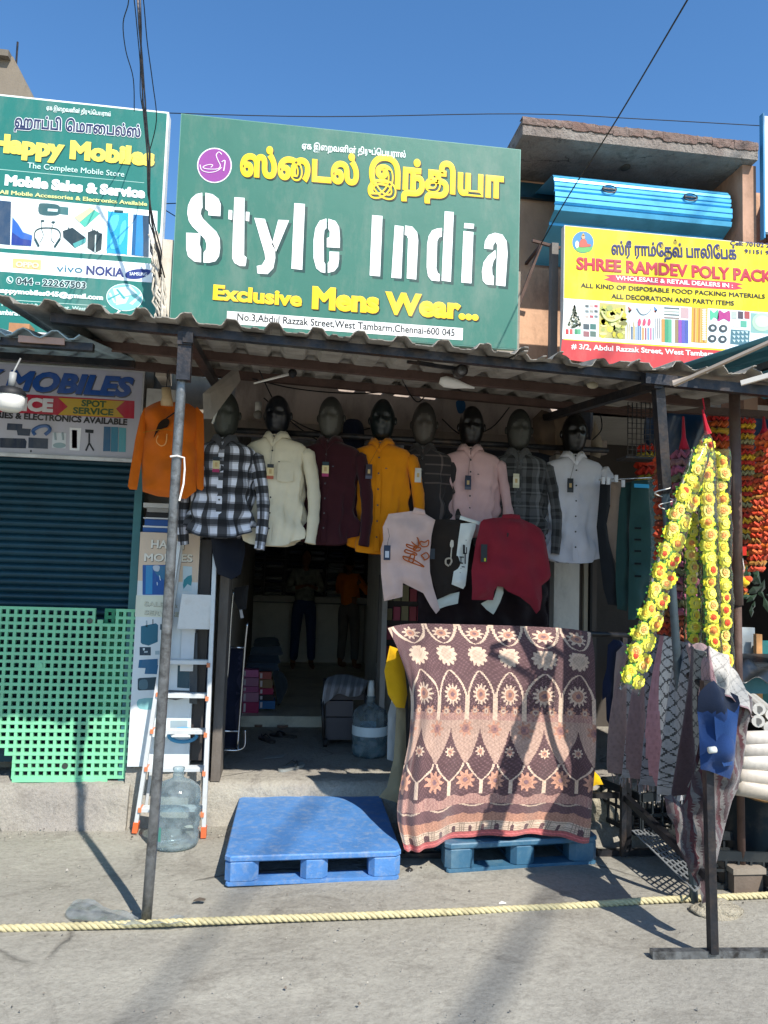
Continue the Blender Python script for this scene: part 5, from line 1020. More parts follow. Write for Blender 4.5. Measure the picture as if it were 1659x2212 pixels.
# water jugs
JUG = film('clear_jug', 'd9e6ea', rough=.08, white=.24)
def jug(label, c, s=1.0, water=0.0, label_patch=True, turn=0.0, funnel=False):
    t = thing('water_jug', label, 'water jug', c)
    pr = [(.02, .004), (.115, .0), (.128, .012), (.134, .03), (.134, .085), (.128, .10), (.135, .115), (.135, .16), (.128, .175), (.135, .19), (.135, .225), (.128, .24), (.135, .255), (.134, .30), (.122, .335), (.09, .362), (.05, .378), (.032, .388), (.030, .43), (.034, .432), (.034, .445), (.026, .446)]
    g = G(); g.lathe([(r*s, z*s) for r, z in pr], c, 40); b = g.build('bottle', JUG, t, smooth=True)
    if water:
        g = G(); g.lathe([(0, .012), (.118*s, .012), (.128*s, .03), (.128*s, water)], c, 36); g.lathe([(0, water), (.128*s, water)], c, 36); g.build('water', film('jug_water', '9fc4cf', rough=.05, white=.45), t, smooth=True)
        g = G(); g.lathe([(.136*s, .165), (.136*s, .235)], c, 36, 'c9d8dc'); g.build('label_band', PRINT, t, smooth=True)
    if label_patch:
        g = G(); P = [[(c[0]+.1365*s*math.cos(a_), c[1]+.1365*s*math.sin(a_), c[2]+z) for a_ in np.linspace(R(-118+turn), R(-100+turn), 5)] for z in (.06, .095, .14)]
        g.grid(P, lambda u, v: lin('d9cf5a') if u > .5 else lin('3f8a7c')); g.build('sticker', PRINT, t)
    if funnel:
        g = G(); g.tube([(c[0], c[1], c[2]+.44*s), (c[0], c[1], c[2]+.56*s)], [.030, .020], 14, 'c8ccc8'); g.build('cap', PLAST, t, smooth=True)
    return t
jug('empty clear water jug standing on the street behind the left awning post', gr(378, 1826), 1.02, turn=-20)
jug('water jug half full with a pale label band standing inside the shop entrance', gr(797, 1632, .25), 1.02, water=.20, label_patch=False, funnel=True)
# green plastic grid leaning on the shutter
GREENP = mat('green_plastic', '7ac79a', rough=.42, var=.12, vscale=5, spec=.5, dirt='7d9a80', dirtamt=.3, dscale=8)
def lattice(name, label, X0, Z0, cols, rows, pitch, inside, Y, bar, dark=None, m=GREENP):
    g = G(); cell = lambda i, j: inside(i, j)
    for i in range(cols+1):             # uprights
        j = 0
        while j < rows:
            if cell(i, j) or cell(i-1, j):
                j2 = j
                while j2 < rows and (cell(i, j2) or cell(i-1, j2)): j2 += 1
                x = X0+i*pitch+random.uniform(-.0015, .0015); g.box(x-bar/2, x+bar/2, Y-.012, Y+.012, Z0+j*pitch-bar/2, Z0+j2*pitch+bar/2); j = j2
            else: j += 1
    for j in range(rows+1):
        i = 0
        while i < cols:
            if cell(i, j) or cell(i, j-1):
                i2 = i
                while i2 < cols and (cell(i2, j) or cell(i2, j-1)): i2 += 1
                z = Z0+j*pitch; g.box(X0+i*pitch-bar/2+.001, X0+i2*pitch+bar/2-.001, Y-.0135, Y+.0105, z-bar/2, z+bar/2); i = i2
            else: i += 1
    return g
pX0 = at(0, 1640, 5.3)[0]-.30; pit = .0487; zb = .285
def ins(i, j):
    if i < 0 or j < 0 or i >= 23 or j >= 22: return False
    if (j < 4 and i < 7) or (j < 3 and i < 8): return False               # broken lower left corner
    if j >= 20 and 17 <= i < 20: return False
    if j >= 21 and i > 19: return True
    return True
t = thing('plastic_grid', 'bright green perforated plastic pallet panel leaning on the teal shutter', 'plastic panel', (-1.5, 5.3, .26))
lattice('', '', pX0, zb, 23, 22, pit, ins, 5.29, .019).build('grid', GREENP, t)
for i, j in ((14, 1), (16, 20), (10, 14), (22, 10)):
    g = G(); g.tube([(pX0+(i+.5)*pit, 5.272, zb+(j+.5)*pit), (pX0+(i+.5)*pit, 5.285, zb+(j+.5)*pit)], .019, 14, '2f3a36'); g.build('plug', GREENP if j == 14 else PLAST, t, smooth=False)
g = G(); g.box(pX0+8*pit, pX0+20*pit, 5.27, 5.312, zb-.028, zb-.008); g.build('lip', GREENP, t); g = G(); g.box(pX0+17.5*pit, pX0+18.2*pit, 5.275, 5.3, zb+20*pit, zb+20.7*pit); g.build('lip', GREENP, t)
t = thing('plastic_grid', 'darker green plastic grid strip standing behind the right edge of the big panel', 'plastic panel', (-1.0, 5.33, .26))
lattice('', '', -1.13, zb+.01, 4, 23, .046, lambda i, j: 0 <= i < 4 and 0 <= j < 23, 5.335, .022).build('grid', mat('dull_green_plastic', '2f8a62', rough=.5, var=.1), t)

# ============================================================ pallets
BP = mat('blue_pallet_plastic', '4a7ab2', rough=.55, var=.14, vscale=5, bump=.25, bscale=40, dirt='8f9aa8', dirtamt=.5, dscale=24, spec=.4)
BP2 = mat('teal_pallet_plastic', '36607a', rough=.5, var=.12, vscale=5, bump=.15, bscale=40, dirt='6f8790', dirtamt=.5, dscale=6, spec=.4)
def pallet(label, A, B, D, h, m, skew):
    """A, B the front lower corners, D depth vector"""
    t = thing('plastic_pallet', label, 'pallet', (A+B)/2); ux = (B-A); W = np.linalg.norm(ux); ux /= W; uy = D/np.linalg.norm(D); L = np.linalg.norm(D)
    M = Matrix(((ux[0], uy[0], 0, A[0]), (ux[1], uy[1], 0, A[1]), (0, 0, 1, 0), (0, 0, 0, 1)))
    def rbox(nm, x0, x1, y0, y1, z0, z1, r, par=t, mm=m):
        g = G(); P = [(x0+r, y0), (x1-r, y0), (x1, y0+r), (x1, y1-r), (x1-r, y1), (x0+r, y1), (x0, y1-r), (x0, y0+r)]
        def ring(k, z): cx, cy = (x0+x1)/2, (y0+y1)/2; return [tuple(M @ Vector((cx+(x-cx)*k, cy+(y-cy)*k, z))) for x, y in P]
        e = min(.008, (z1-z0)*.2); kk = 1-2*e/(max(x1-x0, y1-y0)); vs = ring(kk, z0)+ring(1, z0+e)+ring(1, z1-e)+ring(kk, z1)
        fs = [(i*8+k, i*8+(k+1) % 8, (i+1)*8+(k+1) % 8, (i+1)*8+k) for i in range(3) for k in range(8)]+[tuple(range(8))[::-1], tuple(range(24, 32))]
        g.add(vs, fs); return g.build(nm, mm, par)
    rbox('deck', 0, W, 0, L, h-.032, h, .03)
    for i, (x0, x1) in enumerate(((0.0, .19*W), (.42*W, .58*W), (.81*W, W))):
        for (y0, y1) in ((.004, .16), (L/2-.08, L/2+.08), (L-.16, L-.004)): rbox('foot', x0+.003, x1-.003, y0, y1, .018, h-.030, .03)
        rbox('runner', x0+.02, x1-.02, .03, L-.03, .0, .020, .01)
    for (y0, y1) in ((.006, .11), (L/2-.05, L/2+.05), (L-.11, L-.006)): rbox('cross_runner', .01, W-.01, y0, y1, .001, .022, .01)
    return t, M, W, L
A = gr(482, 1917); B = gr(866, 1902); pallet('bright blue plastic pallet lying on the street with a scuffed solid deck', A, B, np.array([.02, 1.08, 0]), .155, BP, 0)
A = gr(962, 1888); B = gr(1293, 1868); pallet('dull teal blue plastic pallet half hidden under the patterned blanket', A, B, np.array([.0, .78, 0]), .16, BP2, 0)

# ============================================================ blanket on its rack
rk = thing('garment_rack', 'black pipe rack carrying the patterned blanket', 'rack', (1.4, 4.55, 0))
BLK = mat('black_paint', '1b1c20', rough=.4, metal=.3, var=.25, dirt='55504a', dirtamt=.4, dscale=10)
g = G(); g.tube([(.80, 4.54, 1.335), (2.16, 4.54, 1.32)], .017, 10); g.build('top_bar', BLK, rk, smooth=True)
for x in (.80, 2.155):
    g = G(); g.bar((x, 4.56, .02), (x, 4.56, 1.34), .03, .03); g.build('post', BLK, rk)
    g = G(); g.bar((x-.20, 4.56, .018), (x+.25, 4.56, .018), .035, .035); g.build('base_bar', STEEL, rk)
g = G(); g.bar((.8, 4.56, .355), (2.155, 4.56, .355), .03, .03); g.build('lower_bar', BLK, rk)
DK, PALE, PINK, ROSE, MID = [np.array(lin(c)) for c in ('5c4546', 'd6bba4', 'a87c74', 'c39079', '87686a')]
BS = ([0, .055, .153, .371, .668, .886, 1.0], [i/6 for i in range(7)])
def blanket_col(u, v):
    c = blanket_base(u, v); a = math.sin(u*330+math.sin(v*90)*1.5)*math.sin(v*360+math.sin(u*80)*1.5)
    if c.sum() < .30 and a > .62: return c*.5+MID*.55
    return c*(1+.16*a)
def blanket_base(u, v):
    X = float(np.interp(u, BS[1], BS[0]))*6.1-.08; Y_ = v*6.6; x = X % 1.0-.5; k = int(X)
    n = .5+.5*math.sin(X*61+math.sin(Y_*47)*2)*math.sin(Y_*53+X*13)
    def flower(cx, cy, r, pet, a=ROSE, b=PALE):
        dx, dy = x-cx, Y_-cy; d = math.hypot(dx, dy); th = math.atan2(dy, dx)
        rr = r*(.80+.20*math.cos(pet*th))
        if d > rr: return None
        if d < r*.22: return MID
        if d < r*.5: return a*.95
        return b if (math.cos(pet*th) > -.2 or d < r*.65) else a*.8
    if Y_ < .95:                                    # hanging ovals
        yo = Y_+.15; w = .46*math.sqrt(max(0, 1-(yo/1.0)**2)) if yo < 1.0 else 0
        if abs(abs(x)-w) < .045 and yo < 1.02: return PALE
        if abs(x) < w:
            f = flower(0, .40, .30, 9, ROSE, PALE)
            return f if f is not None else DK*1.1+.1*MID*n
        return DK*1.25
    if Y_ < 1.62:
        xx = (x+.5) % 1.0-.5 if False else x
        dx, dy = xx, Y_-1.22; d = math.hypot(dx, dy); th = math.atan2(dy, dx); rr = .34*(.72+.28*abs(math.cos(6*th)))
        if d < rr: return (PALE*.8+MID*.2*n) if d < .17 else PALE
        return DK*1.25
    if Y_ < 2.95:                                   # arches
        y = Y_-1.66; w = .47*(math.sin(min(1, y/.75)*math.pi/2)**.75) if y > 0 else 0
        if abs(abs(x)-w) < .035+.01*(y > .7) and y > 0: return PALE
        if abs(x) < w:
            f = flower(0, 2.28, .30, 13, ROSE, PALE)
            if f is not None: return f
            f = flower(.21 if x > 0 else -.21, 2.72, .15, 6, PALE, ROSE)
            if f is not None: return f*(.85)
            if Y_ > 2.75: return PINK*.8+PALE*.3*n
            return DK if n < .8 else MID
        return DK*1.25
    if Y_ < 4.15:                                   # pale band with dark pointed peaks
        y = Y_-3.15; w = .47*max(0, y/1.0)**1.5 if y > 0 else 0
        if y > 0 and abs(x) < w:
            f = flower(0, 3.82, .16, 8, ROSE, PALE)
            if f is not None: return f
            return DK*1.1
        f = flower(.5 if x > 0 else -.5, 3.2, .24, 7, PINK, ROSE)
        if f is not None: return f*.9
        return PALE*(.34+.22*n)+PINK*.42
    if Y_ < 5.02:                                   # ogee lines and roses
        y = Y_-4.15; xo = (x % 1.0)-.5
        w = .5*abs(math.sin(min(1, y/.55)*math.pi/2))*(1 if y < .55 else 1)
        xs_ = .5-abs(x)
        if y < .45 and abs(xs_-(.06+.38*(y/.45)**1.6)) < .032: return PALE
        if y >= .45 and abs(abs(x)-.03) < .028: return PALE
        f = flower(.5 if x > 0 else -.5, 4.63, .30, 9, ROSE*.85, ROSE*1.05)
        if f is not None: return f
        return DK*1.05
    if Y_ < 5.35: return (PINK*.75+PALE*.25*n) if math.sin(X*9)*.06+Y_ > 5.06 else DK
    if Y_ < 5.62: return PALE*.8 if abs(Y_-5.38-.05*math.sin(X*6.28)) < .025 else DK*1.35
    if Y_ < 6.02: return ROSE*(.62+.3*n) if Y_ > 5.66+.06*abs(math.sin(X*6.28)) else DK*1.3
    if Y_ < 6.36:
        xq = (X*2) % 1.0
        if abs(xq-.5) < .13 and Y_ > 6.12+.05*abs(xq-.5)/.13: return DK
        return PALE*(.85 if ((X*16) % 1 > .15 and (Y_*14) % 1 > .2) else .4)
    return np.array(lin('a85a58'))*(1 if abs(Y_-6.48) > .02 else 1.5)
bl = [[(838, 1357, 4.50), (862, 1350, 4.505), (905, 1347, 4.505), (1000, 1349, 4.505), (1130, 1353, 4.505), (1225, 1358, 4.505), (1275, 1366, 4.51)],
      [(862, 1412, 4.44), (888, 1405, 4.47), (925, 1402, 4.49), (1010, 1405, 4.48), (1130, 1412, 4.48), (1235, 1418, 4.48), (1284, 1425, 4.47)],
      [(886, 1490, 4.52), (905, 1490, 4.46), (940, 1490, 4.45), (1020, 1492, 4.46), (1130, 1495, 4.46), (1235, 1498, 4.46), (1286, 1502, 4.44)],
      [(884, 1580, 4.54), (900, 1580, 4.47), (935, 1580, 4.45), (1020, 1582, 4.44), (1130, 1585, 4.45), (1233, 1588, 4.46), (1283, 1590, 4.43)],
      [(868, 1670, 4.50), (890, 1672, 4.42), (930, 1670, 4.41), (1020, 1668, 4.42), (1130, 1668, 4.43), (1232, 1670, 4.42), (1280, 1674, 4.40)],
      [(858, 1760, 4.44), (882, 1770, 4.36), (925, 1758, 4.37), (1015, 1745, 4.39), (1125, 1742, 4.40), (1230, 1748, 4.39), (1274, 1752, 4.38)],
      [(872, 1832, 4.34), (895, 1842, 4.32), (930, 1828, 4.35), (1010, 1812, 4.37), (1110, 1802, 4.38), (1200, 1808, 4.37), (1268, 1818, 4.36)]]
def bwave(u, v): return (0, -.022*math.sin(v*19+u*2.0)*(.25+u)-.016*math.sin(v*43+u*5)*(.1+u*.8)-.012*math.sin(u*14+v*7), .0)
g = cloth(bl, 300, 270, bwave, lambda u, v: tuple(np.clip(blanket_col(v, u), 0, 1)))
KNIT = mat('woven_blanket', rough=.95, var=.12, vscale=30, bump=.5, bscale=260, sheen=.3, spec=.15)
bko = g.build('blanket', KNIT, smooth=True, solid=.006); tag(bko, 'brown and pink patterned blanket with flowers and arches hung over the rack', 'blanket')

# ============================================================ street rack with shawls
sr = thing('garment_rack', 'dark steel rack running away from the street with shawls and blue jeans over it', 'rack', (1.93, 3.3, 0))
F0 = gr(1540, 2074); FT = at(1524, 1470, F0[1])
g = G(); g.bar((F0[0], F0[1], .03), FT, .036, .036); g.build('post', STEEL, sr)
q0, q1 = gr(1392, 2056), gr(1720, 2072)
g = G(); g.bar((q0[0], F0[1]+.03, .0205), (q1[0]+.2, F0[1]-.02, .0205), .036, .036); g.build('base_bar', GALV, sr)
B0 = np.array([2.13, 4.50, 0])
g = G(); g.bar((F0[0], F0[1]+.02, .34), (B0[0]-.02, 4.50, .36), .036, .036); g.build('lower_rail', BLK, sr)
g = G(); g.tube([FT+np.array([.01, .02, -.03]), np.array([2.13, 3.9, 1.20]), np.array([2.20, 4.5, 1.27])], .018, 10); g.build('top_rail', BLK, sr, smooth=True)
g = G(); g.bar((B0[0]-.04, 4.49, .02), (B0[0]-.04, 4.49, 1.31), .03, .03); g.build('post', STEEL, sr)
f7 = zm(2200, 2450, .5651)
def shawl_col(u, v):
    # broad stripes along the fall, diamonds inside some of them
    vv = v+.012*math.sin(u*5)
    for lim, hx, dia in ((.10, '85716e', 0), (.21, '8a8b8f', 1), (.31, '80696a', 0), (.43, '7c7d84', 1), (.49, 'b08288', 0), (.57, 'd4d4d0', 1), (.78, '97989b', 1), (.90, '48383e', 0), (9, '85857f', 1)):
        if vv < lim: break
    c = np.array(lin(hx)); f = vv*13
    if dia and u < .88:
        a = (u*14+f) % 1; b = (u*14-f) % 1
        if min(a, 1-a) < .075 or min(b, 1-b) < .075: return tuple(c*.15)
    if (vv*200) % 1 < .2: c = c*.88
    return tuple(c*(1 if u < .93 else .9))
sl1 = [[(1352, 1398, 4.36), (1395, 1372, 4.2), (1440, 1374, 4.0), (1482, 1388, 3.7), (1518, 1408, 3.4)],
       [(1338, 1470, 4.36), (1385, 1458, 4.15), (1432, 1455, 3.95), (1478, 1480, 3.65), (1520, 1500, 3.36)],
       [(1330, 1560, 4.36), (1378, 1560, 4.15), (1425, 1565, 3.95), (1473, 1585, 3.66), (1516, 1590, 3.37)],
       [(1328, 1640, 4.36), (1374, 1650, 4.18), (1422, 1665, 4.0), (1466, 1680, 3.72), (1508, 1660, 3.42)],
       [(1326, 1672, 4.36), (1370, 1685, 4.2), (1420, 1705, 4.02), (1462, 1728, 3.74), (1500, 1700, 3.46)]]
def fold(u, v): a = .035*(.35+u); return (-a*math.sin(v*30+u*3)-.4*a*math.sin(v*61+1), -a*.6*math.cos(v*30+u*3), 0)
shw = thing('shawl', 'grey and pink fringed shawl with diamond lattice draped over the street rack', 'shawl', at(1425, 1700, 3.95))
g = cloth(sl1, 130, 150, fold, shawl_col); g.build('cloth_panel', KNIT, shw, smooth=True, solid=.003)
g = G(); base = [np.array(p) for p in cloth([sl1[3], sl1[4]], 1, 150, lambda u, v: fold(1, v)).v[151:]]
random.seed(2)
for k in range(2, 150, 2):
    p = base[k]; w_ = random.uniform(-.012, .012); L_ = random.uniform(.03, .055); c_ = shawl_col(.9, k/150)
    g.tube([p, p+np.array([w_*.4, -.004, -L_*.5]), p+np.array([w_, 0, -L_])], .0026, 4, tuple(np.array(c_)*.8))
g.build('fringe', KNIT, shw)['kind'] = 'stuff'
sl2 = [[(1478, 1384, 3.78), (1512, 1392, 3.6), (1545, 1402, 3.42), (1580, 1432, 3.38), (1604, 1482, 3.5)],
       [(1492, 1420, 3.60), (1520, 1428, 3.40), (1548, 1440, 3.28), (1588, 1470, 3.28), (1618, 1515, 3.48)],
       [(1500, 1470, 3.52), (1522, 1472, 3.36), (1552, 1478, 3.26), (1592, 1506, 3.26), (1626, 1540, 3.46)],
       [(1505, 1500, 3.50), (1520, 1500, 3.36), (1556, 1494, 3.25), (1596, 1522, 3.25), (1634, 1550, 3.45)]]
def flap_col(u, v):
    c = np.array(lin('a07e80')) if v < .45 or u > .9 else np.array(lin('bcb6ac'))
    a = (v*9+u*4) % 1; b = (v*9-u*4) % 1
    if min(a, 1-a) < .06 or min(b, 1-b) < .06: c = c*.55
    return tuple(c)
g = cloth(sl2, 60, 70, lambda u, v: (-.01*math.sin(v*17+u*4), -.012*math.sin(v*23), .006*math.sin(v*31)), flap_col); g.build('front_fold', KNIT, shw, smooth=True, solid=.003)
# dark shawl falling behind
def darkshawl(x, z):
    s_ = (x*14+z*1.5) % 1.0
    c = lin('4a3a3c') if s_ < .28 else lin('57504f') if s_ < .5 else lin('4c2c30') if s_ < .75 else lin('6c6865')
    if (z*160+x*60) % 1 < .25: c = tuple(v*.8 for v in c)
    return c
g = puff(f7(1040, 560, 1120, 480, 1330, 520, 1430, 600, 1438, 680, 1400, 800, 1388, 900, 1370, 1060, 1330, 1250, 1290, 1330, 1245, 1490, 1200, 1680, 1165, 1830, 1150, 2040, 1075, 2060, 1060, 1950, 1000, 1850, 900, 1640, 880, 1500, 830, 1430, 808, 1300, 860, 1290, 940, 1370, 1000, 1180, 1030, 1040, 1060, 900, 1040, 700), 3.42, .05, '4a4042', .012, colfn=darkshawl, wr=.016, soft=.05)
tag(g.build('dark_shawl', KNIT, smooth=True), 'dark brown and grey striped shawl falling to the ground behind the rack post', 'shawl')
g = puff(f7(800, 1290, 860, 1300, 960, 1380, 1010, 1480, 1000, 1640, 950, 1640, 900, 1600, 880, 1520, 830, 1400), 3.62, .03, '33292b', .02, colfn=lambda x, z: lin('3a2e31') if (x*9) % 1 > .3 else lin('2b2426'), wr=.012, seed=4)
tag(g.build('dark_shawl', KNIT, smooth=True), 'short dark brown shawl corner hanging under the fringe of the pink shawl', 'shawl')
# blue jeans
jt = thing('jeans', 'bright blue jeans folded over the front end of the street rack', 'jeans', at(1560, 1640, 3.22))
g = puff(f7(1048, 600, 1060, 560, 1120, 500, 1160, 480, 1200, 525, 1260, 555, 1330, 590, 1345, 640, 1325, 800, 1310, 1000, 1300, 1100, 1275, 1180, 1200, 1150, 1120, 1120, 1065, 1110, 1060, 1000, 1052, 800, 1042, 700), 3.24, .055, '1b3a68', .016, wr=.013, colfn=lambda x, z: lin('101c30') if z > at(*f7(1200, 700)[0], 3.24)[2] else lin('1c3764'), seed=9)
jb = g.build('denim', CLOTH, jt, smooth=True)
g = puff(f7(1160, 590, 1220, 600, 1240, 670, 1270, 690, 1325, 720, 1325, 800, 1290, 1080, 1230, 1090, 1190, 1000, 1170, 850, 1160, 700), 3.205, .018, '244476', .014, wr=.006, seed=12); g.build('pocket_flap', CLOTH, jb, smooth=True)
g = G(); c = at(*f7(1148, 975)[0], 3.19); g.tube([c+np.array([-.016, 0, 0]), c+np.array([.016, 0, .003])], .014, 10, 'd9dad2'); g.build('price_roll', PAPER, jb, smooth=True)
# dark and blue clothes hanging between the racks
GD = 'clothes hanging between the two racks'
garment('hanging_clothes', 'dark blue clothes hanging left of the diamond shawl', 'clothes', f7(410, 230, 450, 190, 500, 200, 530, 230, 470, 300, 455, 420, 450, 620, 440, 830, 400, 760, 395, 600, 370, 620, 372, 500, 400, 400), 4.45, .04, '141c33', 2, grp=GD)
garment('hanging_clothes', 'brown beige coat at the left edge of the diamond shawl', 'clothes', f7(470, 280, 530, 220, 560, 260, 540, 400, 560, 640, 500, 660, 445, 610, 455, 430), 4.42, .03, '8b7a74', 3, grp=GD)
g = G(); g.tube([at(1286, 1690, 4.9), at(1310, 1660, 4.9), at(1300, 1640, 4.9)], [.03, .045, .01], 8, 'd8b21a')
garment('yellow_bag', 'bit of bright yellow bag behind the right edge of the blanket', 'bag', f7(290, 1110, 310, 1120, 350, 1160, 378, 1218, 330, 1220, 296, 1235), 4.6, .03, 'd9ae12', 3)
# rock behind the pallet
def rock(name, label, c, rx, ry, rz, seed, col, cat='rock', m=None):
    rs = np.random.default_rng(seed); ph = rs.uniform(0, 6, 9)
    def fn(x, y, z):
        k = 1+.10*math.sin(4*x+ph[0])*math.sin(5*y+ph[1])+.08*math.sin(7*z+ph[2]+3*x)+.05*math.sin(13*x+ph[3])*math.sin(11*z+ph[4])+.03*math.sin(23*y+ph[5]+17*z)
        return (x*k, y*k, z*k if z > -.3 else z*.5)
    g = G(); g.ball(c, rx, ry, rz, 36, 24, col, fn); return tag(g.build(name, m or concrete('pale_rock', 'd0c7b0', 'b5ab95', '7d7363', 4, .9, .2), smooth=True), label, cat)
rock('rock', 'pale whitish boulder standing behind the teal pallet and rack', at(1300, 1800, 4.95)+np.array([0, 0, .08]), .17, .16, .22, 3, 'ffffff')
rock('rock', 'low pale stone on the street at the foot of the dark shawl', gr(1548, 1972), .13, .09, .055, 6, 'ffffff')
rock('rock', 'small dark pebble on the street between the two pallets', gr(884, 1882), .02, .02, .02, 8, '2a2826', 'pebble', PLAST)
g = rough_slab('pavement', 1.9, 4.6, 4.75, 5.5, .12, STEP, 12, .03); structure(g)

# ============================================================ garland stall on the right
random.seed(21)
def rosette(r, cols, seed):
    rs = random.Random(seed); g = G()
    for ring, (n, rr, tilt, sz) in enumerate(((8, .70, .35, .72), (7, .52, .75, .66), (5, .30, 1.1, .5))):
        for k in range(n):
            th = 2*math.pi*k/n+ring*.5+rs.uniform(-.15, .15); ct, st_ = math.cos(th), math.sin(th); w = sz*r*.55; L_ = sz*r
            b = np.array([ct*rr*r*.4, -ring*r*.14, st_*rr*r*.4]); tip = np.array([ct*(rr*r*.4+L_*math.cos(tilt)), -ring*r*.14-L_*math.sin(tilt)*.75, st_*(rr*r*.4+L_*math.cos(tilt))]); s_ = np.array([-st_, 0, ct])*w; mid = (b+tip)/2+np.array([0, -r*.12, 0])
            g.add([b-s_*.4, mid-s_, tip-s_*.35, tip+s_*.35, mid+s_, b+s_*.4, mid-np.array([0, r*.08, 0])], [(0, 1, 6), (1, 2, 6), (2, 3, 6), (3, 4, 6), (4, 5, 6), (5, 0, 6)], cols[min(ring, len(cols)-1)])
    g.ball((0, -r*.50, 0), r*(.30 if seed in (2, 1) else .18), None, None, 8, 6, cols[-1])
    for k in range(7):
        th = 2*math.pi*k/7+.7+rs.uniform(-.3, .3); ct, st_ = math.cos(th), math.sin(th); s_ = np.array([-st_, 0, ct])*r*.22
        g.add([np.array([ct, 0, st_])*r*.4-s_*.5, np.array([ct, .02, st_])*r*.85-s_, np.array([ct, .05, st_])*r*1.2, np.array([ct, .02, st_])*r*.85+s_, np.array([ct, 0, st_])*r*.4+s_*.5], [(0, 1, 2, 3, 4)], '4f8f35')
    return g
PETAL = mat('silk_petal', rough=.75, var=.12, vscale=30, spec=.2, sheen=.2)
FL = []
for i, cols in enumerate((['f0e838', 'f6ec52', 'f8f080'], ['ece230', 'f4e44c', 'f0903c'], ['e6e034', 'f0e44c', 'ee4a1c'], ['f0e648', 'f8ee78', 'f4b868'], ['d0dc3c', 'f0e850', 'f0d040'])):
    o = rosette(.040, cols, i).build('flower', PETAL, None, smooth=False, loc=(0, 0, 0)); FL.append(o.data); bpy.data.objects.remove(o)
SLEEVE = film('clear_sleeve', 'ffffff', rough=.12, white=.03)
def garland(label, p0, p1, Y0, Y1, w, n, sway=0.0, sleeve=True, wpx=30, dbl=False, sc=1.0):
    a = at(*p0, Y0); b = at(*p1, Y1); t = thing('flower_garland', label, 'garland', b, 'yellow and green flower garlands in clear sleeves'); rs = random.Random(label)
    for j in range(n):
        f = (j+.5)/n; p = a+(b-a)*f + np.array([rs.uniform(-.006, .006), rs.uniform(-.01, .01), 0])
        for s_ in ((-1, 1) if dbl and f > .15 else (0,)):
            o = bpy.data.objects.new('flower', rs.choice(FL)); COL.objects.link(o); o.parent = t
            q = p-b+np.array([s_*w*.42, 0, s_*.012*(1 if j % 2 else -1)]); o.location = tuple(q); k = rs.uniform(.85, 1.08)*sc; o.scale = (k, k, k*.95); o.rotation_euler = (rs.uniform(-.2, .2), rs.uniform(0, 6.28), rs.uniform(-.3, .3))
    g = G(); d = (b-a); g.tube([a+d*f+np.array([.004*math.sin(f*30), .02, 0]) for f in np.linspace(0, 1, 12)], .022, 7, '6f9f3a'); g.build('stem_cord', PETAL, t)
    if sleeve:
        g = G(); N_ = 26; g.tube([a+d*(f*1.06-.03)+np.array([.004*math.sin(f*21), 0, 0]) for f in np.linspace(0, 1, N_)], [(w*(.5+.5*min(1, i/2))*(1+.05*math.sin(i*1.9)), .045*(1+.08*math.sin(i*2.3))) for i in range(N_)], 14, cap=False); g.build('sleeve', SLEEVE, t, smooth=True)
    return t
garland('yellow garland slanting down left across the shawl, the lowest one', (1510, 985), (1362, 1478), 3.52, 3.40, .070, 23, dbl=True, sc=.95)
garland('short garland strand hanging between the slanted one and the middle one', (1494, 1110), (1498, 1420), 3.75, 3.75, .046, 12, sc=.95)
garland('middle yellow garland hanging straight down from the shared hook', (1525, 990), (1540, 1425), 3.62, 3.62, .050, 17, sc=1.12)
garland('right yellow garland hanging against the brown post', (1558, 985), (1566, 1440), 3.64, 3.64, .048, 17, sc=1.08)
# gathered head of the sleeves with its red tie
t = thing('garland_bundle', 'gathered clear top of the yellow garlands tied with a red ribbon', 'garland top', at(1528, 935, 3.6))
g = G(); q = [at(1526, 930, 3.6), at(1526, 950, 3.6), at(1526, 985, 3.6), at(1530, 1040, 3.6), at(1535, 1130, 3.6)]; g.tube(q, [(.01, .01), (.05, .03), (.085, .04), (.11, .045), (.12, .05)], 18, cap=False); g.build('film_hood', SLEEVE, t, smooth=True)
g = G(); g.tube([at(1518, 885, 3.6), at(1524, 915, 3.6), at(1530, 938, 3.6)], [.005, .010, .018], 6, 'b01c30'); g.tube([at(1522, 885, 3.62), at(1518, 860, 3.63)], .004, 5, 'b01c30'); g.build('ribbon', CLOTH, t)
for i, (x, y) in enumerate(((1512, 975), (1530, 962), (1545, 990), (1515, 1010), (1538, 1015), (1560, 1010), (1508, 1040), (1528, 1050))):
    o = bpy.data.objects.new('flower', FL[(i*2) % 5]); COL.objects.link(o); o.parent = t; o.location = tuple(at(x, y, 3.66)-at(1528, 935, 3.6)); o.rotation_euler = (.1, i, .2)
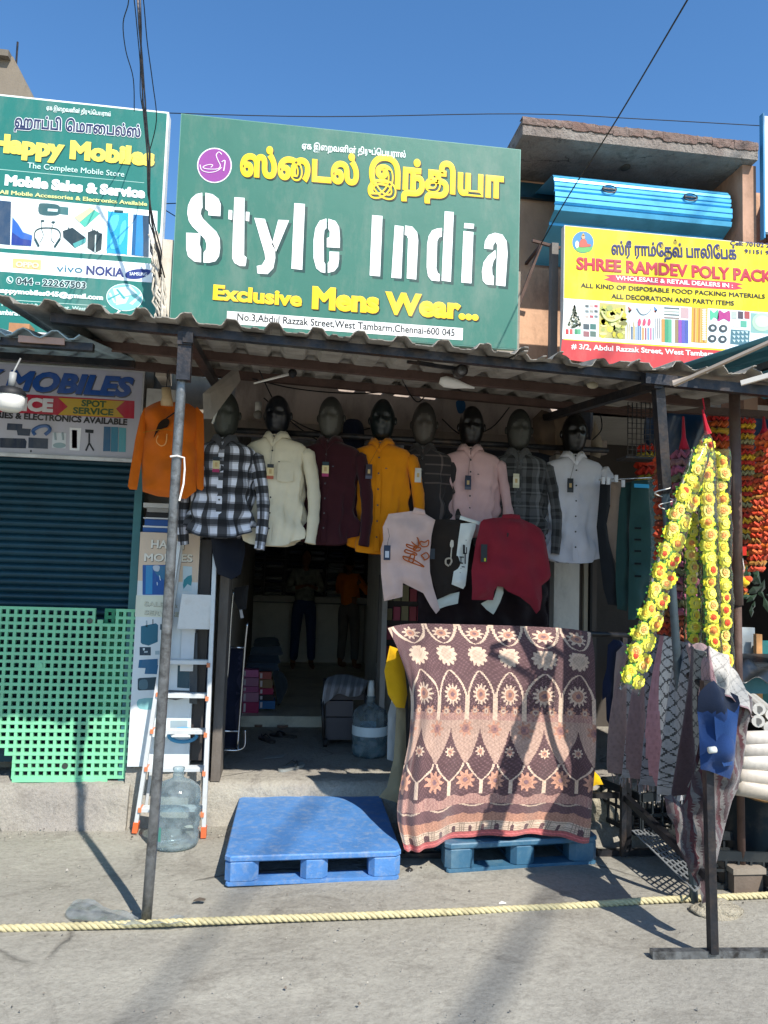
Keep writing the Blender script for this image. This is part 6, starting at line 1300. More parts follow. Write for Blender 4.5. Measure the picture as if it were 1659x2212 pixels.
# other garlands deeper in the stall
def disc_garland(label, x, y0, y1, Y, r, cols, tie=None, grp='coloured garlands inside the stall', n=None, lean=0, flare=False):
    a = at(x, y0, Y); b = at(x+lean, y1, Y); t = thing('disc_garland', label, 'garland', b, grp); L_ = np.linalg.norm(a-b); n = int((n or L_/(r*1.0))*1.7); rs = random.Random(label)
    for j in range(n):
        p = a+(b-a)*(j+.5)/n; g = G(); c_ = cols[j % len(cols)]; rr = r*rs.uniform(.88, 1.08)*(1 if not flare else .6+.6*j/n); P = []
        for q, (k, zz_) in enumerate(((.3, .3), (.85, .26), (1.0, 0), (.85, -.26), (.3, -.3))): P.append([(p[0]+rr*k*(1+.20*math.sin(m_*2.6+j*1.3))*math.cos(m_*math.pi/10), p[1]+rr*k*.8*math.sin(m_*math.pi/10), p[2]+zz_*rr*.8+.22*rr*math.cos(m_*2.9+j)*k) for m_ in range(20)])
        g.grid(P, None, wrap=True); g.c = [lin(c_)]*len(g.c); g.build('flower', PETAL, t)
    if tie: g = G(); g.tube([at(x-2, y0-tie, Y), at(x-1, y0-tie*.4, Y), a+np.array([0, 0, .01])], [.006, .012, .03], 6, 'a81e34'); g.build('ribbon', CLOTH, t, smooth=True)
    return t
disc_garland('pink and green garland bunch hanging left of the yellow ones on a red tie', 1478, 975, 1330, 3.95, .072, ['8a4a5c', '7d5a58', '964f66', '6a6a48'], 75, flare=False)
disc_garland('red and yellow banded garland right of the brown post', 1612, 905, 1200, 4.4, .055, ['b02a1c', 'c89a18', 'b02a1c', 'b8901c', '8f8a62', 'a8431f'])
disc_garland('long orange garland at the right edge, leaning left', 1652, 940, 1235, 3.9, .05, ['c4482a', 'cc6430', 'c8401c', '9a6a2a'], 40, lean=-18)
disc_garland('bright orange red garland cut off at the right edge', 1672, 930, 1210, 3.7, .05, ['cc502c', 'c4482a', 'd8641c'], 30, lean=-6)
disc_garland('faded orange garland seen between the green trousers and the blue pipe', 1434, 985, 1370, 4.05, .055, ['b0401c', 'a03a20', '8a5a34', '7a3a28'])
disc_garland('red garland with a yellow top left of the blue pipe', 1400, 960, 1060, 5.2, .09, ['b02c1c', '9a8a28', 'b8341c'])
disc_garland('brown orange garland hanging low behind the blue pipe', 1470, 1130, 1440, 4.0, .06, ['7a3c26', '8a4428'])
disc_garland('red topped garland behind the yellow bunch', 1550, 895, 1000, 5.0, .08, ['b0241c', 'b8541c', 'a8841c'])
disc_garland('orange yellow strand between the brown post and the right edge', 1598, 1210, 1290, 4.3, .045, ['b8481c', 'a87a1c'])
t = thing('door_hanging', 'small red and yellow hanging ornament with white threads', 'ornament', at(1603, 1262, 4.1))
for i, (dx, dy, c_) in enumerate(((-12, 0, 'b8461c'), (0, 2, 'd0a818'), (12, -1, 'b8461c'), (6, 6, 'd8b020'))):
    g = G(); g.ball(at(1603+dx, 1252+dy, 4.1), .03, .02, .022, 10, 7, c_); g.build('blossom', PETAL, t, smooth=True)
for dx in (-3, 1, 5): g = G(); g.tube([at(1601+dx*.3, 1200, 4.1), at(1602+dx, 1225, 4.1), at(1602+dx, 1246, 4.1)], .003, 4, 'd8d2ce'); g.build('thread', CLOTH, t)
g = G(); c = at(1600, 1192, 4.1); g.box(c[0]-.03, c[0]+.03, c[1]-.01, c[1]+.01, c[2]-.02, c[2]+.03, 'b8281c'); g.build('red_top', CLOTH, t)
# leaves at right edge
t = thing('leaf_spray', 'dark green artificial leaves hanging at the right edge', 'leaves', at(1640, 1330, 4.2)); rs = random.Random(8)
for i in range(16):
    c = at(1640+rs.uniform(-28, 24), 1270+rs.uniform(-25, 40), 4.2+rs.uniform(-.1, .1)); a_ = rs.uniform(0, 6.28); u_ = np.array([math.cos(a_), rs.uniform(-.4, .4), math.sin(a_)-.5]); u_ /= np.linalg.norm(u_); v_ = np.cross(u_, [0, 1, 0]); L_ = rs.uniform(.06, .11)
    g = G(); g.add([c, c+u_*L_*.5+v_*L_*.22, c+u_*L_, c+u_*L_*.5-v_*L_*.22, c+u_*L_*.5+np.array([0, -.012, 0])], [(0, 1, 4), (1, 2, 4), (2, 3, 4), (3, 0, 4)], rs.choice(['1d3320', '24402a', '18291c'])); g.build('leaf', PETAL, t)
# blue tarpaulin high at the back, counters and boards
g = cloth([[(1395, 895, 5.2), (1480, 892, 5.2), (1570, 895, 5.2), (1680, 905, 5.2)], [(1395, 950, 5.25), (1480, 955, 5.2), (1570, 950, 5.25), (1680, 960, 5.2)], [(1400, 1010, 5.3), (1480, 1015, 5.25), (1570, 1010, 5.3), (1680, 1020, 5.25)]], 14, 30, lambda u, v: (0, .03*math.sin(v*23+u*4), 0), lambda u, v: lin('1b3a5c'))
tag(g.build('tarpaulin', PLAST, smooth=True, solid=.003), 'dark blue tarpaulin hung behind the garlands under the right awning', 'tarpaulin')
g = G(); a_, b_ = at(1590, 1355, 5.6), at(1632, 1560, 5.6); g.box(a_[0], b_[0], 5.6, 5.64, b_[2], a_[2], 'aeb6b8'); tag(g.build('grey_board', PAINT), 'pale grey board leaning inside the stall right of the brown post', 'board')
g = G(); a_, b_ = at(1634, 1370, 5.5), at(1648, 1560, 5.5); g.box(a_[0], b_[0], 5.5, 5.54, b_[2], a_[2], 'c9925a'); g.box(b_[0], b_[0]+.5, 5.52, 5.56, b_[2], a_[2]-.05, '1f6a6a'); tag(g.build('timber_frame', PAINT), 'orange timber and teal panel at the right edge of the stall', 'frame')
ct_ = thing('stall_counter', 'dark stall table with a teal edge behind the shawl rack', 'table', at(1640, 1560, 4.9))
g = G(); a_ = at(1595, 1440, 4.7); g.box(a_[0], a_[0]+1.2, 4.7, 5.4, a_[2]-.03, a_[2]+.02, '22262a'); g.build('table_top', PAINT, ct_); g = G(); g.box(a_[0], a_[0]+1.2, 4.69, 4.72, a_[2]-.17, a_[2]-.06, '2a6470'); g.build('edge_board', PAINT, ct_); g = G(); g.bar((a_[0]+.1, 5.3, .1), (a_[0]+.1, 5.3, a_[2]-.03), .05); g.build('leg', PAINT, ct_); g = G(); g.bar((a_[0]+1.1, 5.3, .1), (a_[0]+1.1, 5.3, a_[2]-.03), .05); g.build('leg', PAINT, ct_)
g = cloth([[(1545, 1420, 4.75), (1600, 1425, 4.7), (1660, 1440, 4.7), (1720, 1445, 4.7)], [(1560, 1500, 4.5), (1610, 1470, 4.5), (1670, 1475, 4.5), (1720, 1480, 4.5)]], 10, 24, lambda u, v: (0, 0, .02*math.sin(v*19+u*5)), lambda u, v: lin('1f2326'))
tag(g.build('dark_sheet', PLAST, smooth=True, solid=.003), 'black plastic sheet thrown over the stall table', 'sheet')
# rolls of clear film
FILMROLL = mat('film_roll', rough=.3, var=.1, vscale=14, spec=.5, bump=.3, bscale=25)
for (x, y, l) in ((1640, 1532, 'uppermost left'), (1668, 1545, 'uppermost right'), (1638, 1558, 'second row left'), (1664, 1572, 'second row right')):
    c = at(x, y, 3.9); g = G(); g.tube([c, c+np.array([.25, .55, 0])], .033, 14, 'c9c6be'); g.tube([c-np.array([.0015, .0035, 0]), c-np.array([.001, .003, 0])], .018, 12, '8d8a84'); tag(g.build('film_roll', FILMROLL, smooth=False), f'white roll end in the {l} of the pile at the right edge', 'roll', 'rolls of white plastic film')
for i, (y, tl) in enumerate(((1597, .02), (1622, -.01), (1648, .05), (1676, .14), (1700, .22))):
    a_, b_ = at(1602-i*3, y, 3.75), at(1730, y+tl*130, 3.85); g = G(); g.tube([a_, a_+(b_-a_)*.4+np.array([0, 0, .006]), b_], [(.036, .05), (.038, .05), (.036, .05)], 14, ['c8c0b6', 'bdb6ac', 'c9c3b8', 'c2b8aa', 'b8ae9f'][i])
    tag(g.build('film_roll', FILMROLL, smooth=True), 'long white roll lying at the right edge, ' + ['highest', 'second', 'third', 'fourth', 'lowest'][i]+' one', 'roll', 'rolls of white plastic film')
# white tub and dark crates at the right bottom
c = gr(1690, 1900); t = thing('tub', 'large dark tub with a white drum standing in it at the right edge', 'tub', c)
g = G(); zt_ = .42; g.lathe([(.27, .03), (.30, zt_), (.315, zt_+.02), (.31, zt_+.025), (.29, zt_)], (c[0]+.1, c[1]+.25, 0), 32, '1c2a33'); g.build('tub_wall', PLAST, t, smooth=True)
g = G(); g.tube([np.array([c[0]+.1+.312*math.cos(a_), c[1]+.25+.312*math.sin(a_), zt_+.02+.006*math.sin(a_*9)]) for a_ in np.linspace(0, 2*math.pi, 40)], .014, 6, '8a6a44'); g.build('rope_rim', CLOTH, t)
g = G(); g.lathe([(0, .1), (.26, .1), (.26, .64), (.24, .66), (0, .66)], (c[0]+.1, c[1]+.25, 0), 32, 'd6ddd0'); g.build('drum', WHITEP, t, smooth=True)
CR = mat('dark_crate_plastic', '1c2226', rough=.45, var=.15, dirt='5a5750', dirtamt=.3)
def crate(label, X, Y, w, d, h, z0, m=CR, rot=0.0, grp=None):
    t = thing('plastic_crate', label, 'crate', (X, Y, z0), grp); M = Matrix.Translation((X, Y, z0)) @ Matrix.Rotation(rot, 4, 'Z')
    for nm, n_, ax in (('side_wall', 7, 'x'), ('side_wall', 7, 'x2'), ('side_wall', 5, 'y'), ('side_wall', 5, 'y2')):
        g = G(); L_ = w if ax[0] == 'x' else d
        def bx(u0, u1, z0_, z1_, th=.012):
            if ax == 'x': g.box(u0, u1, -d/2, -d/2+th, z0_, z1_, None, M)
            elif ax == 'x2': g.box(u0, u1, d/2-th, d/2, z0_, z1_, None, M)
            elif ax == 'y': g.box(-w/2, -w/2+th, u0, u1, z0_, z1_, None, M)
            else: g.box(w/2-th, w/2, u0, u1, z0_, z1_, None, M)
        e = L_/2-.014
        bx(-e, e, h-.05, h, .018); bx(-e, e, 0, .03, .016); bx(-e, e, h*.45, h*.52, .010)
        for k in range(n_+1): u_ = -e+(2*e)*k/n_; bx(u_-.006, u_+.006, .03, h-.05, .011)
        g.build(nm, m, t)
    g = G(); k = 9
    for i in range(k+1): u_ = -w/2+.015+(w-.03)*i/k; g.box(u_-.006, u_+.006, -d/2+.02, d/2-.02, .004, .012, None, M)
    for i in range(7): u_ = -d/2+.015+(d-.03)*i/6; g.box(-w/2+.02, w/2-.02, u_-.006, u_+.006, .0, .0105, None, M)
    g.build('crate_floor', m, t); return t
crate('black plastic mesh crate tipped behind the lower rail of the street rack', 2.42, 4.75, .55, .40, .26, .12, rot=.25, grp='black crates at the stall')
crate('black plastic mesh crate on the ground behind the dark shawl', 2.60, 4.20, .50, .36, .20, .0, rot=-.15, grp='black crates at the stall')
crate('black plastic mesh crate at the lower right edge by the brown post', 2.95, 4.02, .60, .34, .10, .0, rot=.05, grp='black crates at the stall')
crate('black plastic mesh crate under the stall table on the right', 3.05, 4.75, .6, .4, .30, .12, rot=.0, grp='black crates at the stall')
MET = mat('wire_shelf_grey', '8c8f90', rough=.4, metal=.4, var=.2)
g_t = thing('mesh_tray', 'grey perforated metal tray slanting down behind the rack rail', 'tray', at(1440, 1830, 4.2))
a0, a1, a2, a3 = at(1366, 1795, 4.45), at(1402, 1790, 4.6), at(1530, 1900, 3.95), at(1500, 1925, 3.8); g = G()
for i in range(15):
    f = i/14; p, q = a0+(a3-a0)*f, a1+(a2-a1)*f; g.bar(p, q, .010, .005)
for i in range(6):
    f = i/5; p, q = a0+(a1-a0)*f, a3+(a2-a3)*f; g.bar(p+np.array([0, 0, .003]), q+np.array([0, 0, .003]), .010, .005)
g.build('perforated_sheet', MET, g_t)

# ============================================================ inside the shop
random.seed(31)
YF, ZF = 7.3, .345
fold_meshes = []
for i, c_ in enumerate(('26324a', '3a4352', '1c2432', '5a616c', '74777c', '303a3e', '444c5e', '8b8c8c', '2b2f45')):
    g = G(); P = []
    for q, (k, zz_) in enumerate(((.0, 0), (.9, 0), (1, .3), (1.02, .55), (.98, .8), (.8, 1), (0, 1.02))):
        P.append([(.115*k*math.copysign(abs(math.cos(a_))**.35, math.cos(a_)), .13*k*math.copysign(abs(math.sin(a_))**.35, math.sin(a_)), .042*zz_+.003*math.sin(a_*3+i)) for a_ in np.linspace(0, 2*math.pi, 20, endpoint=False)])
    g.grid(P, None, wrap=True); g.c = [lin(c_)]*len(g.c); o = g.build('folded_shirt', CLOTH, None, smooth=True, loc=(0, 0, 0)); fold_meshes.append(o.data); bpy.data.objects.remove(o)
for k in range(5):
    for c in range(6):
        for j in range(3):
            if random.random() < .08: continue
            o = bpy.data.objects.new('folded_shirt', random.choice(fold_meshes)); COL.objects.link(o)
            o.location = (-.52+.145+c*.29+random.uniform(-.01, .01), 11.08+random.uniform(-.02, .02), 1.307+k*.17+j*.043); o.scale = (random.uniform(.95, 1.08), 1, 1); o.rotation_euler = (0, 0, random.uniform(-.06, .06))
            tag(o, f"{['lower', 'middle', 'upper'][j]} folded shirt in the {['leftmost', 'second', 'third', 'fourth', 'fifth', 'rightmost'][c]} cell, {['lowest', 'second', 'third', 'fourth', 'top'][k]} row of the back wall shelf", 'folded shirt', 'folded shirts on the back wall shelf')
def box_thing(name, label, x0, y0, x1, y1, Y, d, c_, grp=None, cat='box'):
    a_, b_ = at(x0, y0, Y), at(x1, y1, Y); g = G(); g.box(a_[0], b_[0], Y, Y+d, b_[2], a_[2], c_)
    g.box(a_[0]+.01, a_[0]+.03, Y-.0025, Y-.0005, b_[2]+.01, a_[2]-.01, 'd8ccd0'); return tag(g.build(name, PAPER), label, cat, grp)
GP = 'shoe boxes stacked left of the entrance floor'
zs = [1541, 1517, 1496, 1483, 1464, 1447]
for i, (c_, l) in enumerate((('a82a5c', 'deep pink shoe box at the bottom of the left stack'), ('b47a94', 'pale pink shoe box second from the bottom of the left stack'), ('b05a86', 'pink shoe box in the middle of the left stack'), ('a8708c', 'thin mauve shoe box, fourth of the left stack'), ('c46a9a', 'bright pink shoe box on top of the left stack'))):
    box_thing('shoe_box', l, 524, zs[i+1], 558, zs[i]-.6, 7.25, .2, c_, GP)
zs = [1532, 1514, 1501, 1487, 1468, 1452]
for i, (c_, l) in enumerate((('1f5f94', 'blue shoe box at the bottom of the right stack'), ('2a2226', 'dark shoe box above the blue one in the right stack'), ('a01c4c', 'crimson shoe box in the middle of the right stack'), ('8a6a4a', 'brown shoe box, fourth of the right stack'), ('a8524a', 'red brown shoe box on top of the right stack'))):
    box_thing('shoe_box', l, 560, zs[i+1], 594-i*2, zs[i]-.6, 7.30, .2, c_, GP)
for i, (x0, y0, x1, y1, c_, l) in enumerate(((535, 1432, 598, 1450, '39485a', 'lowest wrapped clothes bundle on the shoe boxes'), (538, 1414, 600, 1434, '2a3642', 'second wrapped clothes bundle on the shoe boxes'), (545, 1396, 606, 1416, '3c4650', 'third wrapped clothes bundle on the shoe boxes'), (552, 1378, 600, 1398, '2c3438', 'topmost wrapped clothes bundle on the shoe boxes'))):
    garment('clothes_bundle', l, 'bundle', smooth([(x0, y1), (x0-3, (y0+y1)/2), (x0+4, y0), (x1-6, y0-2), (x1+3, (y0+y1)/2), (x1, y1)], 3), 7.4, .07, c_, i, .008, 'wrapped clothes bundles')
garment('clothes_bundle', 'clear plastic bag of dark clothes slumped right of the shoe boxes', 'bundle', smooth([(590, 1450), (612, 1455), (622, 1480), (615, 1500), (600, 1525), (596, 1490)], 3), 7.4, .06, '3a4248', 9, .01, 'wrapped clothes bundles')
# stool with boxes and a cloth, right
ct2 = thing('trolley', 'low wheeled trolley of boxes covered by a grey cloth right of the entrance floor', 'trolley', at(740, 1605, 6.4))
g = G(); a_ = at(696, 1510, 6.25); b_ = at(700, 1605, 6.25); g.tube([a_, b_], .012, 8); g.build('side_pipe', STEEL, ct2, smooth=True); g = G(); g.tube([at(790, 1480, 6.3), at(792, 1595, 6.3)], .012, 8); g.build('side_pipe', STEEL, ct2, smooth=True)
for (x0, y0, x1, y1, c_) in ((704, 1480, 790, 1512, '4a4547'), (704, 1514, 762, 1548, '565052'), (704, 1550, 770, 1598, '4e4a4e')):
    a_, b_ = at(x0, y0, 6.3), at(x1, y1, 6.3); g = G(); g.box(a_[0], b_[0], 6.3, 6.7, b_[2], a_[2], c_); g.build('carton', PAPER, ct2)
g = G(); g.tube([at(698, 1604, 6.25), at(706, 1604, 6.25)], .035, 12); g.build('wheel', WIRE, ct2)
g = cloth([[(708, 1462, 6.6), (740, 1456, 6.65), (770, 1462, 6.6), (795, 1470, 6.5)], [(700, 1480, 6.27), (735, 1478, 6.26), (765, 1482, 6.26), (792, 1482, 6.25)], [(694, 1530, 6.25), (728, 1500, 6.23), (762, 1506, 6.24), (788, 1496, 6.25)]], 16, 30, lambda u, v: (0, -.02*math.sin(v*21+u*3), 0), lambda u, v: lin('6f6f72') if (v*6) % 1 > .3 else lin('8d8e92'))
tag(g.build('grey_cloth', CLOTH, smooth=True, solid=.004), 'striped grey cloth thrown over the trolley of boxes', 'cloth')
# folding cots at the left jamb
cot = thing('folding_cot', 'folded chrome tube cot with dark blue canvas standing left of the entrance', 'cot', at(495, 1618, 6.0))
f8 = zm(850, 2100, .4822)
YT = 5.75
for pts in ([72, 262, 50, 560, 30, 880, 10, 1340], [175, 535, 155, 747, 140, 1000, 128, 1200, 112, 1290, 60, 1340, -10, 1348], [290, 808, 270, 1000, 240, 1400, 205, 1865], [-20, 1868, 120, 1868, 205, 1868, 262, 1840, 272, 1760, 270, 1700]):
    g = G(); g.tube([at(*p, YT+.0) for p in curve(f8(*pts), 4)], .0095, 8); g.build('tube', CHROME, cot, smooth=True)
for pts in ([45, 747, 155, 747], [145, 1012, 268, 1018], [-20, 1705, 212, 1712], [0, 1760, 50, 1700]):
    g = G(); g.tube([at(*p, YT) for p in f8(*pts)], .0085, 8); g.build('cross_tube', CHROME, cot, smooth=True)
g = puff(f8(-60, 200, 70, 250, 130, 560, 150, 740, 135, 1010, 262, 1030, 240, 1400, 205, 1850, -60, 1860), YT+.06, .02, '151b2c', .03, colfn=lambda x, z: lin('2a2b3c') if (x*11) % 1 < .22 else lin('12182a')); g.build('canvas', CLOTH, cot, smooth=True)
g = puff(f8(80, 270, 210, 275, 205, 440, 85, 440), YT-.05, .03, '15161a', .02, wr=.012); tag(g.build('dark_straps', CLOTH, smooth=True), 'bunch of dark straps hanging on the cot below the plaid shirt', 'straps')
g = puff(f8(180, 520, 300, 500, 295, 555, 280, 700, 215, 700, 185, 640), YT-.04, .03, '2c2b2c', .015, wr=.01); bg_ = tag(g.build('dark_pouch', CLOTH, smooth=True), 'small dark pouch with a white tag hanging on the cot', 'pouch')
g = G(); g.add([at(*p, YT-.09) for p in f8(222, 705, 245, 700, 260, 770, 235, 775)], [(0, 3, 2, 1)], 'b8b6b2'); tag(g.build('price_tag', PAPER, solid=.002), 'white price tag hanging from the dark pouch on the cot', 'tag')
# slippers
def slipper(label, c, L_, w, rot, c1, c2, strap=True):
    t = thing('slipper', label, 'slipper', c, 'footwear left at the entrance'); M = Matrix.Translation(tuple(c)) @ Matrix.Rotation(rot, 4, 'Z')
    out = smooth([(0, -.5), (.30, -.42), (.36, -.1), (.42, .25), (.22, .5), (-.1, .5), (-.34, .25), (-.30, -.1), (-.28, -.4)], 3)
    g = G(); n = len(out)
    vs = [tuple(M @ Vector((x*w, y*L_, z))) for z in (0, .006, .018) for x, y in out]; fs = [(i*n+k, i*n+(k+1) % n, (i+1)*n+(k+1) % n, (i+1)*n+k) for i in range(2) for k in range(n)]+[tuple(range(2*n, 3*n))]
    g.add(vs, fs, c1); g.build('sole', PLAST, t)
    if strap:
        for sx in (-1, 1):
            g = G(); g.tube([tuple(M @ Vector(p)) for p in ((0, .30*L_, .018), (sx*.20*w, .18*L_, .045), (sx*.36*w, -.02*L_, .018))], [(.004, .004), (.004, .012), (.004, .012)], 8, c2); g.build('strap', PLAST, t, smooth=True)
    else:
        g = G(); P = []
        for i in range(7):
            y = (.05+.38*i/6)*L_; P.append([tuple(M @ Vector((w*.40*math.cos(a_)*(1-.25*i/6), y, .018+.045*math.sin(a_)*(1-.3*i/6)))) for a_ in np.linspace(0, math.pi, 11)])
        g.grid(P); g.c = [lin(c2)]*len(g.c); g.build('upper', PLAST, t, smooth=True, solid=.004)
    return t
slipper('grey flip-flop lying in the sun on the step', gr(628, 1660, .252), .25, .115, R(-40), '8b8f8c', '3c403e')
slipper('brown closed slipper at the left under the inner floor edge', gr(552, 1566, .252), .22, .11, R(20), '7a5a4a', '8f6a58', False)
slipper('orange slipper in the middle under the inner floor edge', gr(616, 1568, .252), .22, .12, R(-30), '8a6a58', 'c05a2c', False)
slipper('black flip-flop behind the grey one, left of the pair', gr(575, 1600, .252), .24, .10, R(30), '1d1e22', '2a2b30')
slipper('black flip-flop behind the grey one, right of the pair', gr(612, 1592, .252), .24, .10, R(70), '1d1e22', '2a2b30')
c = gr(592, 1637, .254); g = G(); g.add([c+np.array([-.08, -.03, 0]), c+np.array([.06, -.035, .012]), c+np.array([.09, .03, .02]), c+np.array([-.05, .04, .004])], [(0, 1, 2, 3)], '8a8c8a'); tag(g.build('flat_card', PAPER, solid=.003), 'crushed grey card lying at the shadow edge on the step', 'card')
# yellow garment and long beige cloth at the left edge of the blanket
garment('yellow_shirt', 'yellow shirt sleeve hanging behind the left edge of the blanket', 'shirt', [(842, 1395), (870, 1405), (880, 1500), (874, 1530), (855, 1528), (838, 1500), (830, 1450)], 4.72, .04, 'c99a10', 2)
garment('beige_cloth', 'long beige cloth hanging to the step beside the blanket', 'cloth', [(856, 1528), (876, 1530), (880, 1720), (868, 1738), (845, 1730), (818, 1722), (836, 1700), (850, 1640), (854, 1580)], 4.80, .03, '8f8367', 5)
garment('white_sheet', 'pale plastic sheet standing behind the beige cloth', 'sheet', [(838, 1540), (856, 1480), (862, 1600), (850, 1645), (836, 1640)], 5.0, .02, 'a9a9a4', 6)

# ============================================================ people in the dim shop
SKIN = mat('skin', '7a5038', rough=.55, var=.08, spec=.35)
def skinned(name, V, E, Rr, m, parent, lv=2):
    off = np.zeros(3); q = parent
    while q is not None: off += np.array(q.location); q = q.parent
    me = bpy.data.meshes.new(name); me.from_pydata([tuple(np.array(v)-off) for v in V], E, []); o = bpy.data.objects.new(name, me); COL.objects.link(o); o.parent = parent
    me.materials.append(m); sk = o.modifiers.new('skin', 'SKIN'); sk.use_smooth_shade = True
    for i, r_ in enumerate(Rr): me.skin_vertices[0].data[i].radius = r_ if hasattr(r_, '__len__') else (r_, r_); me.skin_vertices[0].data[i].use_root = (i == 0)
    sb = o.modifiers.new('smooth', 'SUBSURF'); sb.levels = lv; sb.render_levels = lv
    return o
def person(label, base, H, yaw, arms, shirt, trous, turn=0.0, lean=0.0):
    """arms: for each side elbow and wrist offsets from the shoulder"""
    k = H/1.65; t = thing('person', label, 'person', base); Mr = Matrix.Rotation(yaw, 3, 'Z')
    def W_(x, y, z): v = Mr @ Vector((x+lean*z*.1, y, z)); return np.array([base[0]+v.x*k, base[1]+v.y*k, base[2]+v.z*k])
    sh_z = 1.34
    # trousers
    V = [W_(0, 0, .90), W_(-.09, 0, .84), W_(-.11, -.01, .48), W_(-.12, .02, .09), W_(.09, 0, .84), W_(.11, -.01, .48), W_(.13, .02, .09), W_(0, 0, .98)]
    skinned('trousers', V, [(0, 1), (1, 2), (2, 3), (0, 4), (4, 5), (5, 6), (0, 7)], [(.13*k, .10*k), .095*k, .072*k, .060*k, .095*k, .072*k, .060*k, (.13*k, .10*k)], trous, t)
    V = [W_(0, 0, 1.15), W_(0, 0, .88), W_(0, 0, 1.30), W_(0, .0, 1.375), W_(-.15, 0, 1.33), W_(.15, 0, 1.33)]; E = [(0, 1), (0, 2), (2, 3), (2, 4), (2, 5)]; Rr = [(.145*k, .105*k), (.155*k, .11*k), (.13*k, .09*k), .06*k, .068*k, .068*k]
    for s_, i0 in ((-1, 4), (1, 5)):
        e, w_ = arms[0 if s_ < 0 else 1]; n = len(V); V += [W_(s_*.17+e[0], e[1], sh_z+e[2]), W_(s_*.17+e[0]*.35+w_[0]*.65, e[1]*.35+w_[1]*.65, sh_z+e[2]*.35+w_[2]*.65)]; E += [(i0, n), (n, n+1)]; Rr += [.055*k, .045*k]
    skinned('shirt', V, E, Rr, shirt, t)
    V = [W_(0, 0, 1.25), W_(0, 0, 1.36), W_(0, -.01, 1.44)]; E = [(0, 1), (1, 2)]; Rr = [.08*k, .055*k, .052*k]
    for s_ in (-1, 1):
        e, w_ = arms[0 if s_ < 0 else 1]; n = len(V); sx = s_*.17; V += [W_(s_*.12, 0, 1.30), W_(sx+e[0], e[1], sh_z+e[2]), W_(sx+w_[0], w_[1], sh_z+w_[2])]; E += [(0, n), (n, n+1), (n+1, n+2)]; Rr += [.04*k, .036*k, .024*k]
        d = (V[n+2]-V[n+1]); d /= np.linalg.norm(d); sd_ = np.cross(d, [0, 0, 1]); sd_ /= max(1e-6, np.linalg.norm(sd_)); m2 = len(V); V.append(V[n+2]+d*.06*k); E.append((n+2, m2)); Rr.append((.036*k, .018*k))
        for q in range(4): V.append(V[m2]+sd_*(q-1.5)*.018*k+d*.05*k*(1-.1*abs(q-1.5))); E.append((m2, len(V)-1)); Rr.append(.009*k)
        V.append(V[n+2]+sd_*.04*k+d*.05*k); E.append((n+2, len(V)-1)); Rr.append(.010*k)
    for s_ in (-1, 1):
        n = len(V); V += [W_(s_*.125, .03, .14), W_(s_*.13, .03, .045), W_(s_*.14, -.13, .03)]; E += [(n, n+1), (n+1, n+2)]; Rr += [.04*k, .038*k, (.04*k, .022*k)]
        # legs run on inside the trousers up to the pelvis
        V += [W_(s_*.10, 0, .85)]; E += [(n, len(V)-1)]; Rr += [.05*k]; E.append((0, len(V)-1))
    b = skinned('body', V, E, Rr, SKIN, t)
    Mh = Matrix.Rotation(yaw+turn, 3, 'Z')
    def fn(x, y, z): v = Mh @ Vector(head_fn(x, y*1.0, z)); return (v.x, v.y, v.z)
    hc = W_(0, -.02, 1.535); g = G(); g.ball(hc, .078*k, .098*k, .118*k, 30, 26, '6a4430', fn); h = g.build('head', SKIN, t, smooth=True)
    g = G()
    def hf(x, y, z): v = Mh @ Vector((x*.9, (y if y > -.55 else -.55)*1.0+.06, z)); return (v.x, v.y, v.z)
    g.ball(hc+np.array([0, 0, .016]), .088*k, .106*k, .118*k, 24, 20, '0c0b0b', lambda x, y, z: hf(x, y, z if z > (.25 if y < -.2 else -.45) else (.25 if y < -.2 else -.45))); g.build('hair', CLOTH, h, smooth=True)
    return t
CHK = mat('check_shirt', '74786f', rough=.9, var=.5, vscale=14); JE = mat('dark_denim', '2a3c62', rough=.9, var=.15); OR = mat('orange_top', 'c86a14', rough=.9, var=.1); GT_ = mat('grey_trousers', '6a6562', rough=.9, var=.1)
b1 = gr(652, 1443, ZF); person('man in a grey checked shirt and dark jeans standing inside holding his hands before him', b1, 1.60, R(6), [((-.07, -.02, -.26), (.10, -.24, -.20)), ((.07, -.02, -.26), (-.10, -.24, -.20))], CHK, JE, lean=0)
b2 = gr(752, 1443, ZF); person('person in an orange top and grey trousers standing inside with their back turned', b2, 1.55, R(140), [((-.10, -.10, -.24), (.02, -.28, -.14)), ((.10, -.10, -.24), (-.04, -.28, -.14))], OR, GT_, lean=.3)

# ============================================================ street: rope, film, grit
rp_pts = [gr(-60, 2016), gr(120, 2011), gr(300, 2004), gr(500, 1996), gr(700, 1989), gr(900, 1981), gr(1100, 1972), gr(1250, 1964), gr(1400, 1953), gr(1550, 1946), gr(1720, 1938)]
rope = thing('rope', 'pale twisted rope lying across the street from edge to edge', 'rope', rp_pts[5])
Pr = []
for i in range(len(rp_pts)-1):
    p0, p1, p2, p3 = [rp_pts[min(max(i+j, 0), len(rp_pts)-1)] for j in (-1, 0, 1, 2)]
    for a_ in range(60): t_ = a_/60; Pr.append(.5*((2*p1)+(-p0+p2)*t_+(2*p0-5*p1+4*p2-p3)*t_*t_+(-p0+3*p1-3*p2+p3)*t_**3))
Pr = np.array(Pr); dd = np.concatenate([[0], np.cumsum(np.linalg.norm(np.diff(Pr, axis=0), axis=1))])
ROPE = mat('rope_fibre', 'c4b98f', rough=.9, var=.18, vscale=40, bump=.5, bscale=300, dirt='8a8064', dirtamt=.5, dscale=6)
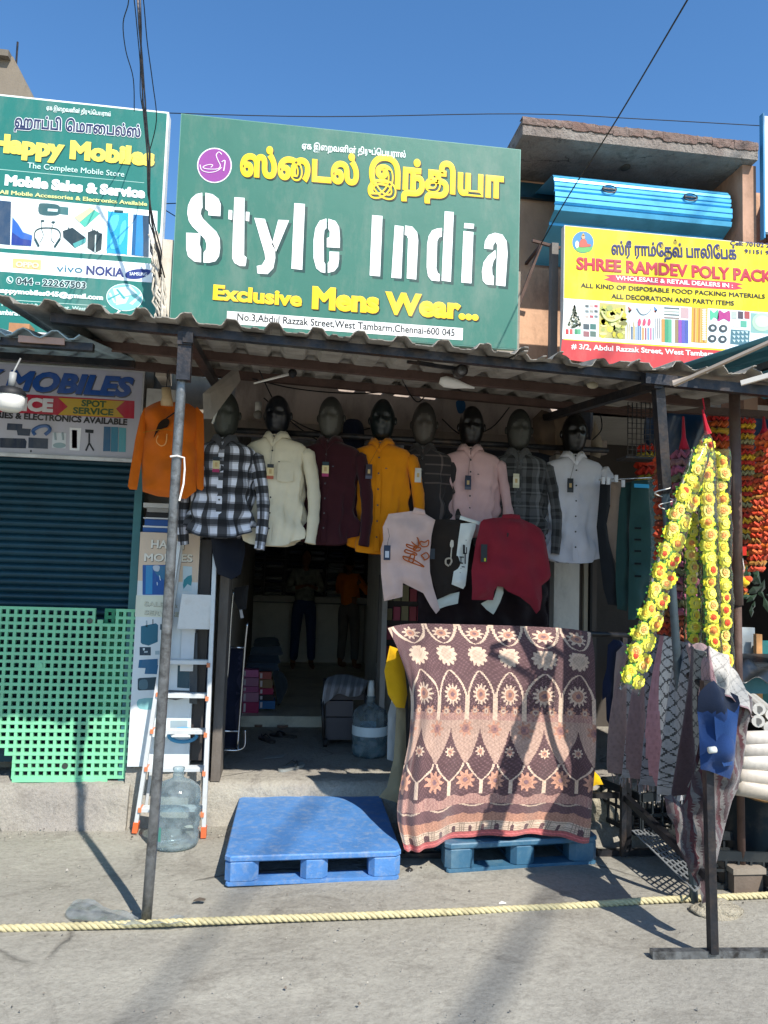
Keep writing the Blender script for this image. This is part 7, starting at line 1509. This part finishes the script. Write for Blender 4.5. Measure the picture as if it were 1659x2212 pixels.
for k in range(3):
    pts = [Pr[i]+np.array([0, .0088*math.cos(dd[i]*2*math.pi/.085+k*2.094), .0175+.0088*math.sin(dd[i]*2*math.pi/.085+k*2.094)]) for i in range(len(Pr))]
    g = G(); g.tube(pts, .0092, 7); g.build('strand', ROPE, rope, smooth=True)
fl = [(142, 1972), (168, 1950), (205, 1955), (260, 1975), (310, 1988), (345, 1990), (395, 1985), (412, 1996), (370, 2004), (310, 2006), (250, 2004), (190, 2000), (150, 1985)]
P0_ = [gr(*p, .012) for p in smooth(fl, 3)]; vs = [Vector((p[0], p[1])) for p in P0_]; n = len(vs); ex = []
x0, x1 = min(v.x for v in vs), max(v.x for v in vs); y0, y1 = min(v.y for v in vs), max(v.y for v in vs)
A_ = np.array([tuple(v) for v in vs]); B_ = np.roll(A_, -1, 0)
for x in np.arange(x0, x1, .018):
    for y in np.arange(y0, y1, .018):
        c_ = ((A_[:, 1] > y) != (B_[:, 1] > y)) & (x < (B_[:, 0]-A_[:, 0])*(y-A_[:, 1])/(B_[:, 1]-A_[:, 1]+1e-12)+A_[:, 0])
        if c_.sum() % 2: ex.append(Vector((x, y)))
r_ = delaunay_2d_cdt(vs+ex, [], [list(range(n))], 1, 1e-6); g = G(); rs = np.random.default_rng(3)
g.add([(v.x, v.y, .016+.012*abs(math.sin(v.x*31+v.y*17))+.006*math.sin(v.y*57+v.x*9)+rs.uniform(0, .004)) for v in r_[0]], [tuple(f) for f in r_[2]], 'ffffff')
tag(g.build('plastic_film', film('litter_film', 'cfd6da', rough=.2, white=.30), smooth=True), 'crumpled clear plastic film lying at the foot of the left awning post', 'film')
g = G(); rs = np.random.default_rng(17)
for i in range(2200):
    x, y = rs.uniform(-2.2, 3.4), rs.uniform(2.2, 5.15)
    if rs.random() < .45: y = 5.17-abs(rs.normal(0, .12)); x = rs.uniform(-2.2, 3.0)
    r = rs.uniform(.0015, .006)*(1.7 if rs.random() < .06 else .85); a_ = rs.uniform(0, 6.28); c_ = ['6b655c', '8f897e', '4a4641', 'a8a294', '7c6f60'][rs.integers(5)]
    q = np.array([x, y, .006]); vs_ = [q+np.array([r*math.cos(a_), r*math.sin(a_), 0]), q+np.array([r*math.cos(a_+2.2), r*math.sin(a_+2.2), 0]), q+np.array([r*math.cos(a_+4.1), r*math.sin(a_+4.1), 0]), q+np.array([0, 0, r*1.1])]
    g.add(vs_, [(0, 1, 3), (1, 2, 3), (2, 0, 3)], c_)
tag(g.build('grit', PLAST), 'loose grit and small stones scattered over the street and along the step', 'grit', kind='stuff')
for i, (px_, py_, s_, c_, l) in enumerate(((410, 1787, .05, 'cfcabb', 'flat pale paper scrap on the ground left of the ladder foot'), (1085, 1952, .02, 'e0ddd4', 'tiny white paper scrap near the rope below the teal pallet'), (130, 1783, .03, 'd8d4c8', 'white paper scrap at the foot of the left step'), (430, 1945, .03, '5c5248', 'small dark damp leaf on the street right of the left post'))):
    c = gr(px_, py_, .012); g = G(); g.add([c+np.array([-s_, -.3*s_, 0]), c+np.array([.9*s_, -.5*s_, .004]), c+np.array([1.1*s_, .4*s_, .002]), c+np.array([0, .6*s_, .008]), c+np.array([-.8*s_, .35*s_, 0])], [(0, 1, 2, 3, 4)], c_); tag(g.build('litter_scrap', PAPER, solid=.001), l, 'scrap')
# street cables strung high above: their soft shadows cross the foreground
for (px0, py0, px1, py1, r_, l) in ((1190, 1930, 1020, 2205, .030, 'thick street cable strung high above the street to the right of the picture'), (440, 2030, 300, 2200, .018, 'thinner street cable strung high above the street')):
    a_, b_ = gr(px0, py0), gr(px1, py1); h_ = 12.0; k_ = h_/sd.z; o_ = np.array([sd.x*k_, sd.y*k_, h_]); d_ = (b_-a_)/np.linalg.norm(b_-a_)
    g = G(); g.tube([a_+o_-d_*9, a_+o_, a_+o_+d_*9], r_, 8); tag(g.build('street_cable', WIRE, smooth=True), l, 'cable')
